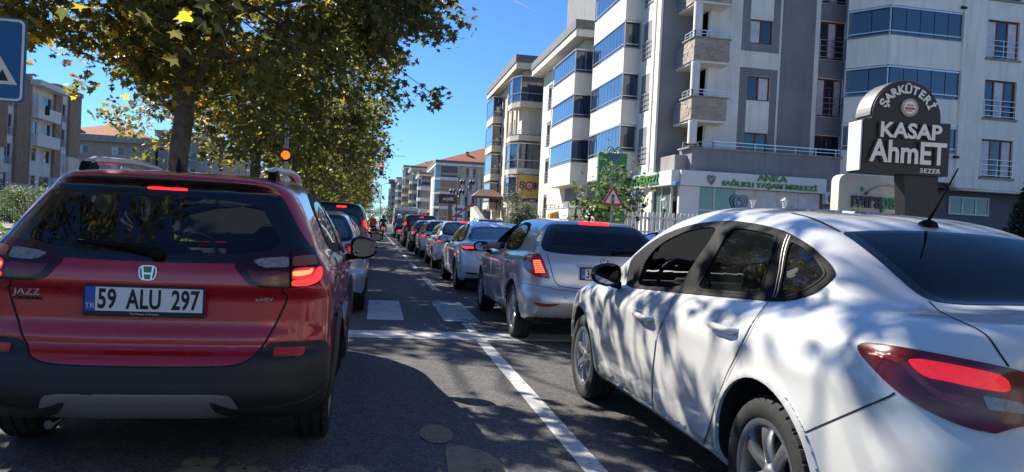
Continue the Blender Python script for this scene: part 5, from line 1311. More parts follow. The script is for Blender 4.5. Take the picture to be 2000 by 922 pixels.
leaf_mat('plane_leaf', [(0.065, 0.076, 0.022), (0.098, 0.107, 0.029), (0.130, 0.134, 0.034), (0.163, 0.159, 0.036), (0.195, 0.177, 0.036), (0.260, 0.207, 0.036), (0.390, 0.256, 0.030)], 0.48)
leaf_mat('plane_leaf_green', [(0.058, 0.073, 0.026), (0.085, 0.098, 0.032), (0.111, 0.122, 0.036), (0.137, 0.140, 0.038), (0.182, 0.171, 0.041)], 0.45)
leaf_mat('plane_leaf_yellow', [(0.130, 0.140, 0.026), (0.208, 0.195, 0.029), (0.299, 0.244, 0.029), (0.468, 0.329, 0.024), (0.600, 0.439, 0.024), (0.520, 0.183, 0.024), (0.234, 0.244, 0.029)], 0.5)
leaf_mat('shrub_leaf', [(0.03, 0.05, 0.015), (0.055, 0.085, 0.022), (0.09, 0.13, 0.03), (0.13, 0.17, 0.05)])
leaf_mat('olive_leaf', [(0.05, 0.065, 0.035), (0.08, 0.10, 0.055), (0.12, 0.14, 0.08), (0.16, 0.17, 0.11)])
leaf_mat('hedge_leaf', [(0.03, 0.055, 0.012), (0.06, 0.11, 0.02), (0.11, 0.20, 0.03), (0.18, 0.28, 0.05)])
leaf_mat('conifer_leaf', [(0.010, 0.020, 0.010), (0.018, 0.032, 0.014), (0.03, 0.045, 0.02)], trans=0.15)
mat('bark', (0.14, 0.115, 0.085), 0.9, noise=0.55, nscale=5, bump=0.9, bscale=18)
mat('bark_pale', (0.13, 0.11, 0.085), 0.9, noise=0.5, nscale=6, bump=0.7, bscale=20)

# five-lobed leaf outline in its plane, stalk at origin, tip at (0,1)
LOBED = np.array([(0, 0), (0.14, 0.10), (0.50, 0.02), (0.32, 0.24), (0.56, 0.56), (0.24, 0.50), (0.0, 1.0), (-0.24, 0.50), (-0.56, 0.56), (-0.32, 0.24), (-0.50, 0.02), (-0.14, 0.10)])
LOBED_T = np.array([(0, 1, 3), (1, 2, 3), (0, 3, 5), (3, 4, 5), (0, 5, 6), (0, 6, 7), (0, 7, 9), (7, 8, 9), (0, 9, 11), (9, 10, 11)])
LEAF4 = np.array([(0, 0), (0.40, 0.28), (0.30, 0.62), (0, 1.0), (-0.34, 0.6), (-0.40, 0.26)]); LEAF4_T = np.array([(0, 1, 2), (0, 2, 3), (0, 3, 4), (0, 4, 5)])
OVAL = np.array([(0, 0), (0.20, 0.45), (0, 1.0), (-0.20, 0.45)]); OVAL_T = np.array([(0, 1, 2), (0, 2, 3)])
def leaves(name, centers, size, m, parent, rng, shape='lobed', droop=0.5, svar=0.35):
    """one crown mesh made of separate small leaves"""
    B, T = {'lobed': (LOBED, LOBED_T), 'leaf4': (LEAF4, LEAF4_T), 'oval': (OVAL, OVAL_T)}[shape]
    C = np.asarray(centers); n = len(C)
    az = rng.uniform(0, 2*math.pi, n); pit = rng.normal(-droop, 0.55, n); roll = rng.normal(0, 0.7, n)
    tip = np.stack([np.cos(az)*np.cos(pit), np.sin(az)*np.cos(pit), np.sin(pit)], 1)
    s0 = np.stack([-np.sin(az), np.cos(az), np.zeros(n)], 1); nn = np.cross(s0, tip)
    sd = s0*np.cos(roll)[:, None]+nn*np.sin(roll)[:, None]; nr = np.cross(sd, tip)
    sz = size*rng.uniform(1-svar, 1+svar, n)
    k = len(B)
    cup = (0.35*B[:, 0]**2-0.10*B[:, 1]**2)
    V = C[:, None, :]+sz[:, None, None]*(B[None, :, 0, None]*sd[:, None]+(B[None, :, 1, None]-0.3)*tip[:, None]+cup[None, :, None]*nr[:, None])
    F_ = (np.arange(n)[:, None, None]*k+T[None]).reshape(-1, 3)
    return fobj(name, V.reshape(-1, 3), F_, m, parent, smooth=False)

def limb(mb, a, b, r0, r1, rng, n=5, wob=0.08, sides=7):
    a, b = np.array(a, float), np.array(b, float); L_ = np.linalg.norm(b-a)
    P = [a+(b-a)*t+rng.normal(0, wob*L_*0.5, 3)*math.sin(t*math.pi)*np.array([1, 1, 0.5]) for t in np.linspace(0, 1, n)]
    mb.tube(P, list(np.linspace(r0, r1, n)), sides)
    return P
def plane_tree(name, label, loc, seed, crown_c, crown_r, nclump=150, per=90, leaf=0.19, trunk_r=0.2, fork=3.0, shape='lobed', mats=('plane_leaf', 'plane_leaf_green', 'plane_leaf_yellow'), extra=(), group=None, lean=(0, 0), bare=(), lowcut=lambda x: 0, ythr=0.75):
    rng = np.random.default_rng(seed)
    t = thing(name, label, 'tree', loc, 0, group)
    cc, cr = np.array(crown_c, float), np.array(crown_r, float)
    w = MB(); top = np.array([lean[0], lean[1], fork])
    base = [np.array([0, 0, 0.0]), np.array([lean[0]*0.1, lean[1]*0.1, fork*0.3]), np.array([lean[0]*0.45, lean[1]*0.45, fork*0.7]), top]
    w.tube([(0, 0, -0.1), (0, 0, 0.12)]+base[1:], [trunk_r*1.35, trunk_r*1.12, trunk_r*1.0, trunk_r*0.95, trunk_r*0.92], 12)
    limbs = []
    nl = 8
    lead = limb(w, top, cc+np.array([0, 0, cr[2]*0.7]), trunk_r*0.85, 0.03, rng, 7, 0.06, 9); limbs += [(p, 0.07) for p in lead[1:]]
    for i in range(nl):
        a = 2*math.pi*i/nl+rng.uniform(-0.3, 0.3); el = rng.uniform(-0.15, 0.75)
        d = np.array([math.cos(a)*math.cos(el), math.sin(a)*math.cos(el), math.sin(el)])
        st = lead[0]+(lead[3]-lead[0])*rng.uniform(0.0, 0.9)
        P = limb(w, st, cc+d*cr*0.72, trunk_r*0.42, 0.025, rng, 6, 0.10, 7); limbs += [(p, 0.05) for p in P[1:]]
        for j in range(3):
            q = P[rng.integers(2, 5)]; e = cc+d*cr*0.85+rng.normal(0, 0.22, 3)*cr
            P2 = limb(w, q, e, 0.04, 0.012, rng, 4, 0.12, 5); limbs += [(p, 0.02) for p in P2[1:]]
    LP = np.array([p for p, _ in limbs])
    # clumps: shell-biased, uneven
    C = []
    while len(C) < nclump:
        v = rng.normal(0, 1, 3); v /= np.linalg.norm(v); rr = rng.uniform(0.35, 1.0)**0.55
        rr *= 1+0.16*math.sin(3*math.atan2(v[1], v[0])+seed)+0.10*math.sin(5*v[2]+seed*2)
        p = cc+v*rr*cr
        if p[2] < cc[2]-cr[2]*0.95 or p[2] < lowcut(p[0]): continue
        if any(np.linalg.norm((p-np.array(b[0]))) < b[1] for b in bare): continue
        C.append((p, rng.uniform(0.45, 0.85)))
    for e in extra: C.append((np.array(e[:3], float), e[3]))
    pts = []
    for p, s in C:
        q = LP[np.argmin(((LP-p)**2).sum(1))]
        w.tube([q, (q+p)/2+rng.normal(0, 0.08, 3), p], [0.018, 0.012, 0.006], 4, cap=False)
        k = int(per*rng.uniform(0.6, 1.3)*(s/0.65)**2)
        sub = rng.normal(0, 1, (5, 3))*s*0.5*np.array([1, 1, 0.7])
        c = p+sub[rng.integers(0, 5, k)]+rng.normal(0, 1, (k, 3))*s*0.30*np.array([1, 1, 0.8])
        pts.append(c)
    w_o = w.build('trunk', MATS['bark'], t, smooth=True)
    pts = np.vstack(pts)
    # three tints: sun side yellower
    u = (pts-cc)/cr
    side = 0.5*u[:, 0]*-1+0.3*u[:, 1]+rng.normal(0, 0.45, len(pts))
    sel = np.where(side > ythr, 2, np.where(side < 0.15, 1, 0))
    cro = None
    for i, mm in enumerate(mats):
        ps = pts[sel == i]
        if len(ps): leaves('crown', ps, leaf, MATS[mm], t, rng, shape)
    return t
def bush(name, label, loc, size, seed, n=2500, leaf=0.09, m='shrub_leaf', trunk=True, cat='shrub', shape='oval', group=None, clump=26):
    rng = np.random.default_rng(seed); t = thing(name, label, cat, loc, 0, group); sx, sy, sz = size
    cs = []
    for _ in range(clump):
        v = rng.normal(0, 1, 3); v /= np.linalg.norm(v); v *= rng.uniform(0.45, 0.95)
        cs.append(v)
    cs = np.array(cs); c = cs[rng.integers(0, clump, n)]+rng.normal(0, 0.17, (n, 3))
    z0 = 0.55 if trunk else 0.48
    pts = c*np.array([sx, sy, sz*0.48])+np.array([0, 0, sz*z0]); pts = pts[pts[:, 2] > 0.03]
    leaves('foliage', pts, leaf, MATS[m], t, rng, shape, droop=0.1)
    w = MB()
    for k in range(5):
        q = cs[k]; w.tube([(0.1*sx*math.cos(k*1.3), 0.1*sy*math.sin(k*1.3), -0.05), (q[0]*sx*0.4, q[1]*sy*0.4, sz*0.3), (q[0]*sx*0.8, q[1]*sy*0.8, sz*0.6+q[2]*sz*0.2)], [0.05, 0.03, 0.01], 5)
    w.build('stem', MATS['bark'], t)
    return t

def build_plants():
    X0 = -4.35
    g = 'plane trees along the median'
    plane_tree('plane_tree', 'plane tree with large yellow and orange leaves overhanging the blue crossing sign', (-4.5, 6.0, 0.1), 11, (0.1, 0.4, 6.1), (4.2, 4.6, 3.2), 100, 62, 0.175, 0.19, 3.0, ythr=0.15, extra=[(2.1, 1.3, 5.9, 0.42), (1.4, 2.2, 6.8, 0.45), (2.6, 0.6, 5.6, 0.36), (1.9, 2.9, 6.3, 0.42), (2.9, 1.8, 5.4, 0.36), (1.2, 1.2, 6.6, 0.42), (2.3, 2.0, 5.0, 0.3), (0.8, 3.2, 7.6, 0.45)], mats=('plane_leaf', 'plane_leaf_green', 'plane_leaf_yellow'), group=g, bare=[((4.3, 0, 5.0), 2.4)])
    plane_tree('plane_tree', 'big plane tree whose thick trunk rises behind the red crossover', (-4.15, 16.4, 0.1), 23, (0.35, 0.9, 6.7), (5.0, 3.7, 3.9), 235, 130, 0.165, 0.21, 3.3, ythr=0.5, group=g, lean=(0.15, 0), lowcut=lambda x: 3.9 if x < -0.6 else 0, bare=[((-1.0, -2.9, 6.6), 2.1), ((-2.5, -0.8, 8.6), 1.7)],
               extra=[(4.7, 0, 3.9, 0.45), (5.3, 0.2, 4.0, 0.35), (5.0, 0.1, 5.6, 0.6), (-3.4, -0.6, 5.0, 0.5), (-2.6, -0.5, 4.7, 0.45), (1.9, -0.5, 3.3, 0.55), (2.6, 0, 3.4, 0.5), (1.4, 0, 3.0, 0.45), (5.6, 0.5, 6.3, 0.4)])
    plane_tree('plane_tree', 'plane tree second beyond the red crossover, beside the amber light', (-4.15, 26.5, 0.1), 37, (0.3, 0, 6.2), (4.7, 4.6, 3.6), 190, 95, 0.17, 0.19, 3.4, shape='leaf4', mats=('plane_leaf', 'plane_leaf_green', 'plane_leaf'), group=g)
    p4 = plane_tree('plane_tree', 'third plane tree beyond the red crossover, next after the amber light', (-4.0, 37, 0.1), 41, (0.2, 0, 6.0), (4.3, 4.6, 3.8), 150, 65, 0.20, 0.17, 3.2, shape='leaf4', ythr=1.0, group=g)
    p5 = plane_tree('plane_tree', 'yellow-leaved plane tree fourth in line beyond the red crossover', (-4.0, 47, 0.1), 53, (0.2, 0, 5.8), (4.2, 4.8, 3.8), 130, 55, 0.22, 0.16, 3.0, shape='leaf4', ythr=0.8, mats=('plane_leaf', 'plane_leaf_green', 'plane_leaf_yellow'), group=g)
    for k, y in enumerate((57, 67, 78, 90, 103, 118, 135, 155)):
        c = copy_tree((p4, p5)[k % 2]); c['label'] = 'plane tree in the distant run up the median, past the black queueing hatchback'; c.location = (-4.2-0.006*y*(k % 3), y, 0.1); c.rotation_euler = (0, 0, 1.1*k+0.4); c.scale = (1, 1, 0.92+0.05*(k % 3))
    # clipped hedge on the median
    rng = np.random.default_rng(5)
    for i, (y0, y1, lab) in enumerate(((2.5, 12.5, 'bright green hedge on the median beneath the blue crossing sign'), (13.2, 32, 'long green hedge on the median behind the red crossover'))):
        t = thing('hedge', lab, 'hedge', (-3.75, (y0+y1)/2, 0.1)); Lh = y1-y0; n = int(Lh*900)
        q = np.stack([rng.normal(0, 0.30, n), rng.uniform(-Lh/2, Lh/2, n), rng.uniform(0.05, 0.85, n)], 1)
        q[:, 2] += 0.10*np.sin(q[:, 1]*2.1)+0.06*np.sin(q[:, 1]*5.3+1); q[:, 0] = np.clip(q[:, 0], -0.6, 0.6)
        leaves('foliage', q, 0.085, MATS['hedge_leaf'], t, rng, 'oval', 0.0)
        w = MB()
        for y in np.arange(-Lh/2+0.2, Lh/2, 0.5): w.tube([(0, y, -0.05), (0.05, y+0.05, 0.3), (0.1*math.sin(y*7), y+0.1, 0.7)], [0.02, 0.014, 0.006], 4)
        w.build('stem', MATS['bark'], t)['kind'] = 'stuff'
    # far left bank
    bush('olive_tree', 'pale olive tree in front of the brown and white apartment block', (-28.5, 60, 0), (1.7, 1.7, 5.0), 3, 3500, 0.22, 'olive_leaf', cat='tree')
    bush('shrub', 'grey-green rounded shrub by the iron fence', (-21.5, 56, 0), (1.7, 1.9, 2.3), 4, 2600, 0.17, 'olive_leaf')
    bush('shrub', 'tall loose pale shrub behind the iron fence', (-24.0, 68, 0), (1.9, 2.0, 2.6), 6, 2600, 0.19, 'olive_leaf')
    bush('shrub', 'low dark shrub at the foot of the iron fence', (-20.4, 47, 0), (1.3, 2.6, 1.6), 7, 2400, 0.12, 'shrub_leaf')
    bush('shrub', 'leafy pale shrub at the end of the iron fence', (-20.8, 40, 0), (1.2, 2.2, 1.7), 8, 2400, 0.12, 'olive_leaf')
    bush('shrub', 'bright green leafy shrub in front of the iron fence', (-18.4, 44, 0.12), (0.9, 2.6, 2.2), 61, 3200, 0.13, 'shrub_leaf')
    bush('shrub', 'tall mid-green shrub at the near end of the iron fence', (-18.2, 36, 0.12), (0.9, 2.4, 1.9), 62, 3000, 0.13, 'hedge_leaf')
    # right-hand side
    t = bush('young_tree', 'slender young tree with loose green leaves beside the warning sign', (8.1, 25.6, 0.12), (1.5, 1.2, 4.0), 9, 900, 0.17, 'shrub_leaf', cat='tree', shape='leaf4', clump=34)
    bush('shrub', 'dense rounded evergreen shrub below the yellow shop sign', (8.95, 46, 0.12), (1.5, 1.4, 3.3), 10, 9500, 0.15, 'olive_leaf')
    for i, (px, py, Y, h) in enumerate(((1668, 405, 20.0, 0.55), (1640, 415, 20.3, 0.35), (1688, 412, 20.3, 0.4))):
        q = on_y(px, py, Y)
        bush('cypress_shrub', ('small golden cypress tip in front of the mirapa sign', 'short golden shrub at the corner of the mirapa sign', 'stubby golden shrub under the mirapa lettering')[i], (q[0], Y, 0.25), (0.22, 0.22, q[2]-0.1), 12+i, 900, 0.06, 'hedge_leaf')
    # conifer at the far right
    rng = np.random.default_rng(8); t = thing('conifer', 'dark green conifer at the corner of the white apartment block', 'tree', (26.6, 26.0, 0.25)); n = 9000
    z = rng.uniform(0.3, 5.2, n); r = (5.4-z)*0.34*np.sqrt(rng.uniform(0.1, 1, n)); a = rng.uniform(0, 2*math.pi, n)
    leaves('crown', np.stack([r*np.cos(a), r*np.sin(a), z], 1), 0.2, MATS['conifer_leaf'], t, rng, 'oval', 0.3)
    MB().tube([(0, 0, -0.1), (0, 0, 5.0)], [0.12, 0.02], 8).build('trunk', MATS['bark'], t)
    for i, (x, y, h, lab) in enumerate(((6.5, 190, 6.5, 'distant green street tree beyond the school minibus'), (2.2, 230, 6, 'small distant tree at the end of the road'), (-1.5, 260, 7, 'hazy distant tree behind the motorcycles'), (-22, 96, 5, 'mid-green tree before the pink-grey apartment block'), (-24, 125, 6, 'round green tree along the far pavement'))):
        bush('street_tree', lab, (x, y, 0), (2.6, 2.6, h), 30+i, 1500, 0.4, 'shrub_leaf', cat='tree')
# ------------------------------------------------------------------ buildings
mat('render_white', (0.80, 0.77, 0.69), 0.85, noise=0.10, nscale=0.7, bump=0.15, bscale=30)
mat('render_cream', (0.70, 0.63, 0.50), 0.85, noise=0.10, nscale=0.7, bump=0.15, bscale=30)

mat('render_grey', (0.23, 0.235, 0.25), 0.85, noise=0.14, nscale=0.6, bump=0.2, bscale=30)
mat('render_dark', (0.12, 0.125, 0.14), 0.85, noise=0.14, nscale=0.6)
mat('stone_clad', (0.42, 0.35, 0.28), 0.85, noise=0.25, nscale=1.2, bump=0.3, bscale=25)
mat('stone_clad_b', (0.37, 0.305, 0.245), 0.85, noise=0.25, nscale=1.2, bump=0.3, bscale=25)
mat('stone_clad_c', (0.45, 0.385, 0.315), 0.85, noise=0.25, nscale=1.2, bump=0.3, bscale=25)
mat('beige_panel', (0.58, 0.48, 0.37), 0.8, noise=0.12, nscale=0.8, bump=0.15, bscale=30)
mat('brown_brick', (0.33, 0.22, 0.15), 0.9, noise=0.2, nscale=1.5, bump=0.3, bscale=30)
mat('pink_grey', (0.42, 0.33, 0.28), 0.9, noise=0.12, nscale=0.5)
mat('warm_grey', (0.32, 0.31, 0.285), 0.9, noise=0.12, nscale=0.5)
mat('roof_tile', (0.40, 0.13, 0.06), 0.9, noise=0.3, nscale=2.0, bump=0.5, bscale=8)
mat('roof_trim', (0.16, 0.165, 0.17), 0.8, noise=0.15, nscale=1)
mat('metal_rail', (0.55, 0.56, 0.58), 0.35, metal=0.7)
mat('frame_white', (0.62, 0.62, 0.61), 0.5)
mat('frame_brown', (0.13, 0.035, 0.022), 0.5)
mat('window_glass', (0.03, 0.045, 0.06), 0.05, coat=0.6)
mat('bay_glass', (0.03, 0.05, 0.09), 0.05, coat=1.0)
mat('shop_glass', (0.10, 0.17, 0.15), 0.08, coat=0.8)
mat('curtain', (0.60, 0.61, 0.62), 0.9, noise=0.2, nscale=3)
mat('shutter', (0.30, 0.30, 0.31), 0.7)
mat('concrete', (0.30, 0.29, 0.275), 0.9, noise=0.25, nscale=1.0, bump=0.3, bscale=20)

def weather(name, amt=0.22):
    """rain streaks and grime with their own shape, multiplied into a wall's colour"""
    nt = MATS[name].node_tree; N, Lk = nt.nodes, nt.links; b = next(n for n in N if n.type == 'BSDF_PRINCIPLED'); src = b.inputs['Base Color'].links[0].from_socket
    tc = N.new('ShaderNodeTexCoord'); mp = N.new('ShaderNodeMapping'); mp.inputs['Scale'].default_value = (2.2, 2.2, 0.16); Lk.new(tc.outputs['Object'], mp.inputs[0])
    t = N.new('ShaderNodeTexNoise'); t.inputs['Scale'].default_value = 1.6; t.inputs['Detail'].default_value = 7; t.inputs['Roughness'].default_value = 0.7; Lk.new(mp.outputs[0], t.inputs['Vector'])
    r = N.new('ShaderNodeMapRange'); r.inputs[1].default_value = 0.48; r.inputs[2].default_value = 0.72; r.inputs[3].default_value = 1.0; r.inputs[4].default_value = 1-amt; Lk.new(t.outputs[0], r.inputs[0])
    m = N.new('ShaderNodeVectorMath'); m.operation = 'SCALE'; Lk.new(src, m.inputs[0]); Lk.new(r.outputs[0], m.inputs['Scale']); Lk.new(m.outputs[0], b.inputs['Base Color'])
for k in ('render_white', 'render_cream', 'render_grey', 'beige_panel', 'concrete', 'brown_brick', 'pink_grey', 'warm_grey'): weather(k)

class Facade:
    """one plane of a building: u along the wall, d outwards, z up"""
    def __init__(s, root, o, u, n): s.root, s.o, s.u, s.n = root, np.array(o, float), np.array(u, float), np.array(n, float)
    def pt(s, u, d, z):
        p = s.o+s.u*u+s.n*d; return (p[0], p[1], z)
    def box(s, mb, u0, u1, d0, d1, z0, z1):
        V = [s.pt(u, d, z) for z in (z0, z1) for u, d in ((u0, d0), (u1, d0), (u1, d1), (u0, d1))]
        Fc = [(3, 2, 1, 0), (4, 5, 6, 7), (0, 1, 5, 4), (1, 2, 6, 5), (2, 3, 7, 6), (3, 0, 4, 7)]
        if s.u[0]*s.n[1]-s.u[1]*s.n[0] < 0: Fc = [q[::-1] for q in Fc]
        return mb.add(V, Fc)
    def wall(s, name, u0, u1, z0, z1, ops, m, depth=0.18, d=0.0):
        """wall skin with real openings and reveals"""
        us = sorted({u0, u1, *[a for o in ops for a in (o[0], o[1]) if u0 < a < u1]}); zs = sorted({z0, z1, *[a for o in ops for a in (o[2], o[3]) if z0 < a < z1]})
        mb = MB()
        def cov(u, z): return any(o[0] <= u <= o[1] and o[2] <= z <= o[3] for o in ops)
        for i in range(len(us)-1):
            for j in range(len(zs)-1):
                if not cov((us[i]+us[i+1])/2, (zs[j]+zs[j+1])/2):
                    mb.add([s.pt(us[i], d, zs[j]), s.pt(us[i+1], d, zs[j]), s.pt(us[i+1], d, zs[j+1]), s.pt(us[i], d, zs[j+1])], [(0, 1, 2, 3)])
        for a, b, c, e in ops:
            a, b, c, e = max(a, u0), min(b, u1), max(c, z0), min(e, z1)
            if a >= b or c >= e: continue
            R = [(a, c), (b, c), (b, e), (a, e)]
            V = [s.pt(u, d, z) for u, z in R]+[s.pt(u, d-depth, z) for u, z in R]
            mb.add(V, [(i, (i+1) % 4, 4+(i+1) % 4, 4+i) for i in range(4)])
        return mb.build(name, m, s.root)
    def window(s, u0, u1, z0, z1, fm='frame_white', n=2, rail=0.0, box=0.0, curtain=None, glass='window_glass', d=-0.12, bars=0):
        """window part with frame; panes, curtain, rail as its pieces"""
        f = MB(); t = 0.075
        zt = z1-box
        for a, b, c, e in ((u0, u1, z0, z0+t), (u0, u1, zt-t, zt), (u0, u0+t, z0+t, zt-t), (u1-t, u1, z0+t, zt-t)): s.box(f, a, b, d-0.03, d+0.03, c, e)
        for k in range(1, n):
            u = u0+(u1-u0)*k/n; s.box(f, u-t*0.55, u+t*0.55, d-0.03, d+0.032, z0+t, zt-t)
        w = f.build('window', MATS[fm], s.root)
        for k in range(n):
            a = u0+(u1-u0)*k/n; b = u0+(u1-u0)*(k+1)/n
            p = MB(); s.box(p, a+0.02, b-0.02, d-0.012, d, z0+0.02, zt-0.02); p.build('pane', MATS['curtain'] if (curtain and (k % 2 == curtain-1)) else MATS[glass], w)
        if box > 0: q = MB(); s.box(q, u0, u1, d-0.05, d+0.06, zt, z1); q.build('shutter_box', MATS['shutter'], w)
        if rail > 0:
            q = MB()
            for k in range(4): s.box(q, u0-0.04, u1+0.04, d+0.15, d+0.18, z0+0.1+rail*k/3.2, z0+0.13+rail*k/3.2)
            for u in (u0, (u0+u1)/2, u1-0.03): s.box(q, u, u+0.03, d+0.152, d+0.178, z0+0.05, z0+rail+0.1)
            q.build('rail', MATS['metal_rail'], w)
        return w
    def railing(s, pts, z0, h, name='railing', m='metal_rail', post=1.2, bars=2, vert=0):
        """rail along (u, d) points"""
        q = MB()
        for (a, b) in zip(pts[:-1], pts[1:]):
            A, B = s.pt(*a, 0), s.pt(*b, 0); L_ = math.dist(A[:2], B[:2])
            for k in range(bars): q.bar((A[0], A[1], z0+h*(k+1)/bars), (B[0], B[1], z0+h*(k+1)/bars), 0.045 if k == bars-1 else 0.03)
            n = max(1, int(round(L_/post)))
            for i in range(n+1):
                t = i/n; x, y = A[0]+(B[0]-A[0])*t, A[1]+(B[1]-A[1])*t; q.bar((x, y, z0), (x, y, z0+h), 0.035)
            if vert:
                nv = int(L_/vert)
                for i in range(nv):
                    t = (i+0.5)/nv; x, y = A[0]+(B[0]-A[0])*t, A[1]+(B[1]-A[1])*t; q.bar((x, y, z0), (x, y, z0+h), 0.018)
        return q.build(name, MATS[m], s.root)
    def bay(s, plan, levels, m='render_white', parapet=(-0.30, 0.80), glass=2.42, pane=0.62, gm='bay_glass', railh=0.22, open_levels=(), slab_m=None, soffit=True):
        """glazed balcony: plan is the outline as (u, d) points from wall to wall"""
        for li, fz in enumerate(levels):
            z0, z1 = fz+parapet[0], fz+parapet[1]
            n = len(plan); b = MB()
            P = [s.pt(u, d, 0) for u, d in plan]
            # parapet: thick skirt following the plan, closed below
            C = np.mean([p[:2] for p in P], axis=0)
            V = [(p[0], p[1], z) for z in (z0, z1) for p in P]
            Fc = [(i, i+1, n+i+1, n+i) for i in range(n-1)]+[tuple(range(n))[::-1], tuple(range(n, 2*n))]
            b.add(V, Fc); bl = b.build('balcony', MATS[m], s.root)
            c = MB(); c.add([(p[0]+(p[0]-C[0])*0.02, p[1]+(p[1]-C[1])*0.02, z) for z in (z1+0.004, z1+0.05) for p in P], [(i, i+1, n+i+1, n+i) for i in range(n-1)]+[tuple(range(n))[::-1], tuple(range(n, 2*n))]); c.build('coping', MATS['concrete'], bl)
            if li in open_levels:
                s.railing(plan, z1, 0.35, 'railing', vert=0.0).parent = bl; continue
            q = MB()
            for (a, e) in zip(P[:-1], P[1:]): q.bar((a[0], a[1], z1+railh), (e[0], e[1], z1+railh), 0.05)
            for p in P: q.bar((p[0], p[1], z1), (p[0], p[1], fz+glass), 0.05)
            for (a, e) in zip(P[:-1], P[1:]): q.bar((a[0], a[1], fz+glass), (e[0], e[1], fz+glass), 0.08)
            q.build('railing', MATS['metal_rail'], bl)
            ins = 0.94
            for (a, e) in zip(P[:-1], P[1:]):
                a2 = np.array(a[:2])*ins+C*(1-ins); e2 = np.array(e[:2])*ins+C*(1-ins); L_ = np.linalg.norm(e2-a2); k = max(1, int(round(L_/pane)))
                dr = (e2-a2)/L_; nr = np.array([dr[1], -dr[0]])*0.012
                for i in range(k):
                    x0, x1 = a2+dr*(L_*i/k+0.02), a2+dr*(L_*(i+1)/k-0.02)
                    V = [(*(x0-nr), z1+0.05), (*(x1-nr), z1+0.05), (*(x1+nr), z1+0.05), (*(x0+nr), z1+0.05), (*(x0-nr), fz+glass-0.04), (*(x1-nr), fz+glass-0.04), (*(x1+nr), fz+glass-0.04), (*(x0+nr), fz+glass-0.04)]
                    obj('pane', V, [(3, 2, 1, 0), (4, 5, 6, 7), (0, 1, 5, 4), (1, 2, 6, 5), (2, 3, 7, 6), (3, 0, 4, 7)], MATS[gm], bl)
    def block(s, name, m, *a):
        mb = MB(); s.box(mb, *a); return mb.build(name, MATS[m], s.root)

def hip_roof(root, x0, x1, y0, y1, z, h, m='roof_tile', over=0.4):
    x0 -= over; x1 += over; y0 -= over; y1 += over; w = min(x1-x0, y1-y0)/2
    if x1-x0 > y1-y0: r0, r1 = (x0+w, (y0+y1)/2), (x1-w, (y0+y1)/2)
    else: r0, r1 = ((x0+x1)/2, y0+w), ((x0+x1)/2, y1-w)
    V = [(x0, y0, z), (x1, y0, z), (x1, y1, z), (x0, y1, z), (*r0, z+h), (*r1, z+h)]
    Fc = [(0, 1, 4), (1, 2, 5, 4), (2, 3, 5), (3, 0, 4, 5)] if not x1-x0 > y1-y0 else [(0, 1, 5, 4), (1, 2, 5), (2, 3, 4, 5), (3, 0, 4)]
    return obj('roof', V, Fc+[(3, 2, 1, 0)], MATS[m], root)
def chimney(roof, x, y, z, h=1.1):
    b = MB().cbox((x, y, z+h/2), (0.7, 0.6, h)); b.cbox((x, y, z+h+0.06), (0.85, 0.75, 0.12)); b.build('chimney', MATS['pink_grey'], roof)

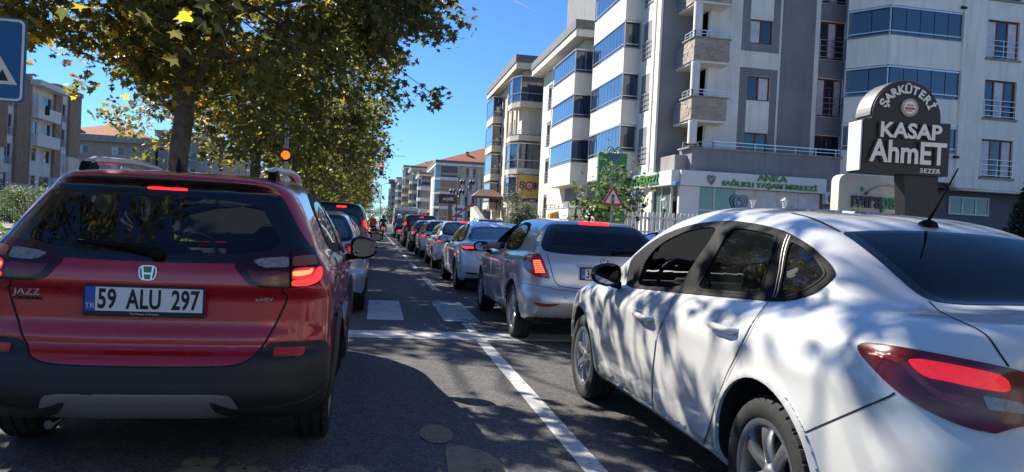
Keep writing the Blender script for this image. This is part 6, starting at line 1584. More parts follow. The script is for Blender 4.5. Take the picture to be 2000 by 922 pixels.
FL = [5.05, 8.02, 10.97, 13.95]
def build_anka():
    r = thing('apartment_building', 'grey and white apartment block with health centre shop at its foot', 'building')
    top = 20.2
    core = MB(); core.box(16.45, 44, 36.3, 60, 0, top); core.box(14.75, 16.46, 37.6, 60, 0, top); core.build('core_wall', MATS['render_grey'], r)
    S = Facade(r, (0, 36.0), (1, 0), (0, -1))
    # --- camera-facing front
    wa = [(18.65, 19.95, z, z+1.27) for z in (11.43, 8.48, 14.4)]; wa.append((18.65, 19.95, 5.3, 6.80))
    wb = [(22.66, 24.14, z, z+2.0) for z in (10.98, 7.95, 13.95)]; wb.append((22.66, 24.14, 5.0, 6.93))
    S.wall('front_wall', 16.7, 25.6, 4.4, top, wa+wb, MATS['render_white'], 0.25)
    for a, b in ((16.7, 16.702),): pass
    S.block('side_return', 'render_white', 16.45, 16.7, -1.6, 0.0, 4.4, top)
    # grey surrounds and piers stand slightly proud
    for z0, z1 in ((5.0, 10.15), (11.03, 16.1)):
        for u0, u1, c, e in ((18.22, 18.64, z0, z1), (19.96, 20.33, z0, z1)): S.block('grey_surround', 'render_grey', u0, u1, -0.05, 0.035, c, e)
        S.block('grey_surround', 'render_grey', 18.64, 19.96, -0.05, 0.035, z1-0.38, z1)
    S.block('grey_surround', 'render_grey', 18.64, 19.96, -0.05, 0.035, 11.03, 11.41)
    S.block('grey_pier', 'render_grey', 20.48, 22.36, -0.05, 0.05, 4.4, top)
    S.block('grey_pier', 'render_grey', 24.52, 25.7, -0.05, 0.30, 4.4, top)
    for z0, z1 in ((6.97, 7.92), (9.99, 10.95), (13.02, 13.92)): S.block('grey_spandrel', 'render_grey', 22.66, 24.14, -0.05, 0.02, z0, z1)
    for i, (a, b, c, e) in enumerate(wa): S.window(a, b, c, e, 'frame_brown', 2, curtain=(1, 2, 1, None)[i])
    for i, (a, b, c, e) in enumerate(wb): S.window(a, b, c, e, 'frame_brown', 3, rail=0.95 if i < 3 else 0, box=0.0, curtain=(2, 1, 2, None)[i])
    # --- corner loggias with stone parapets and a round column
    G = Facade(r, (0, 35.0), (1, 0), (0, -1))
    for fz in FL[1:]:
        z0, z1 = fz-0.92, fz+0.20
        lo = MB(); lo.box(15.22, 16.7, 35.0, 37.6, z0, z1-0.08); bl = lo.build('loggia', MATS['concrete'], r)
        rng = random.Random(int(fz*10))
        for face in ('front', 'side'):
            z = z0
            while z < z1-0.04:
                h = min(rng.choice((0.08, 0.11, 0.14)), z1-z)
                u = 15.18 if face == 'front' else 35.0; ue = 17.08 if face == 'front' else 36.3
                while u < ue-0.02:
                    w_ = min(rng.uniform(0.22, 0.5), ue-u); pr = rng.uniform(0.03, 0.06)
                    b = MB()
                    if face == 'front': b.box(u+0.003, u+w_-0.003, 35.0-pr, 35.0, z+0.003, z+h-0.003)
                    else: b.box(15.22-pr, 15.22, u+0.003, u+w_-0.003, z+0.003, z+h-0.003)
                    b.build('stone', MATS[rng.choice(('stone_clad', 'stone_clad_b', 'stone_clad_c', 'stone_clad'))], bl); u += w_
                z += h
        MB().box(15.1, 17.14, 34.88, 36.35, z1, z1+0.06).build('coping', MATS['concrete'], bl)
        MB().box(15.24, 17.1, 34.98, 37.58, z0-0.10, z0-0.004).build('soffit', MATS['render_white'], bl)
        G.railing([(15.2, -1.2), (15.2, 0.02), (17.05, 0.02)], z1+0.06, 0.32, post=0.6).parent = bl
        d = MB().box(16.72, 16.76, 36.2, 37.0, fz, fz+2.05).build('balcony_door', MATS['window_glass'], bl)
    col = MB().lathe([(0.23, 5.9), (0.23, top)], 20, c=(15.42, 35.22, 0)).build('column', MATS['render_white'], r, smooth=True)
    # --- road-facing side (x = 14.4)
    Wf = Facade(r, (14.4, 37.4), (0, 1), (-1, 0))
    ops = [(1.55, 2.85, z, z+2.1) for z in (2.1, 5.05, 8.02, 10.95, 13.95, 16.9)]
    Wf.wall('side_wall', 0.0, 10.2, 0, top, ops, MATS['render_white'], 0.22)
    Wf.block('pilaster', 'render_white', 0.0, 0.55, 0.0, 0.12, 0, top); Wf.block('downpipe', 'shutter', 0.75, 0.86, 0.0, 0.10, 4.6, top)
    MB().box(14.41, 14.75, 37.42, 47.6, 0, top).build('core_side', MATS['render_grey'], r)
    MB().box(14.45, 16.4, 37.38, 37.58, 0, top).build('grey_wall', MATS['render_grey'], r)
    for (a, b, c, e) in ops: Wf.window(a, b, c, e, 'frame_brown', 2, rail=0.9, box=0.25)
    Wf.bay([(3.35, 0.0), (3.35, 0.95), (9.6, 0.95), (9.6, 0.0)], [f for f in (2.1, 5.05, 8.02, 10.97, 13.95, 16.9)], parapet=(-0.55, 0.85), glass=2.35, pane=0.62)
    # --- projecting right wing with angled glazed balconies
    B = Facade(r, (0, 33.0), (1, 0), (0, -1))
    wing = MB(); wing.box(25.7, 44, 33.6, 36.29, 4.35, top); wing.build('wing_core', MATS['render_dark'], r)
    wc = [(30.12, 32.0, z, z+1.95) for z in (4.98, 8.0, 11.05, 14.05)]
    B.wall('wing_wall', 28.9, 36.5, 4.35, top, wc, MATS['render_white'], 0.3)
    B.block('wing_pier', 'render_white', 28.62, 29.9, -0.4, 0.12, 4.35, top)
    B.block('wing_side', 'render_white', 25.72, 28.9, -0.75, -0.62, 4.35, top)
    MB().box(28.9, 36.5, 33.05, 33.58, 4.25, 4.345).build('wing_soffit', MATS['render_white'], r)
    for i, (a, b, c, e) in enumerate(wc):
        B.window(a, b, c, e+0.0, 'frame_brown', 3, rail=0.85, box=0.0, curtain=(1, 2, 1, 2)[i], d=-0.15); B.block('lintel', 'shutter', a, b, -0.1, -0.02, e, e+0.42); B.block('sill', 'concrete', a-0.1, b+0.1, -0.1, 0.1, c-0.09, c)
    B.bay([(23.35, -1.65), (24.55, 0.0), (28.75, 0.0), (29.15, -0.55)], [5.2, 7.9, 10.85, 13.8], parapet=(-0.62, 0.85), glass=2.25, pane=0.85, m='render_white')
    # dark wall and window under the wing
    MB().box(24.5, 36.5, 34.1, 34.4, 0.2, 4.3).build('basement_wall', MATS['render_dark'], r)
    D = Facade(r, (0, 34.08), (1, 0), (0, -1)); D.window(29.3, 31.7, 3.05, 4.0, 'frame_white', 3, d=0.05)
    # --- podium: shop, sign band, terrace parapet with railing
    MB().box(15.2, 25.4, 34.65, 36.2, 1.06, 5.60).build('podium', MATS['render_grey'], r)
    MB().box(15.0, 25.45, 34.55, 36.0, 5.60, 5.68).build('podium_coping', MATS['concrete'], r)
    MB().box(14.55, 15.19, 35.2, 44.5, 3.0, 5.3).build('podium_side', MATS['concrete'], r)
    T = Facade(r, (0, 34.65), (1, 0), (0, -1)); T.railing([(15.25, -1.3), (16.3, 0.0), (25.3, 0.0)], 5.68, 0.34, post=1.1)
    sg = MB().box(14.5, 22.3, 34.15, 34.64, 3.72, 4.46).build('sign_band', mat('sign_white', (0.62, 0.63, 0.63), 0.45, noise=0.05), r)
    MB().box(14.1, 14.52, 34.4, 46.5, 3.72, 4.46).build('sign_band', MATS['sign_white'], r)
    gm_ = mat('sign_green', (0.07, 0.24, 0.045), 0.4)
    text('shop_lettering', 'ANKA', 0.44, gm_, sg, (19.3, 34.10, 4.29), depth=0.03, bold=0.010, sx=1.3)
    text('shop_lettering', 'SAĞLIKLI YAŞAM MERKEZİ', 0.33, gm_, sg, (19.2, 34.10, 3.92), depth=0.03, bold=0.010, sx=1.3)
    text('shop_lettering', 'YAŞAM MERKEZİ', 0.66, gm_, sg, (14.06, 39.0, 4.06), (math.pi/2, 0, -math.pi/2), depth=0.03, bold=0.012, sx=1.15)
    heart(sg, (16.05, 34.11, 4.1), 0.30, mat('emblem_grey', (0.22, 0.24, 0.26), 0.3, metal=0.7))
    # glazed shop front with white frames, and the road-side glass
    for i, u in enumerate(np.arange(15.25, 22.2, 1.16)):
        o = MB().box(u+0.03, u+1.13, 34.5, 34.53, 1.06, 3.70).build('shop_window', MATS['shop_glass' if i < 2 else 'curtain'], r); MB().box(u-0.03, u+0.03, 34.46, 34.56, 1.06, 3.70).build('mullion', MATS['frame_white'], o)
        if i < 2: MB().box(u+0.03, u+1.13, 34.47, 34.50, 2.55, 2.60).build('mullion', MATS['frame_white'], o)
    for i, y in enumerate(np.arange(35.2, 44, 1.25)):
        o = MB().box(14.47, 14.50, y+0.03, y+1.22, 1.06, 3.70).build('shop_window', MATS['shop_glass'], r); MB().box(14.42, 14.54, y-0.03, y+0.03, 1.06, 3.70).build('mullion', MATS['frame_white'], o)
    MB().box(14.55, 15.6, 34.4, 34.62, 1.06, 3.71).build('tiled_pier', MATS['sign_white'], r)
    heart(r, (17.75, 34.44, 3.05), 0.62, mat('emblem_blue', (0.10, 0.26, 0.36), 0.5))
    pl_ = MB()
    for k in range(9):
        a = rad(90+(k-4)*17); pl_.prism([(-0.05, 0), (0.05, 0), (0.0, 0.55-0.03*abs(k-4))], (0, 0.01, 0), o=(20.6, 34.45, 2.55), u=(math.sin(a), 0, -math.cos(a)), v=(math.cos(a), 0, math.sin(a)))
    for k in range(6): pl_.prism([(-0.22, 0.12), (0, 0), (0.22, 0.12), (0, 0.05)], (0, 0.01, 0), o=(20.6, 34.45, 2.0+k*0.09))
    pl_.build('window_decal', mat('decal_green', (0.07, 0.16, 0.05), 0.6), r)['kind'] = 'stuff'
    # split air conditioners hung on the wall
    for i, z in enumerate((3.2, 2.35)):
        a = thing('air_conditioner', ('white air conditioner unit on the grey wall beside the shop sign', 'lower white air conditioner unit hung beneath its twin by the shop')[i], 'air conditioner', (22.75, 34.3, z))
        MB().cbox((0, 0, 0.31), (0.95, 0.34, 0.62), 0.03).build('casing', MATS['frame_white'], a)
        f_ = MB(); f_.lathe([(0.24, -0.175), (0.25, -0.185), (0.26, -0.175)], 24, c=(-0.12, 0, 0.31), axis='y')
        for k in range(4): f_.lathe([(0.05+k*0.05, -0.178), (0.06+k*0.05, -0.186), (0.07+k*0.05, -0.178)], 20, c=(-0.12, 0, 0.31), axis='y')
        f_.build('fan_grille', MATS['shutter'], a); MB().lathe([(0.0, -0.172), (0.24, -0.172)], 24, c=(-0.12, 0, 0.31), axis='y').build('fan', MATS['render_dark'], a)
        MB().tube([(-0.35, 0.18, 0.6), (-0.35, 0.2, 0.95), (-0.3, 0.2, 1.05)], 0.025, 6).build('pipe', MATS['shutter'], a)
    return r
def heart(parent, c, s, m, name='emblem'):
    """leaf-heart emblem of nested curved strokes"""
    b = MB()
    for k, q in enumerate((1.0, 0.66, 0.34)):
        for sx in (-1, 1):
            P = [(sx*q*s*0.02, -s*(1.0-0.18*k)), (sx*q*s*0.55, -s*0.35*q), (sx*q*s*0.78, s*0.10), (sx*q*s*0.62, s*0.52*q), (sx*q*s*0.25, s*0.60*q), (sx*q*s*0.02, s*0.36*q)]
            P = chaikin(P, 2, 0.25, False)
            b.tube([(c[0]+p[0], c[1], c[2]+p[1]) for p in P], s*0.055, 6)
    return b.build(name, m, parent)

def levels_bldg(name, label, x0, x1, y0, y1, top, wallm, floors, west=None, south=None, roof=None, trim='render_white', trimh=0.9, over=0.6):
    """block with a west (road) and a south (camera) face; returns root and both facades"""
    r = thing(name, label, 'building')
    MB().box(x0+0.25, x1, y0+0.25, y1, 0, top).build('core_wall', MATS[wallm], r)
    S = Facade(r, (x0, y0), (1, 0), (0, -1)); Wf = Facade(r, (x0, y0), (0, 1), (-1, 0))
    if over > 0:
        MB().box(x0-over, x1+over, y0-over, y1+over, top, top+trimh*0.45).build('roof_slab', MATS[trim], r)
        MB().box(x0-over-0.08, x1+over, y0-over-0.08, y1+over, top+trimh*0.45, top+trimh).build('roof_trim', MATS['roof_trim'], r)
    return r, S, Wf

def build_row():
    # --- second block: white with glazed corner balconies
    fl = [2.0, 4.95, 7.95, 10.95]
    r, S, Wf = levels_bldg('apartment_building', 'white apartment block with glazed corner balconies beside the green sign', 13.5, 24, 49.4, 62, 14.3, 'render_grey', fl, trimh=1.1, over=0.9)
    ops = [(9.4, 10.6, z, z+2.05) for z in fl]+[(6.6, 7.4, z+0.5, z+1.6) for z in fl[1:]]
    Wf.wall('side_wall', 0, 12.6, 0, 14.3, ops, MATS['render_white'], 0.2)
    for a, b, c, e in ops: Wf.window(a, b, c, e, 'frame_brown', 2, rail=0.85 if e-c > 1.5 else 0, box=0.2 if e-c > 1.5 else 0)
    S.wall('front_wall', 0, 10.5, 0, 14.3, [], MATS['render_white'])
    S.block('grey_strip', 'render_grey', 1.9, 4.0, 0.0, 0.03, 0, 14.3)
    Wf.bay([(5.4, 0.0), (5.4, 0.9), (-1.1, 0.9), (-1.1, -1.3), (0.0, -1.3)], fl[1:], parapet=(-0.62, 0.85), glass=2.4, pane=0.6)
    Wf.block('recess_wall', 'render_grey', 0.3, 3.4, 0.02, 0.05, 2.0, 4.2)
    # balcony at the lowest level, open
    Wf.bay([(5.4, 0.0), (5.4, 0.9), (-1.1, 0.9), (-1.1, -1.3), (0.0, -1.3)], [1.95], parapet=(-0.3, 0.75), open_levels=(0,))
    for y in (13.4,): pass
    # --- third block: beige panels, balconies
    fl = [3.4, 6.4, 9.4, 12.4]
    r, S, Wf = levels_bldg('apartment_building', 'beige panelled apartment block carrying the yellow shop sign', 12.5, 24, 66, 82, 15.4, 'beige_panel', fl, trim='render_cream', trimh=1.2, over=0.9)
    ops = [(3.0, 4.0, z, z+2.1) for z in fl]+[(5.3, 6.3, z, z+2.1) for z in fl]+[(9.5, 10.6, z, z+2.1) for z in fl]
    Wf.wall('side_wall', 0, 16, 0, 15.4, ops, MATS['render_cream'], 0.2)
    for a, b, c, e in ops: Wf.window(a, b, c, e, 'frame_brown', 2, rail=0.8)
    for u in (2.3, 4.6, 7.2): Wf.block('pilaster', 'beige_panel', u, u+0.4, 0, 0.15, 0, 15.4)
    Wf.bay([(15.6, 0), (15.6, 1.0), (11.0, 1.0), (11.0, 0)], fl, 'render_cream', glass=2.4, parapet=(-0.35, 0.35), railh=0.5)
    # camera-facing panels: separate stone sheets
    for j in range(11):
        z0 = 0.0+j*1.4
        for k, (u0, u1) in enumerate(((1.95, 2.9), (2.9, 4.2))): S.block('panel', ('beige_panel', 'stone_clad_c')[0], u0+0.008, u1-0.008, 0.0, 0.04+0.01*((j+k) % 2), z0+0.01, z0+1.39)
    S.wall('front_wall', 0, 4.2, 0, 15.4, [], MATS['render_cream'])
    S.bay([(-0.9, -2.5), (-0.9, -0.6), (-0.35, 0.7), (1.75, 0.7), (1.75, 0.0)], fl, 'render_cream', glass=2.4, parapet=(-0.35, 0.15), railh=0.75, open_levels=(2,), pane=0.7)
    sgn = thing('shop_sign', 'yellow square sign with blue letters and a red sun burst', 'sign', (13.05, 65.2, 0))
    MB().cbox((0.25, 0, 4.95), (2.15, 0.22, 2.15), 0.02).build('board', mat('sok_yellow', (0.62, 0.44, 0.10), 0.5), sgn)
    fr = MB()
    for a, b, c, e in ((-0.85, 1.35, 5.98, 6.05), (-0.85, 1.35, 3.85, 3.92), (-0.85, -0.79, 3.9, 6.0), (1.29, 1.35, 3.9, 6.0)): fr.box(a, b, -0.14, 0.12, c, e)
    fr.build('border', mat('sok_brown', (0.20, 0.06, 0.03), 0.5), sgn)
    bl_ = mat('sok_blue', (0.02, 0.03, 0.12), 0.5); rd_ = mat('sok_red', (0.45, 0.05, 0.03), 0.5)
    text('sign_lettering', 'Ş', 0.85, bl_, sgn, (-0.42, -0.13, 5.0), depth=0.01, bold=0.03); text('sign_lettering', 'K', 0.85, bl_, sgn, (0.93, -0.13, 5.0), depth=0.01, bold=0.03)
    st = []
    for k in range(20): a = math.pi*k/10; q = 0.52 if k % 2 == 0 else 0.36; st.append((q*math.cos(a), q*math.sin(a)))
    MB().prism(st, (0, 0.02, 0), o=(0.25, -0.135, 5.0)).build('sun_burst', rd_, sgn); text('sign_lettering', 'O', 0.55, MATS['white_print'], sgn, (0.25, -0.145, 5.0), depth=0.006, bold=0.03)
    MB().prism([(-0.5, 6.05), (-0.1, 6.28), (0.4, 6.2), (0.8, 6.3), (1.2, 6.15), (1.25, 6.05)], (0, 0.1, 0), o=(0, -0.05, 0)).build('sign_crest', MATS['frame_white'], sgn)
    # --- fourth block beyond the gap
    fl = [1.8, 4.7, 7.6, 10.5]
    r, S, Wf = levels_bldg('apartment_building', 'cream apartment block with red roof and long glazed balconies beyond the gazebo', 12.2, 32, 150, 175, 13.0, 'render_cream', fl, trim='render_white', trimh=1.0, over=1.0)
    rf = hip_roof(r, 12.2, 32, 150, 172, 14.0, 4.0); chimney(rf, 18, 154, 15.2); chimney(rf, 24.5, 156, 16.0, 1.3)
    ops = [(5.2, 7.3, z+0.2, z+2.3) for z in fl]+[(14.5, 16.5, z+0.2, z+2.3) for z in fl]
    S.wall('front_wall', 0, 19.8, 0, 13.0, ops, MATS['beige_panel'], 0.3)
    for i, (a, b, c, e) in enumerate(ops): S.window(a, b, c, e, 'frame_white', 3, rail=0.6, curtain=1 + i % 2)
    for u in (4.2, 7.6, 8.6, 13.9): S.block('pier', 'render_cream', u, u+0.7, 0, 0.5, 0, 13.0-(2.2 if u in (4.2, 7.6) else 0))
    S.bay([(-1.0, -4.0), (-1.0, -0.8), (0.0, 0.9), (3.6, 0.9), (3.6, 0.0)], fl, 'render_white', glass=2.45, parapet=(-0.4, 0.12), railh=0.75, pane=0.5)
    S.bay([(9.6, 0.0), (9.6, 0.9), (13.6, 0.9), (13.6, 0.0)], fl, 'render_white', glass=2.45, parapet=(-0.4, 0.12), railh=0.75, pane=0.5)
    Wf.wall('side_wall', 0, 25, 0, 13.0, [], MATS['render_cream'])
    # --- hazy run of blocks further off
    far = [(11.2, 20, 196, 212, 13.5, 'render_grey', 'pale grey block with glazed bays fourth along the far row', 'render_white', 0),
           (10.2, 22, 224, 242, 17.0, 'beige_panel', 'cream block with green glazed balconies and red roof in the far row', 'render_cream', 1.4),
           (9.0, 20, 252, 272, 19.2, 'pink_grey', 'pinkish block with a dark red top storey in the far row', 'beige_panel', 0),
           (7.8, 18, 292, 312, 17.4, 'render_white', 'white block with green balconies in the distant row', 'render_white', 0),
           (5.6, 15, 330, 350, 18.5, 'render_dark', 'tall dark blue-grey tower block at the end of the road', 'render_grey', 0)]
    mat('green_glass', (0.03, 0.11, 0.075), 0.08, coat=0.6)
    for i, (x0, x1, y0, y1, top, wm, lab, tm, rh) in enumerate(far):
        fl = [1.5+2.9*k for k in range(int((top-1.2)//2.9))]
        r, S, Wf = levels_bldg('apartment_building', lab, x0, x1, y0, y1, top, wm, fl, trim='render_white' if i < 4 else 'roof_trim', trimh=1.0, over=0.8)
        ops = [(u, u+1.5, z+0.3, z+2.1) for z in fl for u in (4.4, 6.8)]
        S.wall('front_wall', 0, x1-x0, 0, top, ops, MATS[wm], 0.3)
        for (a, b, c, e) in ops: S.window(a, b, c, e, 'frame_white', 2)
        Wf.wall('side_wall', 0, y1-y0, 0, top, [], MATS[tm])
        S.bay([(-0.9, -4.0), (-0.9, -0.5), (-0.2, 0.8), (2.4, 0.8), (2.4, 0.0)], fl, tm, glass=2.4, parapet=(-0.4, 0.5), railh=0.3, pane=1.2, gm='green_glass' if i in (1, 3) else 'bay_glass')
        if i == 2: S.block('top_storey', 'brown_brick', 0.2, x1-x0, 0.0, 0.1, top-2.6, top-0.1)
        if rh or i == 0: rf = hip_roof(r, x0, x1, y0, y1, top+1.0, 2.6); chimney(rf, x0+4, y0+4, top+1.6)
    # --- left-hand side of the avenue
    r = thing('apartment_building', 'apartment block with brown piers, white balconies and a dark bag hung from the top one', 'building')
    E = Facade(r, (-35.0, 76.0), (0, 1), (1, 0)); top = 13.9
    MB().box(-50, -35.25, 70, 95.4, 0, top).build('core_wall', MATS['brown_brick'], r)
    fl = [1.9, 4.7, 7.5, 10.3]
    ops = []
    for z in fl:
        ops += [(7.0, 8.9, z+0.9, z+2.3), (9.7, 12.2, z+0.9, z+2.3), (2.1, 3.5, z+0.2, z+2.3), (14.3, 15.9, z+0.2, z+2.3)]
    E.wall('front_wall', -6, 19.4, 0, top, ops, MATS['render_white'], 0.3)
    for i, (a, b, c, e) in enumerate(ops): E.window(a, b, c, e, 'frame_white', 2, rail=0.7 if e-c > 1.6 else 0, curtain=(1, None, 2, None, 1)[i % 5])
    for u0, u1, z0 in ((0.2, 1.9, 6.5), (3.7, 6.7, 3.2), (12.4, 14.1, 4.2), (16.2, 19.4, 6.8)): E.block('brown_pier', 'brown_brick', u0, u1, 0, 0.30, z0, top+0.2)
    for u0, u1, z1 in ((12.4, 14.1, 4.18), (16.2, 19.4, 6.78)): E.block('cream_pier', 'render_cream', u0, u1, 0, 0.30, 0, z1)
    for z in fl[2:]: E.block('balcony', 'render_white', 6.8, 12.3, 0, 0.9, z-0.35, z+0.9)
    E.block('roof_canopy', 'render_white', 6.2, 13.4, -0.3, 1.3, 13.2, 13.75)
    MB().box(-50, -34.6, 88.5, 95.6, top, top+0.5).build('roof_parapet', MATS['brown_brick'], r)
    Sx = Facade(r, (-50, 70.0), (1, 0), (0, -1)); Sx.wall('end_wall', 0, 15, 0, top, [], MATS['brown_brick'])
    bag = MB().cbox((0, 0, 0), (0.15, 0.75, 0.95), 0.06).build('bag', MATS['cabin'], None); bag.location = E.pt(8.6, 1.02, 10.95); tag(bag, 'dark bag hanging from the top white balcony', 'bag')
    # pinkish grey one with a red roof, and grey neighbours receding
    def left_block(lab, x0, x1, y0, y1, top, wm, rh, rounded=False, sign=False):
        r = thing('apartment_building', lab, 'building')
        MB().box(x0, x1-0.3, y0+0.3, y1, 0, top).build('core_wall', MATS[wm], r)
        S = Facade(r, (x0, y0), (1, 0), (0, -1)); Ef = Facade(r, (x1, y0), (0, 1), (1, 0))
        fl = [1.4+2.95*k for k in range(int((top-0.6)//2.95))]
        w = x1-x0
        ops = [(w*0.62, w*0.62+2.2, z+0.7, z+2.2) for z in fl]+[(w*0.30, w*0.30+2.0, z+0.7, z+2.2) for z in fl]
        S.wall('front_wall', 0, w, 0, top, ops, MATS[wm], 0.3)
        for i, (a, b, c, e) in enumerate(ops): S.window(a, b, c, e, 'frame_white', 2, curtain=1)
        if not rounded: S.bay([(0.4, 0), (0.4, 1.2), (w*0.28, 1.2), (w*0.28, 0)], fl, wm, glass=2.45, parapet=(-0.4, 0.9), railh=0.1, pane=0.8)
        ops = [(u, u+1.8, z+0.7, z+2.2) for z in fl for u in np.arange(2, y1-y0-3, 4.5)]
        Ef.wall('side_wall', 0, y1-y0, 0, top, ops, MATS[wm], 0.3)
        for (a, b, c, e) in ops: Ef.window(a, b, c, e, 'frame_white', 2)
        MB().box(x0-0.5, x1+0.5, y0-0.9, y1+0.5, top, top+1.2).build('roof_band', MATS['warm_grey'], r)
        if rh: rf = hip_roof(r, x0, x1, y0, y1, top+1.2, rh, over=0.2); chimney(rf, x0+w*0.25, y0+3, top+2.0, 1.5); chimney(rf, x0+w*0.75, y0+2.5, top+1.8, 1.7)
        if sign: MB().box(x1-5.5, x1-2.6, y0-0.15, y0-0.02, 6.4, 7.6).build('wall_sign', mat('orange_sign', (0.50, 0.14, 0.04), 0.5), r)
        return r
    left_block('pinkish grey apartment block with red tiled roof and glazed bays', -60, -41.5, 148, 170, 13.2, 'pink_grey', 3.2)
    left_block('square grey block with a small orange sign behind the thick tree trunk', -41.0, -33.5, 150, 168, 15.0, 'warm_grey', 0, True, True)
    left_block('long pinkish block with red roof receding past the tree trunk', -46, -34, 186, 230, 14.0, 'pink_grey', 2.6)
    left_block('far grey-roofed block at the end of the avenue\'s far side', -48, -33, 250, 300, 13.0, 'warm_grey', 2.2)
    left_block('distant low block between the second and third tree trunks', -50, -31, 330, 380, 12.5, 'pink_grey', 2.4)

def build_behind():
    # blocks behind the viewpoint: only seen mirrored in glass and paint
    for (x0, x1, y0, y1, top, wm, lab) in ((13.0, 27, -34, -4, 16.5, 'beige_panel', 'beige apartment block mirrored in the white saloon\'s rear window'), (13.5, 28, -75, -42, 15.0, 'render_white', 'white apartment block mirrored in the car mirrors')):
        r = thing('apartment_building', lab, 'building'); MB().box(x0+0.3, x1, y0, y1-0.3, 0, top).build('core_wall', MATS[wm], r)
        N_ = Facade(r, (x1, y1), (-1, 0), (0, 1)); Wf = Facade(r, (x0, y0), (0, 1), (-1, 0)); fl = [1.5+2.95*k for k in range(5)]
        ops = [(u, u+1.6, z+0.6, z+2.2) for z in fl for u in (2, 6, 10)]
        N_.wall('end_wall', 0, x1-x0, 0, top, ops, MATS[wm], 0.25)
        for o in ops: N_.window(*o, 'frame_white', 2)
        ops = [(u, u+1.6, z+0.6, z+2.2) for z in fl for u in np.arange(2, y1-y0-9, 9.0)]
        Wf.wall('side_wall', 0, y1-y0, 0, top, ops, MATS[wm], 0.25)
        for o in ops: Wf.window(*o, 'frame_white', 2)
        for u in np.arange(5.0, y1-y0-4, 9.0): Wf.bay([(u, 0), (u, 1.0), (u+4, 1.0), (u+4, 0)], fl, 'render_white', pane=1.0)
        MB().box(x0-0.8, x1+0.8, y0-0.8, y1+0.8, top, top+0.9).build('roof_slab', MATS['render_white'], r)
# ------------------------------------------------------------------ signs, lights, fences
mat('galv', (0.32, 0.33, 0.34), 0.5, metal=0.6, noise=0.15, nscale=4)
mat('pole_dark', (0.03, 0.032, 0.035), 0.5, metal=0.3)
mat('sign_blue', (0.005, 0.11, 0.33), 0.4, noise=0.06)
mat('sign_face_white', (0.72, 0.73, 0.72), 0.4)
mat('sign_red', (0.42, 0.025, 0.02), 0.4)
mat('sign_black', (0.012, 0.012, 0.014), 0.5)
def rrect(w, h, r, n=5):
    P = []
    for cx, cz, a0 in ((w/2-r, h/2-r, 0), (-w/2+r, h/2-r, 90), (-w/2+r, -h/2+r, 180), (w/2-r, -h/2+r, 270)):
        for k in range(n+1): a = rad(a0+90*k/n); P.append((cx+r*math.cos(a), cz+r*math.sin(a)))
    return P
def ring(mb, outer, inner, y0, y1):
    n = len(outer); V = [(p[0], y, p[1]) for y in (y0, y1) for p in outer]+[(p[0], y, p[1]) for y in (y0, y1) for p in inner]
    mb.add(V, [(i, (i+1) % n, 2*n+(i+1) % n, 2*n+i) for i in range(n)]+[((i+1) % n, i, n+i, n+(i+1) % n) for i in range(n)]+[(2*n+i, 2*n+(i+1) % n, 3*n+(i+1) % n, 3*n+i) for i in range(n)])
def vapour_mat():
    m, nt, out = _new('vapour'); d = nt.nodes.new('ShaderNodeBsdfTranslucent'); d.inputs[0].default_value = (0.5, 0.5, 0.5, 1)
    e = nt.nodes.new('ShaderNodeBsdfDiffuse'); e.inputs[0].default_value = (0.35, 0.35, 0.35, 1); mx = nt.nodes.new('ShaderNodeAddShader')
    nt.links.new(d.outputs[0], mx.inputs[0]); nt.links.new(e.outputs[0], mx.inputs[1]); nt.links.new(mx.outputs[0], out.inputs[0]); return m
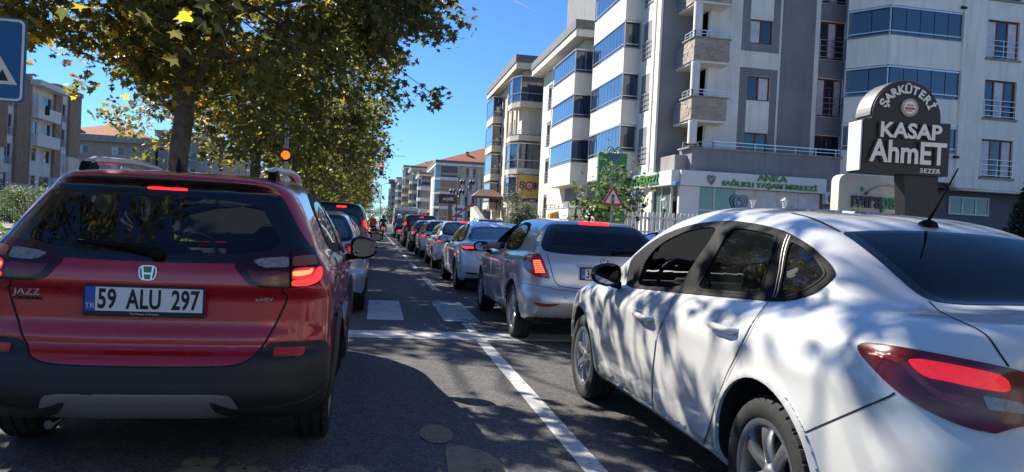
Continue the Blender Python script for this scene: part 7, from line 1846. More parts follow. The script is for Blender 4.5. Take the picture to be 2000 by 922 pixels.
def build_street():
    # blue pedestrian-crossing sign on the median
    a, b = on_y(52, 38, 7.4), on_y(40, 200, 7.4); s_ = 0.76; zc = (a[2]+b[2])/2; xc = a[0]-s_/2+0.0
    t = thing('crossing_sign', 'blue square pedestrian crossing sign with white triangle', 'road sign', (xc, 7.4, 0.1), rad(2))
    z = zc-0.1
    bd = MB().prism(rrect(s_, s_, 0.06), (0, 0.02, 0), o=(0, 0, z)).build('board', MATS['sign_blue'], t)
    k = MB(); ring(k, rrect(s_-0.03, s_-0.03, 0.05), rrect(s_-0.07, s_-0.07, 0.035), -0.004, 0.0); 
    for v in range(len(k.v)): k.v[v] = (k.v[v][0], k.v[v][1], k.v[v][2]+z)
    k.build('border', MATS['sign_face_white'], bd)
    MB().prism([(-0.32, -0.22), (0.32, -0.22), (0, 0.33)], (0, 0.004, 0), o=(0, -0.0045, z)).build('triangle', MATS['sign_face_white'], bd)
    w = MB(); w.lathe([(0.0, -0.008), (0.035, -0.008), (0.035, -0.004)], 14, c=(0, 0, z+0.10), axis='y')
    w.prism([(-0.05, 0.05), (0.03, 0.06), (0.08, -0.02), (0.05, -0.04), (0.02, 0.0), (0.03, -0.07), (0.11, -0.19), (0.06, -0.19), (-0.01, -0.09), (-0.07, -0.19), (-0.12, -0.19), (-0.05, -0.06), (-0.05, 0.0), (-0.10, -0.04), (-0.12, -0.02)], (0, 0.003, 0), o=(0, -0.008, z))
    w.prism([(0.14, -0.19), (0.25, -0.19), (0.20, -0.09)], (0, 0.003, 0), o=(0, -0.008, z)); w.build('walking_figure', MATS['sign_black'], bd)
    MB().tube([(0, 0.05, 0), (0, 0.05, z+0.5)], 0.03, 10).build('pole', MATS['galv'], t)
    # amber warning light on its pole
    q = on_y(558, 303, 22.0)
    t = thing('amber_light', 'lit round amber warning light on a grey pole among the plane trees', 'traffic light', (q[0], 22.0, 0.1))
    MB().tube([(0.0, 0.12, 0), (0.0, 0.12, 5.6)], 0.055, 12).build('pole', MATS['galv'], t)
    zz = q[2]-0.1
    hs = MB().lathe([(0.0, 0.10), (0.16, 0.08), (0.18, 0.0), (0.18, -0.03), (0.13, -0.034), (0.0, -0.034)], 28, c=(0, 0, zz), axis='y').build('housing', MATS['sign_black'], t, smooth=True)
    MB().lathe([(0.0, -0.05), (0.08, -0.047), (0.128, -0.036)], 28, c=(0, 0, zz), axis='y').build('lens', mat('amber_on', (0.5, 0.14, 0.01), 0.3, emit=(1.0, 0.24, 0.02), estr=0.5), hs, smooth=True)
    vz = MB(); n = 14
    V = [(0.165*math.cos(rad(10+160*i/n)), y, zz+0.165*math.sin(rad(10+160*i/n))) for y in (-0.035, -0.17) for i in range(n+1)]
    vz.add(V, [(i, i+1, n+2+i, n+1+i) for i in range(n)]); vz.build('visor', MATS['sign_black'], hs)
    # traffic lights
    def signal(name, label, loc, arm=None, lit=0, scale=1.0, polez=None):
        t = thing(name, label, 'traffic light', (loc[0], loc[1], 0.0)); z = loc[2]
        body = MB().cbox((0, 0, z), (0.34*scale, 0.22, 0.98*scale), 0.03).build('housing', MATS['sign_black'], t)
        for k in range(3):
            zz = z+(0.31-0.31*k)*scale
            m_ = (mat('red_on', (0.5, 0.02, 0.02), 0.3, emit=(1, 0.05, 0.06), estr=3.5) if k == lit else mat(('red_off', 'amber_off', 'green_off')[k], ((0.06, 0.01, 0.01), (0.06, 0.04, 0.01), (0.01, 0.05, 0.03))[k], 0.3))
            MB().lathe([(0.0, -0.13), (0.08*scale, -0.125), (0.12*scale, -0.11)], 18, c=(0, 0, zz), axis='y').build('lens', m_, body, smooth=True)
            MB().lathe([(0.13*scale, -0.11), (0.13*scale, -0.27)], 14, c=(0, 0, zz), axis='y', arc=(-rad(100), rad(100))).build('visor', MATS['sign_black'], body)
        if arm is not None:
            MB().tube([(arm, 0.15, 0), (arm, 0.15, z+0.4), (arm+0.6, 0.15, z+0.75), (0, 0.15, z+0.45), (0, 0.15, z)], 0.06, 8).build('mast_arm', MATS['galv'], t)
        else: MB().tube([(0, 0.16, 0), (0, 0.16, z+0.6)], 0.06, 8).build('pole', MATS['galv'], t)
    q = on_y(745, 331, 75.0); signal('traffic_light', 'red traffic light hung out over the road on a mast arm', q, arm=-3.6, scale=1.25)
    q = on_y(837, 413, 118.0); signal('traffic_light', 'red traffic light low on a pole beside the cream block', (q[0], 118.0, q[2]-0.4), scale=1.2)
    # warning triangle with a traffic-light symbol
    q = on_y(1197, 388, 24.0); t = thing('warning_sign', 'red-bordered triangular warning sign showing a traffic light', 'road sign', (q[0], 24.0, 0.12))
    z = q[2]-0.12; T = lambda s: [(-s, -s*0.58), (s, -s*0.58), (0, s*1.15)]
    bd = MB().prism([tuple(p) for p in chaikin(T(0.40), 2, 0.08)], (0, 0.02, 0), o=(0, 0, z)).build('board', MATS['sign_red'], t)
    MB().prism([tuple(p) for p in chaikin(T(0.27), 1, 0.06)], (0, 0.004, 0), o=(0, -0.0045, z)).build('face', MATS['sign_face_white'], bd)
    MB().prism(rrect(0.11, 0.30, 0.04), (0, 0.003, 0), o=(0, -0.008, z-0.005)).build('symbol', MATS['sign_black'], bd)
    for k, c in enumerate(((0.5, 0.05, 0.03), (0.6, 0.35, 0.03), (0.02, 0.32, 0.16))): MB().lathe([(0.0, -0.011), (0.038, -0.011), (0.038, -0.008)], 14, c=(0, 0, z+0.085-0.09*k), axis='y').build('symbol_lamp', mat('sym%d' % k, c, 0.5), bd)
    MB().tube([(0, 0.05, 0), (0, 0.05, z+0.3)], 0.03, 10).build('pole', MATS['galv'], t)
    # blue street-name plate
    q = on_y(1142, 396, 27.0); t = thing('street_name_sign', 'small blue street name plate on a dark post', 'road sign', (q[0], 27.0, 0.12))
    z = q[2]-0.12; bd = MB().cbox((0, 0, z), (0.62, 0.03, 0.22), 0.008).build('plate', MATS['sign_blue'], t)
    MB().box(-0.24, -0.08, -0.0175, -0.015, z+0.02, z+0.06).build('lettering_line', MATS['white_print'], bd); MB().box(-0.24, 0.24, -0.0175, -0.015, z-0.06, z-0.045).build('lettering_line', MATS['white_print'], bd)
    MB().tube([(-0.33, 0.0, 0), (-0.33, 0.0, z+0.15)], 0.035, 8).build('pole', MATS['pole_dark'], t)
    # green health-centre totem
    a, b = on_y(1169, 297, 33.0), on_y(1217, 440, 33.0); w_ = b[0]-a[0]
    t = thing('totem_sign', 'tall green totem sign with a leaf-heart emblem on top', 'sign', ((a[0]+b[0])/2, 33.0, 1.05)); h = a[2]-1.05
    grn = mat('totem_green', (0.035, 0.22, 0.07), 0.45, noise=0.05)
    bd = MB().cbox((0, 0, h/2), (w_, 0.25, h), 0.02).build('panel', grn, t)
    heart(bd, (0.02, -0.16, h-0.02), 0.48, mat('emblem_steel', (0.22, 0.33, 0.45), 0.3, metal=0.5))
    for k, (s, sz) in enumerate((('ANKA', 0.40), ('SAĞLIKLI', 0.25), ('YAŞAM', 0.25), ('MERKEZİ', 0.25))): text('lettering', s, sz, MATS['white_print'], bd, (0, -0.13, h-0.80-0.33*k-(0.02 if k else 0)), depth=0.01, sx=1.05)
    # butcher's totem
    Y = 18.7; t = thing('totem_sign', 'black arched butcher totem reading ŞARKÜTERİ KASAP AhmET SEZER', 'sign', (14.5, Y, 0.25), rad(-3))
    blk = mat('totem_black', (0.007, 0.007, 0.009), 0.45, noise=0.1); cream = mat('letter_cream', (0.76, 0.74, 0.68), 0.5); edge = mat('letter_edge', (0.16, 0.155, 0.15), 0.6)
    arch = [(-1.22, 3.05), (1.42, 3.05), (1.42, 4.55), (1.10, 4.55)]+[(0.05+1.05*math.cos(a), 4.62+1.05*math.sin(a)) for a in np.linspace(0.0, math.pi, 25)]+[(-1.0, 4.55), (-1.22, 4.55)]
    bd = MB().prism(arch, (0, 0.75, 0), o=(0, -0.05, 0)).build('panel', blk, t)
    MB().box(-1.27, -1.225, 0.0, 0.62, 3.1, 4.5).build('light_box', mat('lightbox_white', (0.62, 0.68, 0.66), 0.4), bd)
    rim = MB(); rim.lathe([(1.06, 0.0), (1.085, 0.0), (1.085, 0.70), (1.06, 0.70)], 20, c=(0.05, 0, 4.62), axis='y', arc=(-rad(88), rad(25))); rim.build('arch_trim', mat('arch_metal', (0.16, 0.165, 0.17), 0.5, metal=0.3), bd)
    def raised(s, size, x, z, sx, bold=0.02, dp=0.055):
        o = text('lettering', s, size, edge, bd, (x, -0.05-dp, z), depth=dp, sx=sx, bold=bold); o2 = text('lettering_face', s, size, cream, o, (0, 0, dp+0.004), (0, 0, 0), depth=0.003, bold=bold)
    raised('KASAP', 0.58, 0.13, 4.23, 1.10, 0.018); raised('AhmET', 0.86, 0.10, 3.62, 0.88, 0.022); text('lettering', 'SEZER', 0.18, cream, bd, (0.85, -0.06, 3.17), depth=0.008, sx=1.15, bold=0.004, spacing=1.15)
    wd = 'ŞARKÜTERİ'
    for i, chh in enumerate(wd):
        a = rad(152-124*i/(len(wd)-1)); text('lettering', chh, 0.33, cream, bd, (0.05+0.80*math.cos(a), -0.07, 4.62+0.80*math.sin(a)), (math.pi/2, -(a-math.pi/2), 0), depth=0.012, bold=0.010)
    lg = MB().lathe([(0.0, -0.11), (0.25, -0.11), (0.25, -0.05)], 28, c=(0.10, 0, 4.92), axis='y').build('logo_disc', cream, bd)
    ro = mat('logo_red', (0.35, 0.07, 0.04), 0.5); lr = MB()
    for rr in (0.235, 0.20): lr.lathe([(rr-0.012, -0.113), (rr, -0.115), (rr+0.006, -0.113)], 28, c=(0.10, 0, 4.92), axis='y')
    lr.cbox((0.10, -0.114, 4.89), (0.30, 0.006, 0.06), 0); lr.cbox((0.10, -0.114, 4.98), (0.22, 0.006, 0.03), 0); lr.cbox((0.07, -0.114, 4.82), (0.22, 0.006, 0.025), 0); lr.build('logo_marks', ro, lg)
    MB().prism([(0.30, 0.0), (1.22, 0.0), (1.22, 3.05), (0.16, 3.05), (0.30, 1.6)], (0, 0.45, 0), o=(0, 0.08, 0)).build('pedestal', blk, t)
    # cream neighbouring sign
    a, b = on_y(1640, 339, 21.0), on_y(1790, 425, 21.0)
    t = thing('wall_sign', 'cream sign wall with navy and green mirapa lettering behind the butcher totem', 'sign', ((a[0]+b[0])/2, 21.0, 0.25)); w_ = b[0]-a[0]; h = a[2]-0.25
    cr = mat('sign_cream', (0.68, 0.64, 0.56), 0.6, noise=0.06)
    pl = [(w_/2, 0), (w_/2, h), (-w_/2+0.25, h)]+[(-w_/2+0.25-0.25*math.sin(x), h-0.25+0.25*math.cos(x)) for x in np.linspace(0, math.pi/2, 8)]+[(-w_/2, 0)]
    bd = MB().prism(pl, (0, 0.4, 0), o=(0, 0, 0)).build('panel', cr, t)
    nv = mat('mira_navy', (0.02, 0.02, 0.06), 0.4); gn = mat('mira_green', (0.02, 0.25, 0.12), 0.4)
    xl = on_y(1660, 390, 21.0)[0]-(a[0]+b[0])/2; xm = on_y(1718, 392, 21.0)[0]-(a[0]+b[0])/2
    text('lettering', 'mira', 0.74, nv, bd, (xl, -0.04, 2.40), depth=0.03, bold=0.012, align='LEFT', sx=0.82); text('lettering', 'pa', 0.74, gn, bd, (xm, -0.04, 2.40), depth=0.03, bold=0.012, align='LEFT', sx=0.82)
    MB().tube([(xl+1.35+0.9*math.cos(x), -0.03, 2.35+0.55*math.sin(x)) for x in np.linspace(0.9, 2.9, 14)], 0.035, 6).build('swoosh', MATS['beige_panel'] if 'beige_panel' in MATS else cr, bd)
    st = [(0.09*(1 if k % 2 == 0 else 0.42)*math.sin(math.pi*k/5), 0.09*(1 if k % 2 == 0 else 0.42)*math.cos(math.pi*k/5)) for k in range(10)]
    MB().prism(st, (0, 0.02, 0), o=(xl+0.40, -0.03, 2.74)).build('star', gn, bd)
    text('lettering', 'K', 0.16, nv, bd, (xl+1.6, -0.03, 1.95), depth=0.01)
    # white picket fence along the forecourt with lamp posts
    t = thing('picket_fence', 'white picket fence with rounded tops in front of the shop', 'fence', (0, 27.45, 1.05))
    pk = MB().prism([(-0.05, 0), (0.05, 0), (0.05, 0.98), (0.035, 1.05), (0, 1.08), (-0.035, 1.05), (-0.05, 0.98)], (0, 0.025, 0)).mesh('picket', mat('picket_white', (0.66, 0.66, 0.64), 0.55, noise=0.08))
    for i in range(66):
        o = link('picket', pk, t); o.location = (9.6+i*0.165, -0.02, 0); o.rotation_euler = (0, 0.01*math.sin(i*2.3), 0)
    for z in (0.25, 0.8): MB().box(9.5, 20.4, 0.008, 0.05, z, z+0.07).build('rail', MATS['picket_white'], t)
    for i, (px, lab) in enumerate(((1298, 'white garden lamp with pointed cap above the picket fence by the green shop glass'), (1470, 'white goblet-shaped garden lamp in front of the shop window'), (1532, 'white pointed garden lamp below the shop sign'))):
        q = on_y(px, 408, 28.2); k = thing('garden_lamp', lab, 'lamp', (q[0], 28.2, 1.05)); z = q[2]-1.05
        MB().tube([(0, 0, 0), (0, 0, z)], 0.05, 8).build('post', MATS['pole_dark'], k)
        MB().lathe([(0.07, z), (0.10, z+0.03), (0.06, z+0.06), (0.12, z+0.32), (0.11, z+0.33)] if i != 1 else [(0.07, z), (0.06, z+0.05), (0.05, z+0.12), (0.14, z+0.36), (0.0, z+0.34)], 12).build('lantern', MATS['frame_white'], k)
        if i != 1: MB().lathe([(0.17, z+0.33), (0.10, z+0.40), (0.02, z+0.46), (0.0, z+0.50)], 12).build('cap', MATS['frame_white'], k)
    # blue floodlights on the shop corner
    for i, (px, py) in enumerate(((1243, 377), (1320, 359))):
        q = on_x(px, py, 13.9); k = thing('floodlight', ('small blue floodlight under the shop sign beside the young tree', 'blue floodlight at the corner of the shop sign')[i], 'light', tuple(q)); MB().cbox((0, 0, 0), (0.22, 0.5, 0.18), 0.03).build('casing', mat('flood_blue', (0.02, 0.20, 0.50), 0.4), k); MB().bar((0, 0, 0), (0.25, 0, 0.1), 0.04).build('bracket', MATS['galv'], k)
    # yellow clothing bank and ramp wall
    q = on_y(1083, 425, 52.0); t = thing('clothing_bank', 'yellow metal collection bin beside the white apartment block', 'bin', (q[0], 51.0, 1.05))
    yb_ = mat('bin_yellow', (0.60, 0.30, 0.02), 0.5); MB().prism([(-0.55, 0), (0.55, 0), (0.55, 1.25), (0.3, 1.6), (-0.55, 1.3)], (0, 0.9, 0)).build('body', yb_, t); MB().cbox((-0.1, -0.03, 1.05), (0.6, 0.06, 0.25), 0.02).build('flap', MATS['galv'], t)
    t = thing('ramp_wall', 'pale sloping ramp wall beside the gazebo', 'wall', (9.1, 62, 0)); MB().prism([(0, 0), (11, 0), (11, 3.0), (9, 3.0), (0, 1.2)], (0.3, 0, 0), u=(0, 1, 0)).build('wall', MATS['render_cream'], t); MB().prism([(0, 1.2), (9, 3.0), (9, 3.1), (0, 1.3)], (0.36, 0, 0), o=(-0.03, 0, 0.0), u=(0, 1, 0)).build('coping', MATS['concrete'], t)
    # gazebo, slide
    a, b = on_y(925, 383, 75.0), on_y(976, 388, 75.0); cx, w_ = (a[0]+b[0])/2, b[0]-a[0]
    t = thing('gazebo', 'brown timber gazebo with pitched roof and railings', 'gazebo', (cx, 75.0, 1.6)); wd_ = mat('timber', (0.13, 0.05, 0.035), 0.7, noise=0.2)
    zt = a[2]-1.6
    for x in (-1, 1):
        for y in (-1, 1): MB().cbox((x*w_*0.45, y*1.2, zt/2), (0.12, 0.12, zt)).build('post', wd_, t)
    MB().add([(-w_/2-0.2, -1.6, zt), (w_/2+0.2, -1.6, zt), (w_/2+0.2, 1.6, zt), (-w_/2-0.2, 1.6, zt), (-w_/4, 0, zt+0.75), (w_/4, 0, zt+0.75)], [(0, 1, 5, 4), (1, 2, 5), (2, 3, 4, 5), (3, 0, 4), (3, 2, 1, 0)]).build('roof', mat('gazebo_roof', (0.14, 0.075, 0.06), 0.8), t)
    MB().box(-w_/2-0.2, w_/2+0.2, -1.62, -1.58, zt-0.25, zt).build('fascia', wd_, t)
    rl = MB(); rl.bar((-w_*0.45, -1.2, 0.95), (w_*0.45, -1.2, 0.95), 0.07)
    for k in range(14): x = -w_*0.45+w_*0.9*k/13; rl.bar((x, -1.2, 0.1), (x, -1.2, 0.95), 0.04)
    rl.build('railing', wd_, t)
    q = on_y(902, 415, 78.0); t = thing('slide', 'red plastic playground slide beside the ornamental lamp posts', 'slide', (q[0], 78.0, 1.6)); rp = mat('slide_red', (0.42, 0.03, 0.04), 0.35)
    V = []; pr = [(-1.4, 0.25), (-0.8, 0.4), (0.0, 0.95), (0.7, 1.55), (1.1, 1.75)]
    for x, z in pr: V += [(x, -0.3, z+0.18), (x, -0.25, z), (x, 0.25, z), (x, 0.3, z+0.18)]
    MB().add(V, [(i*4+k, i*4+k+1, i*4+k+5, i*4+k+4) for i in range(4) for k in range(3)]).build('chute', rp, t); MB().tube([(1.1, 0.3, 0), (1.1, 0.3, 2.0)], 0.05, 6).build('post', MATS['pole_dark'], t); MB().cbox((-1.2, 0, 0.12), (0.8, 0.6, 0.24), 0.03).build('foot', rp, t)
    # brown appliance-shop totem
    a, b = on_y(857, 380, 110.0), on_y(891, 397, 110.0); w_ = b[0]-a[0]; t = thing('totem_sign', 'dark brown shop totem with pale lettering by the cream block', 'sign', ((a[0]+b[0])/2, 110.0, 0))
    dk = mat('totem_brown', (0.05, 0.02, 0.018), 0.5); bd = MB().cbox((0, 0, (a[2]+b[2])/2), (w_, 0.4, a[2]-b[2]+0.25), 0.05).build('panel', dk, t); text('lettering', 'arçelik', 0.66, MATS['white_print'], bd, (0.1, -0.23, (a[2]+b[2])/2), depth=0.02, bold=0.02, sx=0.9)
    MB().box(0.1, 0.7, -0.1, 0.1, 0, b[2]).build('post', MATS['render_dark'], t)
    q = on_y(895, 425, 112.0); t = thing('notice_board', 'white and blue notice board below the brown totem', 'sign', (q[0], 112, 0)); bd = MB().cbox((0, 0, 2.9), (1.6, 0.15, 2.6), 0.02).build('board', MATS['frame_white'], t)
    for z in (2.3, 3.3): MB().box(-0.6, 0.6, -0.085, -0.078, z, z+0.45).build('print', MATS['sign_blue'], bd)
    for x in (-0.7, 0.7): MB().box(x-0.05, x+0.05, -0.04, 0.04, 0, 1.65).build('leg', MATS['galv'], t)
    # ornamental lamp posts
    for i, (px, py) in enumerate(((913, 357), (893, 375))):
        q = on_y(px, py, 80.0); t = thing('ornamental_lamp', ('tall black ornamental lamp post with lantern cluster by the red slide', 'shorter black ornamental lamp post between totem and red slide')[i], 'lamp post', (q[0], 80, 1.6)); z = q[2]-1.6
        MB().tube([(0, 0, 0), (0, 0, 0.6), (0, 0, z)], [0.10, 0.06, 0.045], 8).build('post', MATS['pole_dark'], t)
        for k in range(4):
            a = k*math.pi/2+0.4; x, y = 0.75*math.cos(a), 0.75*math.sin(a); MB().tube([(0, 0, z-0.4), (x*0.6, y*0.6, z-0.5), (x, y, z-0.2)], 0.03, 5).build('arm', MATS['pole_dark'], t)
            MB().lathe([(0.08, z-0.2), (0.17, z+0.1), (0.20, z+0.12), (0.0, z+0.35)], 8, c=(x, y, 0)).build('lantern', MATS['pole_dark'], t)
    # street lamp masts
    def mast(label, x, y, h, dr):
        t = thing('street_lamp', label, 'street lamp', (x, y, 0)); MB().tube([(0, 0, 0), (0, 0, h*0.85), (0.1*dr, 0, h)], [0.10, 0.06, 0.05], 8).build('mast', MATS['galv'], t)
        for s in (-1, 1):
            MB().tube([(0.1*dr, 0, h), (s*0.8, 0, h+0.35)], 0.035, 6).build('arm', MATS['galv'], t); MB().cbox((s*1.1, 0, h+0.42), (0.7, 0.2, 0.10), 0.03).build('lamp_head', MATS['galv'], t)
    q = on_y(745, 362, 140.0); mast('tall pale double street lamp mast behind the motorcycles', q[0], 140.0, q[2], 0.5)
    q = on_y(938, 330, 120.0); mast('pale double street lamp mast beside the cream block with long balconies', q[0], 120.0, q[2], 0.5)
    q = on_y(212, 300, 120.0); mast('thin double street lamp in front of the pinkish grey block', q[0], 120.0, q[2], 0.5)
    # iron fence on the left bank: bars as parts
    t = thing('iron_fence', 'dark iron bar fence along the far pavement', 'fence', (-19.3, 28, 0.12)); br = MB().box(-0.012, 0.012, -0.012, 0.012, 0, 1.5).mesh('bar', MATS['pole_dark'])
    for i in range(140): o = link('bar', br, t); o.location = (0, i*0.28, 0)
    for z in (0.2, 1.35): MB().box(-0.02, 0.02, 0, 39.2, z, z+0.05).build('rail', MATS['pole_dark'], t)
    # condensation trail of an aircraft, lit by the sun, and security cameras, dishes
    a, b = np.array(ray(998, -2)), np.array(ray(1048, 23)); D_ = 9000.0
    t = thing('contrail', 'short white aircraft trail high in the blue sky', 'contrail', (0, 0, 0)); A, B = CAM+a*D_, CAM+b*D_
    MB().tube([A-(B-A)*0.6, A, A+(B-A)*0.6, B], [7, 6, 5, 1.5], 8).build('vapour', vapour_mat(), t)
    for i, (px, py, Y, lab) in enumerate(((1884, 15, 32.9, 'black security camera above the glazed balcony'), (1868, 307, 32.9, 'small security camera beside the blue window on the right wing'))):
        q = on_y(px, py, Y); k = thing('security_camera', lab, 'camera', tuple(q)); MB().tube([(-0.3, 0.2, -0.15), (0.0, 0.0, 0)], 0.04, 6).build('bracket', MATS['frame_white'], k); MB().lathe([(0.0, -0.16), (0.07, -0.16), (0.07, 0.12), (0.0, 0.14)], 12, axis='x').build('camera_body', MATS['sign_black'], k)
# ------------------------------------------------------------------ people: one skinned body each
mat('skin', (0.42, 0.22, 0.14), 0.55)
mat('hair', (0.015, 0.011, 0.009), 0.7)
mat('shirt_dark', (0.03, 0.033, 0.045), 0.85, noise=0.2, nscale=9)
mat('jacket_red', (0.42, 0.06, 0.03), 0.8, noise=0.2, nscale=9)
mat('jacket_blue', (0.05, 0.10, 0.22), 0.8, noise=0.2, nscale=9)
mat('jeans', (0.035, 0.05, 0.09), 0.9, noise=0.25, nscale=12)
def skin_body(name, J, Ed, m, parent, sub=2):
    """J: name -> (x, y, z, radius); edges between joints; grown with Skin + Subdivision"""
    ks = list(J); me = bpy.data.meshes.new(name)
    me.from_pydata([J[k][:3] for k in ks], [(ks.index(a), ks.index(b)) for a, b in Ed], [])
    o = bpy.data.objects.new(name, me); COL.objects.link(o)
    md = o.modifiers.new('s', 'SKIN'); md.use_smooth_shade = True
    for i, k in enumerate(ks):
        r = J[k][3]; me.skin_vertices[0].data[i].radius = (r, r) if not isinstance(r, tuple) else r
    me.skin_vertices[0].data[0].use_root = True
    s2 = o.modifiers.new('d', 'SUBSURF'); s2.levels = sub; s2.render_levels = sub
    bpy.context.view_layer.update()
    nm = bpy.data.meshes.new_from_object(o.evaluated_get(bpy.context.evaluated_depsgraph_get()))
    bpy.data.objects.remove(o); nm.name = name
    nm.polygons.foreach_set('use_smooth', [True]*len(nm.polygons))
    return link(name, nm, parent, m)
def head(parent, c, yaw, hair=True, helmet=None):
    """head facing +y in its own frame: face, nose, eyes, mouth, ears, hair or helmet"""
    V, Fc = [], []; n, k = 16, 12
    for i in range(k+1):
        t = i/k; z = 0.115-0.235*t; prof = math.sin(min(1, (t+0.02)*1.02)*math.pi)**0.55
        for j in range(n):
            a = 2*math.pi*j/n; x = 0.075*prof*math.cos(a)*(1-0.22*max(0, t-0.55)/0.45); y = 0.096*prof*math.sin(a)
            if y < 0 and t > 0.6: y *= 0.75
            if abs(a-math.pi/2) < 0.25 and 0.42 < t < 0.66: y += 0.02*(1-abs(t-0.56)/0.12)
            V.append((x, y, z))
    for i in range(k):
        for j in range(n): j2 = (j+1) % n; Fc.append((i*n+j, (i+1)*n+j, (i+1)*n+j2, i*n+j2))
    h = obj('head', V, Fc, MATS['skin'], parent, smooth=True); h.location = c; h.rotation_euler = (0, 0, yaw)
    for s in (-1, 1):
        MB().lathe([(0.0, 0.006), (0.011, 0.0)], 8, c=(s*0.03, 0.083, 0.005), axis='y').build('eye', MATS['hair'], h)
        MB().cbox((s*0.077, -0.005, -0.005), (0.014, 0.035, 0.06), 0.006).build('ear', MATS['skin'], h)
    MB().cbox((0, 0.083, -0.062), (0.045, 0.01, 0.012), 0.003).build('mouth', mat('lip', (0.30, 0.11, 0.09), 0.5), h)
    if helmet:
        MB().lathe([(0.0, 0.165), (0.07, 0.155), (0.12, 0.10), (0.14, 0.03), (0.135, -0.05), (0.115, -0.11), (0.10, -0.12)], 18).build('helmet', MATS[helmet], h, smooth=True)
        MB().lathe([(0.143, 0.05), (0.145, 0.0), (0.14, -0.04)], 12, arc=(rad(25), rad(155))).build('visor', MATS['car_gloss_black'], h)
    elif hair:
        q = [(p[0]*1.10, p[1]*1.10-0.012, p[2]*1.06+0.012) for p in V if True]
        F2 = [f_ for f_ in Fc if all(q[i][2] > 0.02 or (q[i][1] < -0.02 and q[i][2] > -0.07) for i in f_)]
        obj('hair', q, F2, MATS['hair'], h, smooth=True)
    return h
def hand(parent, wrist, dirv, down, m, side=1):
    """palm with four fingers and a thumb, gently curled"""
    w, d, dn = Vector(wrist), Vector(dirv).normalized(), Vector(down).normalized(); lat = d.cross(dn).normalized()*side
    b = MB(); b.tube([w-d*0.01, w+d*0.03, w+d*0.075, w+d*0.09], [0.024, 0.034, 0.036, 0.028], 8)
    for k, L_ in enumerate((0.068, 0.078, 0.072, 0.056)):
        s = w+d*0.082+lat*(0.030-0.020*k); b.tube([s, s+d*L_*0.45+dn*0.008, s+d*L_*0.75+dn*0.028, s+d*L_*0.85+dn*0.05], [0.0098, 0.0092, 0.0085, 0.007], 6)
    s = w+d*0.025+lat*0.03; b.tube([s, s+lat*0.03+d*0.02, s+lat*0.04+d*0.05+dn*0.02], [0.012, 0.011, 0.008], 6)
    return b.build('hand', m, parent, smooth=True)
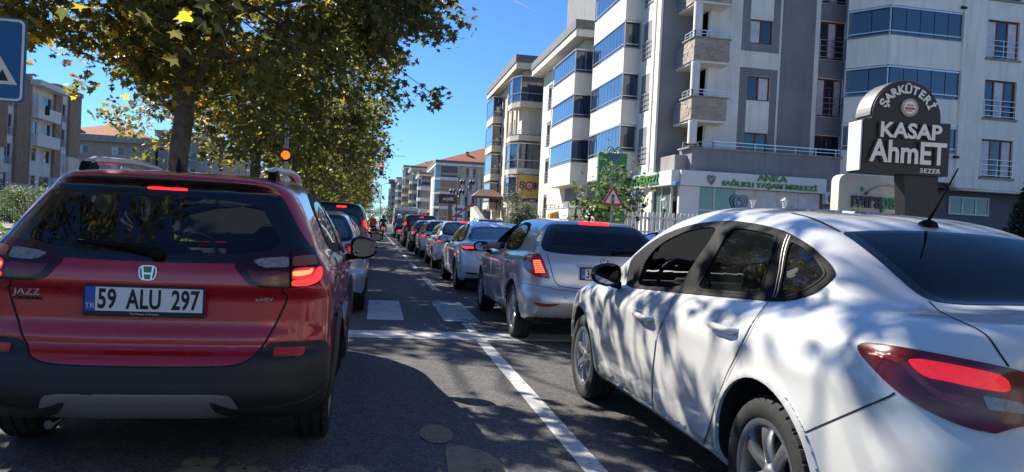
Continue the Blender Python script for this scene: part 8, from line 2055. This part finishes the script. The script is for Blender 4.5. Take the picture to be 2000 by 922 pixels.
def build_people():
    # driver of the silver hatchback, elbow on the sill and forearm out of the window
    ox, oy = 2.455, 7.66
    t = thing('person', 'driver in dark shirt resting a bare forearm out of the silver hatchback\'s window', 'person', (ox-0.38, oy+2.15, 0.0))
    J = dict(pelvis=(0, 0, 0.50, 0.15), belly=(0, -0.05, 0.65, 0.145), chest=(0, -0.10, 0.86, 0.165), neckb=(0, -0.11, 1.00, 0.075),
             ls=(-0.17, -0.09, 0.96, 0.075), le=(-0.44, 0.10, 1.02, 0.052), rs=(0.17, -0.09, 0.96, 0.075), re=(0.24, 0.14, 0.78, 0.05), rw=(0.12, 0.38, 0.84, 0.035),
             lh=(-0.10, 0.02, 0.50, 0.10), lk=(-0.13, 0.45, 0.58, 0.075), lf=(-0.12, 0.62, 0.28, 0.05), rh=(0.10, 0.02, 0.50, 0.10), rk=(0.13, 0.45, 0.58, 0.075), rf=(0.12, 0.62, 0.28, 0.05))
    skin_body('body', J, [('pelvis', 'belly'), ('belly', 'chest'), ('chest', 'neckb'), ('chest', 'ls'), ('ls', 'le'), ('chest', 'rs'), ('rs', 're'), ('re', 'rw'), ('pelvis', 'lh'), ('lh', 'lk'), ('lk', 'lf'), ('pelvis', 'rh'), ('rh', 'rk'), ('rk', 'rf')], MATS['shirt_dark'], t)
    MB().tube([(-0.40, 0.07, 1.012), (-0.48, 0.14, 1.012), (-0.505, 0.26, 1.005), (-0.515, 0.36, 1.0)], [0.05, 0.047, 0.042, 0.031], 10).build('forearm', MATS['skin'], t, smooth=True)
    MB().tube([(0, -0.11, 0.99), (0, -0.09, 1.10)], 0.055, 10).build('neck', MATS['skin'], t, smooth=True)
    head(t, (0, -0.07, 1.21), 0.1); hand(t, (-0.515, 0.36, 1.0), (-0.15, 1, -0.1), (0, 0.1, -1), MATS['skin'], 1); hand(t, (0.12, 0.38, 0.84), (-0.2, 1, 0.2), (0, 0, -1), MATS['skin'], -1)
    # motorcycles with riders
    def bike(bl, rl, loc, rz, jac, hel, box):
        b = thing('motorcycle', bl, 'motorcycle', loc, rz)
        ty, rm, ds = wheel_set(0.29, 0)
        for y in (0.30, 1.58):
            w = link('wheel', ds, b); w.location = (0, y, 0.29); w.scale = (0.55, 1, 1); link('tyre', ty, w); link('rim', rm, w)
        MB().prism([(0.05, 0.62), (0.25, 0.70), (0.95, 0.68), (1.25, 0.86), (1.42, 0.82), (1.30, 0.45), (0.95, 0.30), (0.55, 0.34), (0.30, 0.50)], (0.24, 0, 0), o=(-0.12, 0, 0), u=(0, 1, 0)).build('body', MATS['car_gloss_black'], b)
        MB().cbox((0, 0.55, 0.76), (0.26, 0.75, 0.10), 0.04).build('seat', MATS['car_black'], b)
        MB().tube([(0, 1.58, 0.29), (0, 1.36, 0.85), (0, 1.30, 0.98)], 0.03, 6).build('fork', MATS['galv'], b)
        MB().tube([(-0.36, 1.12, 1.02), (-0.1, 1.28, 1.0), (0.1, 1.28, 1.0), (0.36, 1.12, 1.02)], 0.016, 6).build('handlebar', MATS['car_black'], b)
        MB().cbox((0, -0.02, 0.70), (0.20, 0.06, 0.09), 0.02).build('tail_light', MATS['lamp_on'], b); MB().cbox((0, 0.0, 0.55), (0.20, 0.015, 0.14), 0.0).build('number_plate', MATS['plate_white'], b)
        if box: MB().cbox((0, 0.05, 1.02), (0.46, 0.44, 0.42), 0.04).build('luggage_box', MATS[box], b)
        p = thing('person', rl, 'person', loc, rz)
        J = dict(pelvis=(0, 0.52, 0.90, 0.15), belly=(0, 0.56, 1.06, 0.14), chest=(0, 0.64, 1.28, 0.165), nk=(0, 0.68, 1.42, 0.07), ls=(-0.19, 0.66, 1.37, 0.08), le=(-0.30, 0.88, 1.16, 0.055), lw=(-0.34, 1.10, 1.06, 0.04), rs=(0.19, 0.66, 1.37, 0.08), re=(0.30, 0.88, 1.16, 0.055), rw=(0.34, 1.10, 1.06, 0.04))
        skin_body('body', J, [('pelvis', 'belly'), ('belly', 'chest'), ('chest', 'nk'), ('chest', 'ls'), ('ls', 'le'), ('le', 'lw'), ('chest', 'rs'), ('rs', 're'), ('re', 'rw')], MATS[jac], p)
        L_ = {}; E_ = []
        L_['pel'] = (0, 0.52, 0.88, 0.14)
        for s, q in ((-1, 'l'), (1, 'r')):
            L_[q+'h'] = (s*0.12, 0.56, 0.86, 0.11); L_[q+'k'] = (s*0.24, 0.95, 0.80, 0.08); L_[q+'a'] = (s*0.22, 0.82, 0.40, 0.05); L_[q+'t'] = (s*0.23, 0.98, 0.34, 0.045); E_ += [('pel', q+'h'), (q+'h', q+'k'), (q+'k', q+'a'), (q+'a', q+'t')]
        skin_body('trousers', L_, E_, MATS['jeans'], p, 1)
        head(p, (0, 0.72, 1.58), 0, helmet=hel)
        for s in (-1, 1): hand(p, (s*0.34, 1.10, 1.06), (0, 1, -0.3), (0, 0, -1), MATS['skin'], s)
    bike('motorcycle with red luggage box filtering between the queueing lanes', 'motorcyclist in orange-red jacket filtering between the lanes', (-0.25, 58.0, 0), 0.06, 'jacket_red', 'plate_white', 'jacket_red')
    bike('black motorcycle without luggage box waiting next to the school minibus', 'motorcyclist in dark jacket and black helmet next to the school minibus', (0.55, 62.0, 0), -0.05, 'shirt_dark', 'car_gloss_black', None)
    bike('scooter squeezed between the maroon van and the school minibus', 'rider in blue jacket between the maroon van and the minibus', (1.45, 47.0, 0), 0.0, 'jacket_blue', 'plate_white', None)
build_jazz()
build_astra()
build_kia()
build_queue()
build_anka()
build_row()
build_behind()
build_street()
build_people()
build_plants()
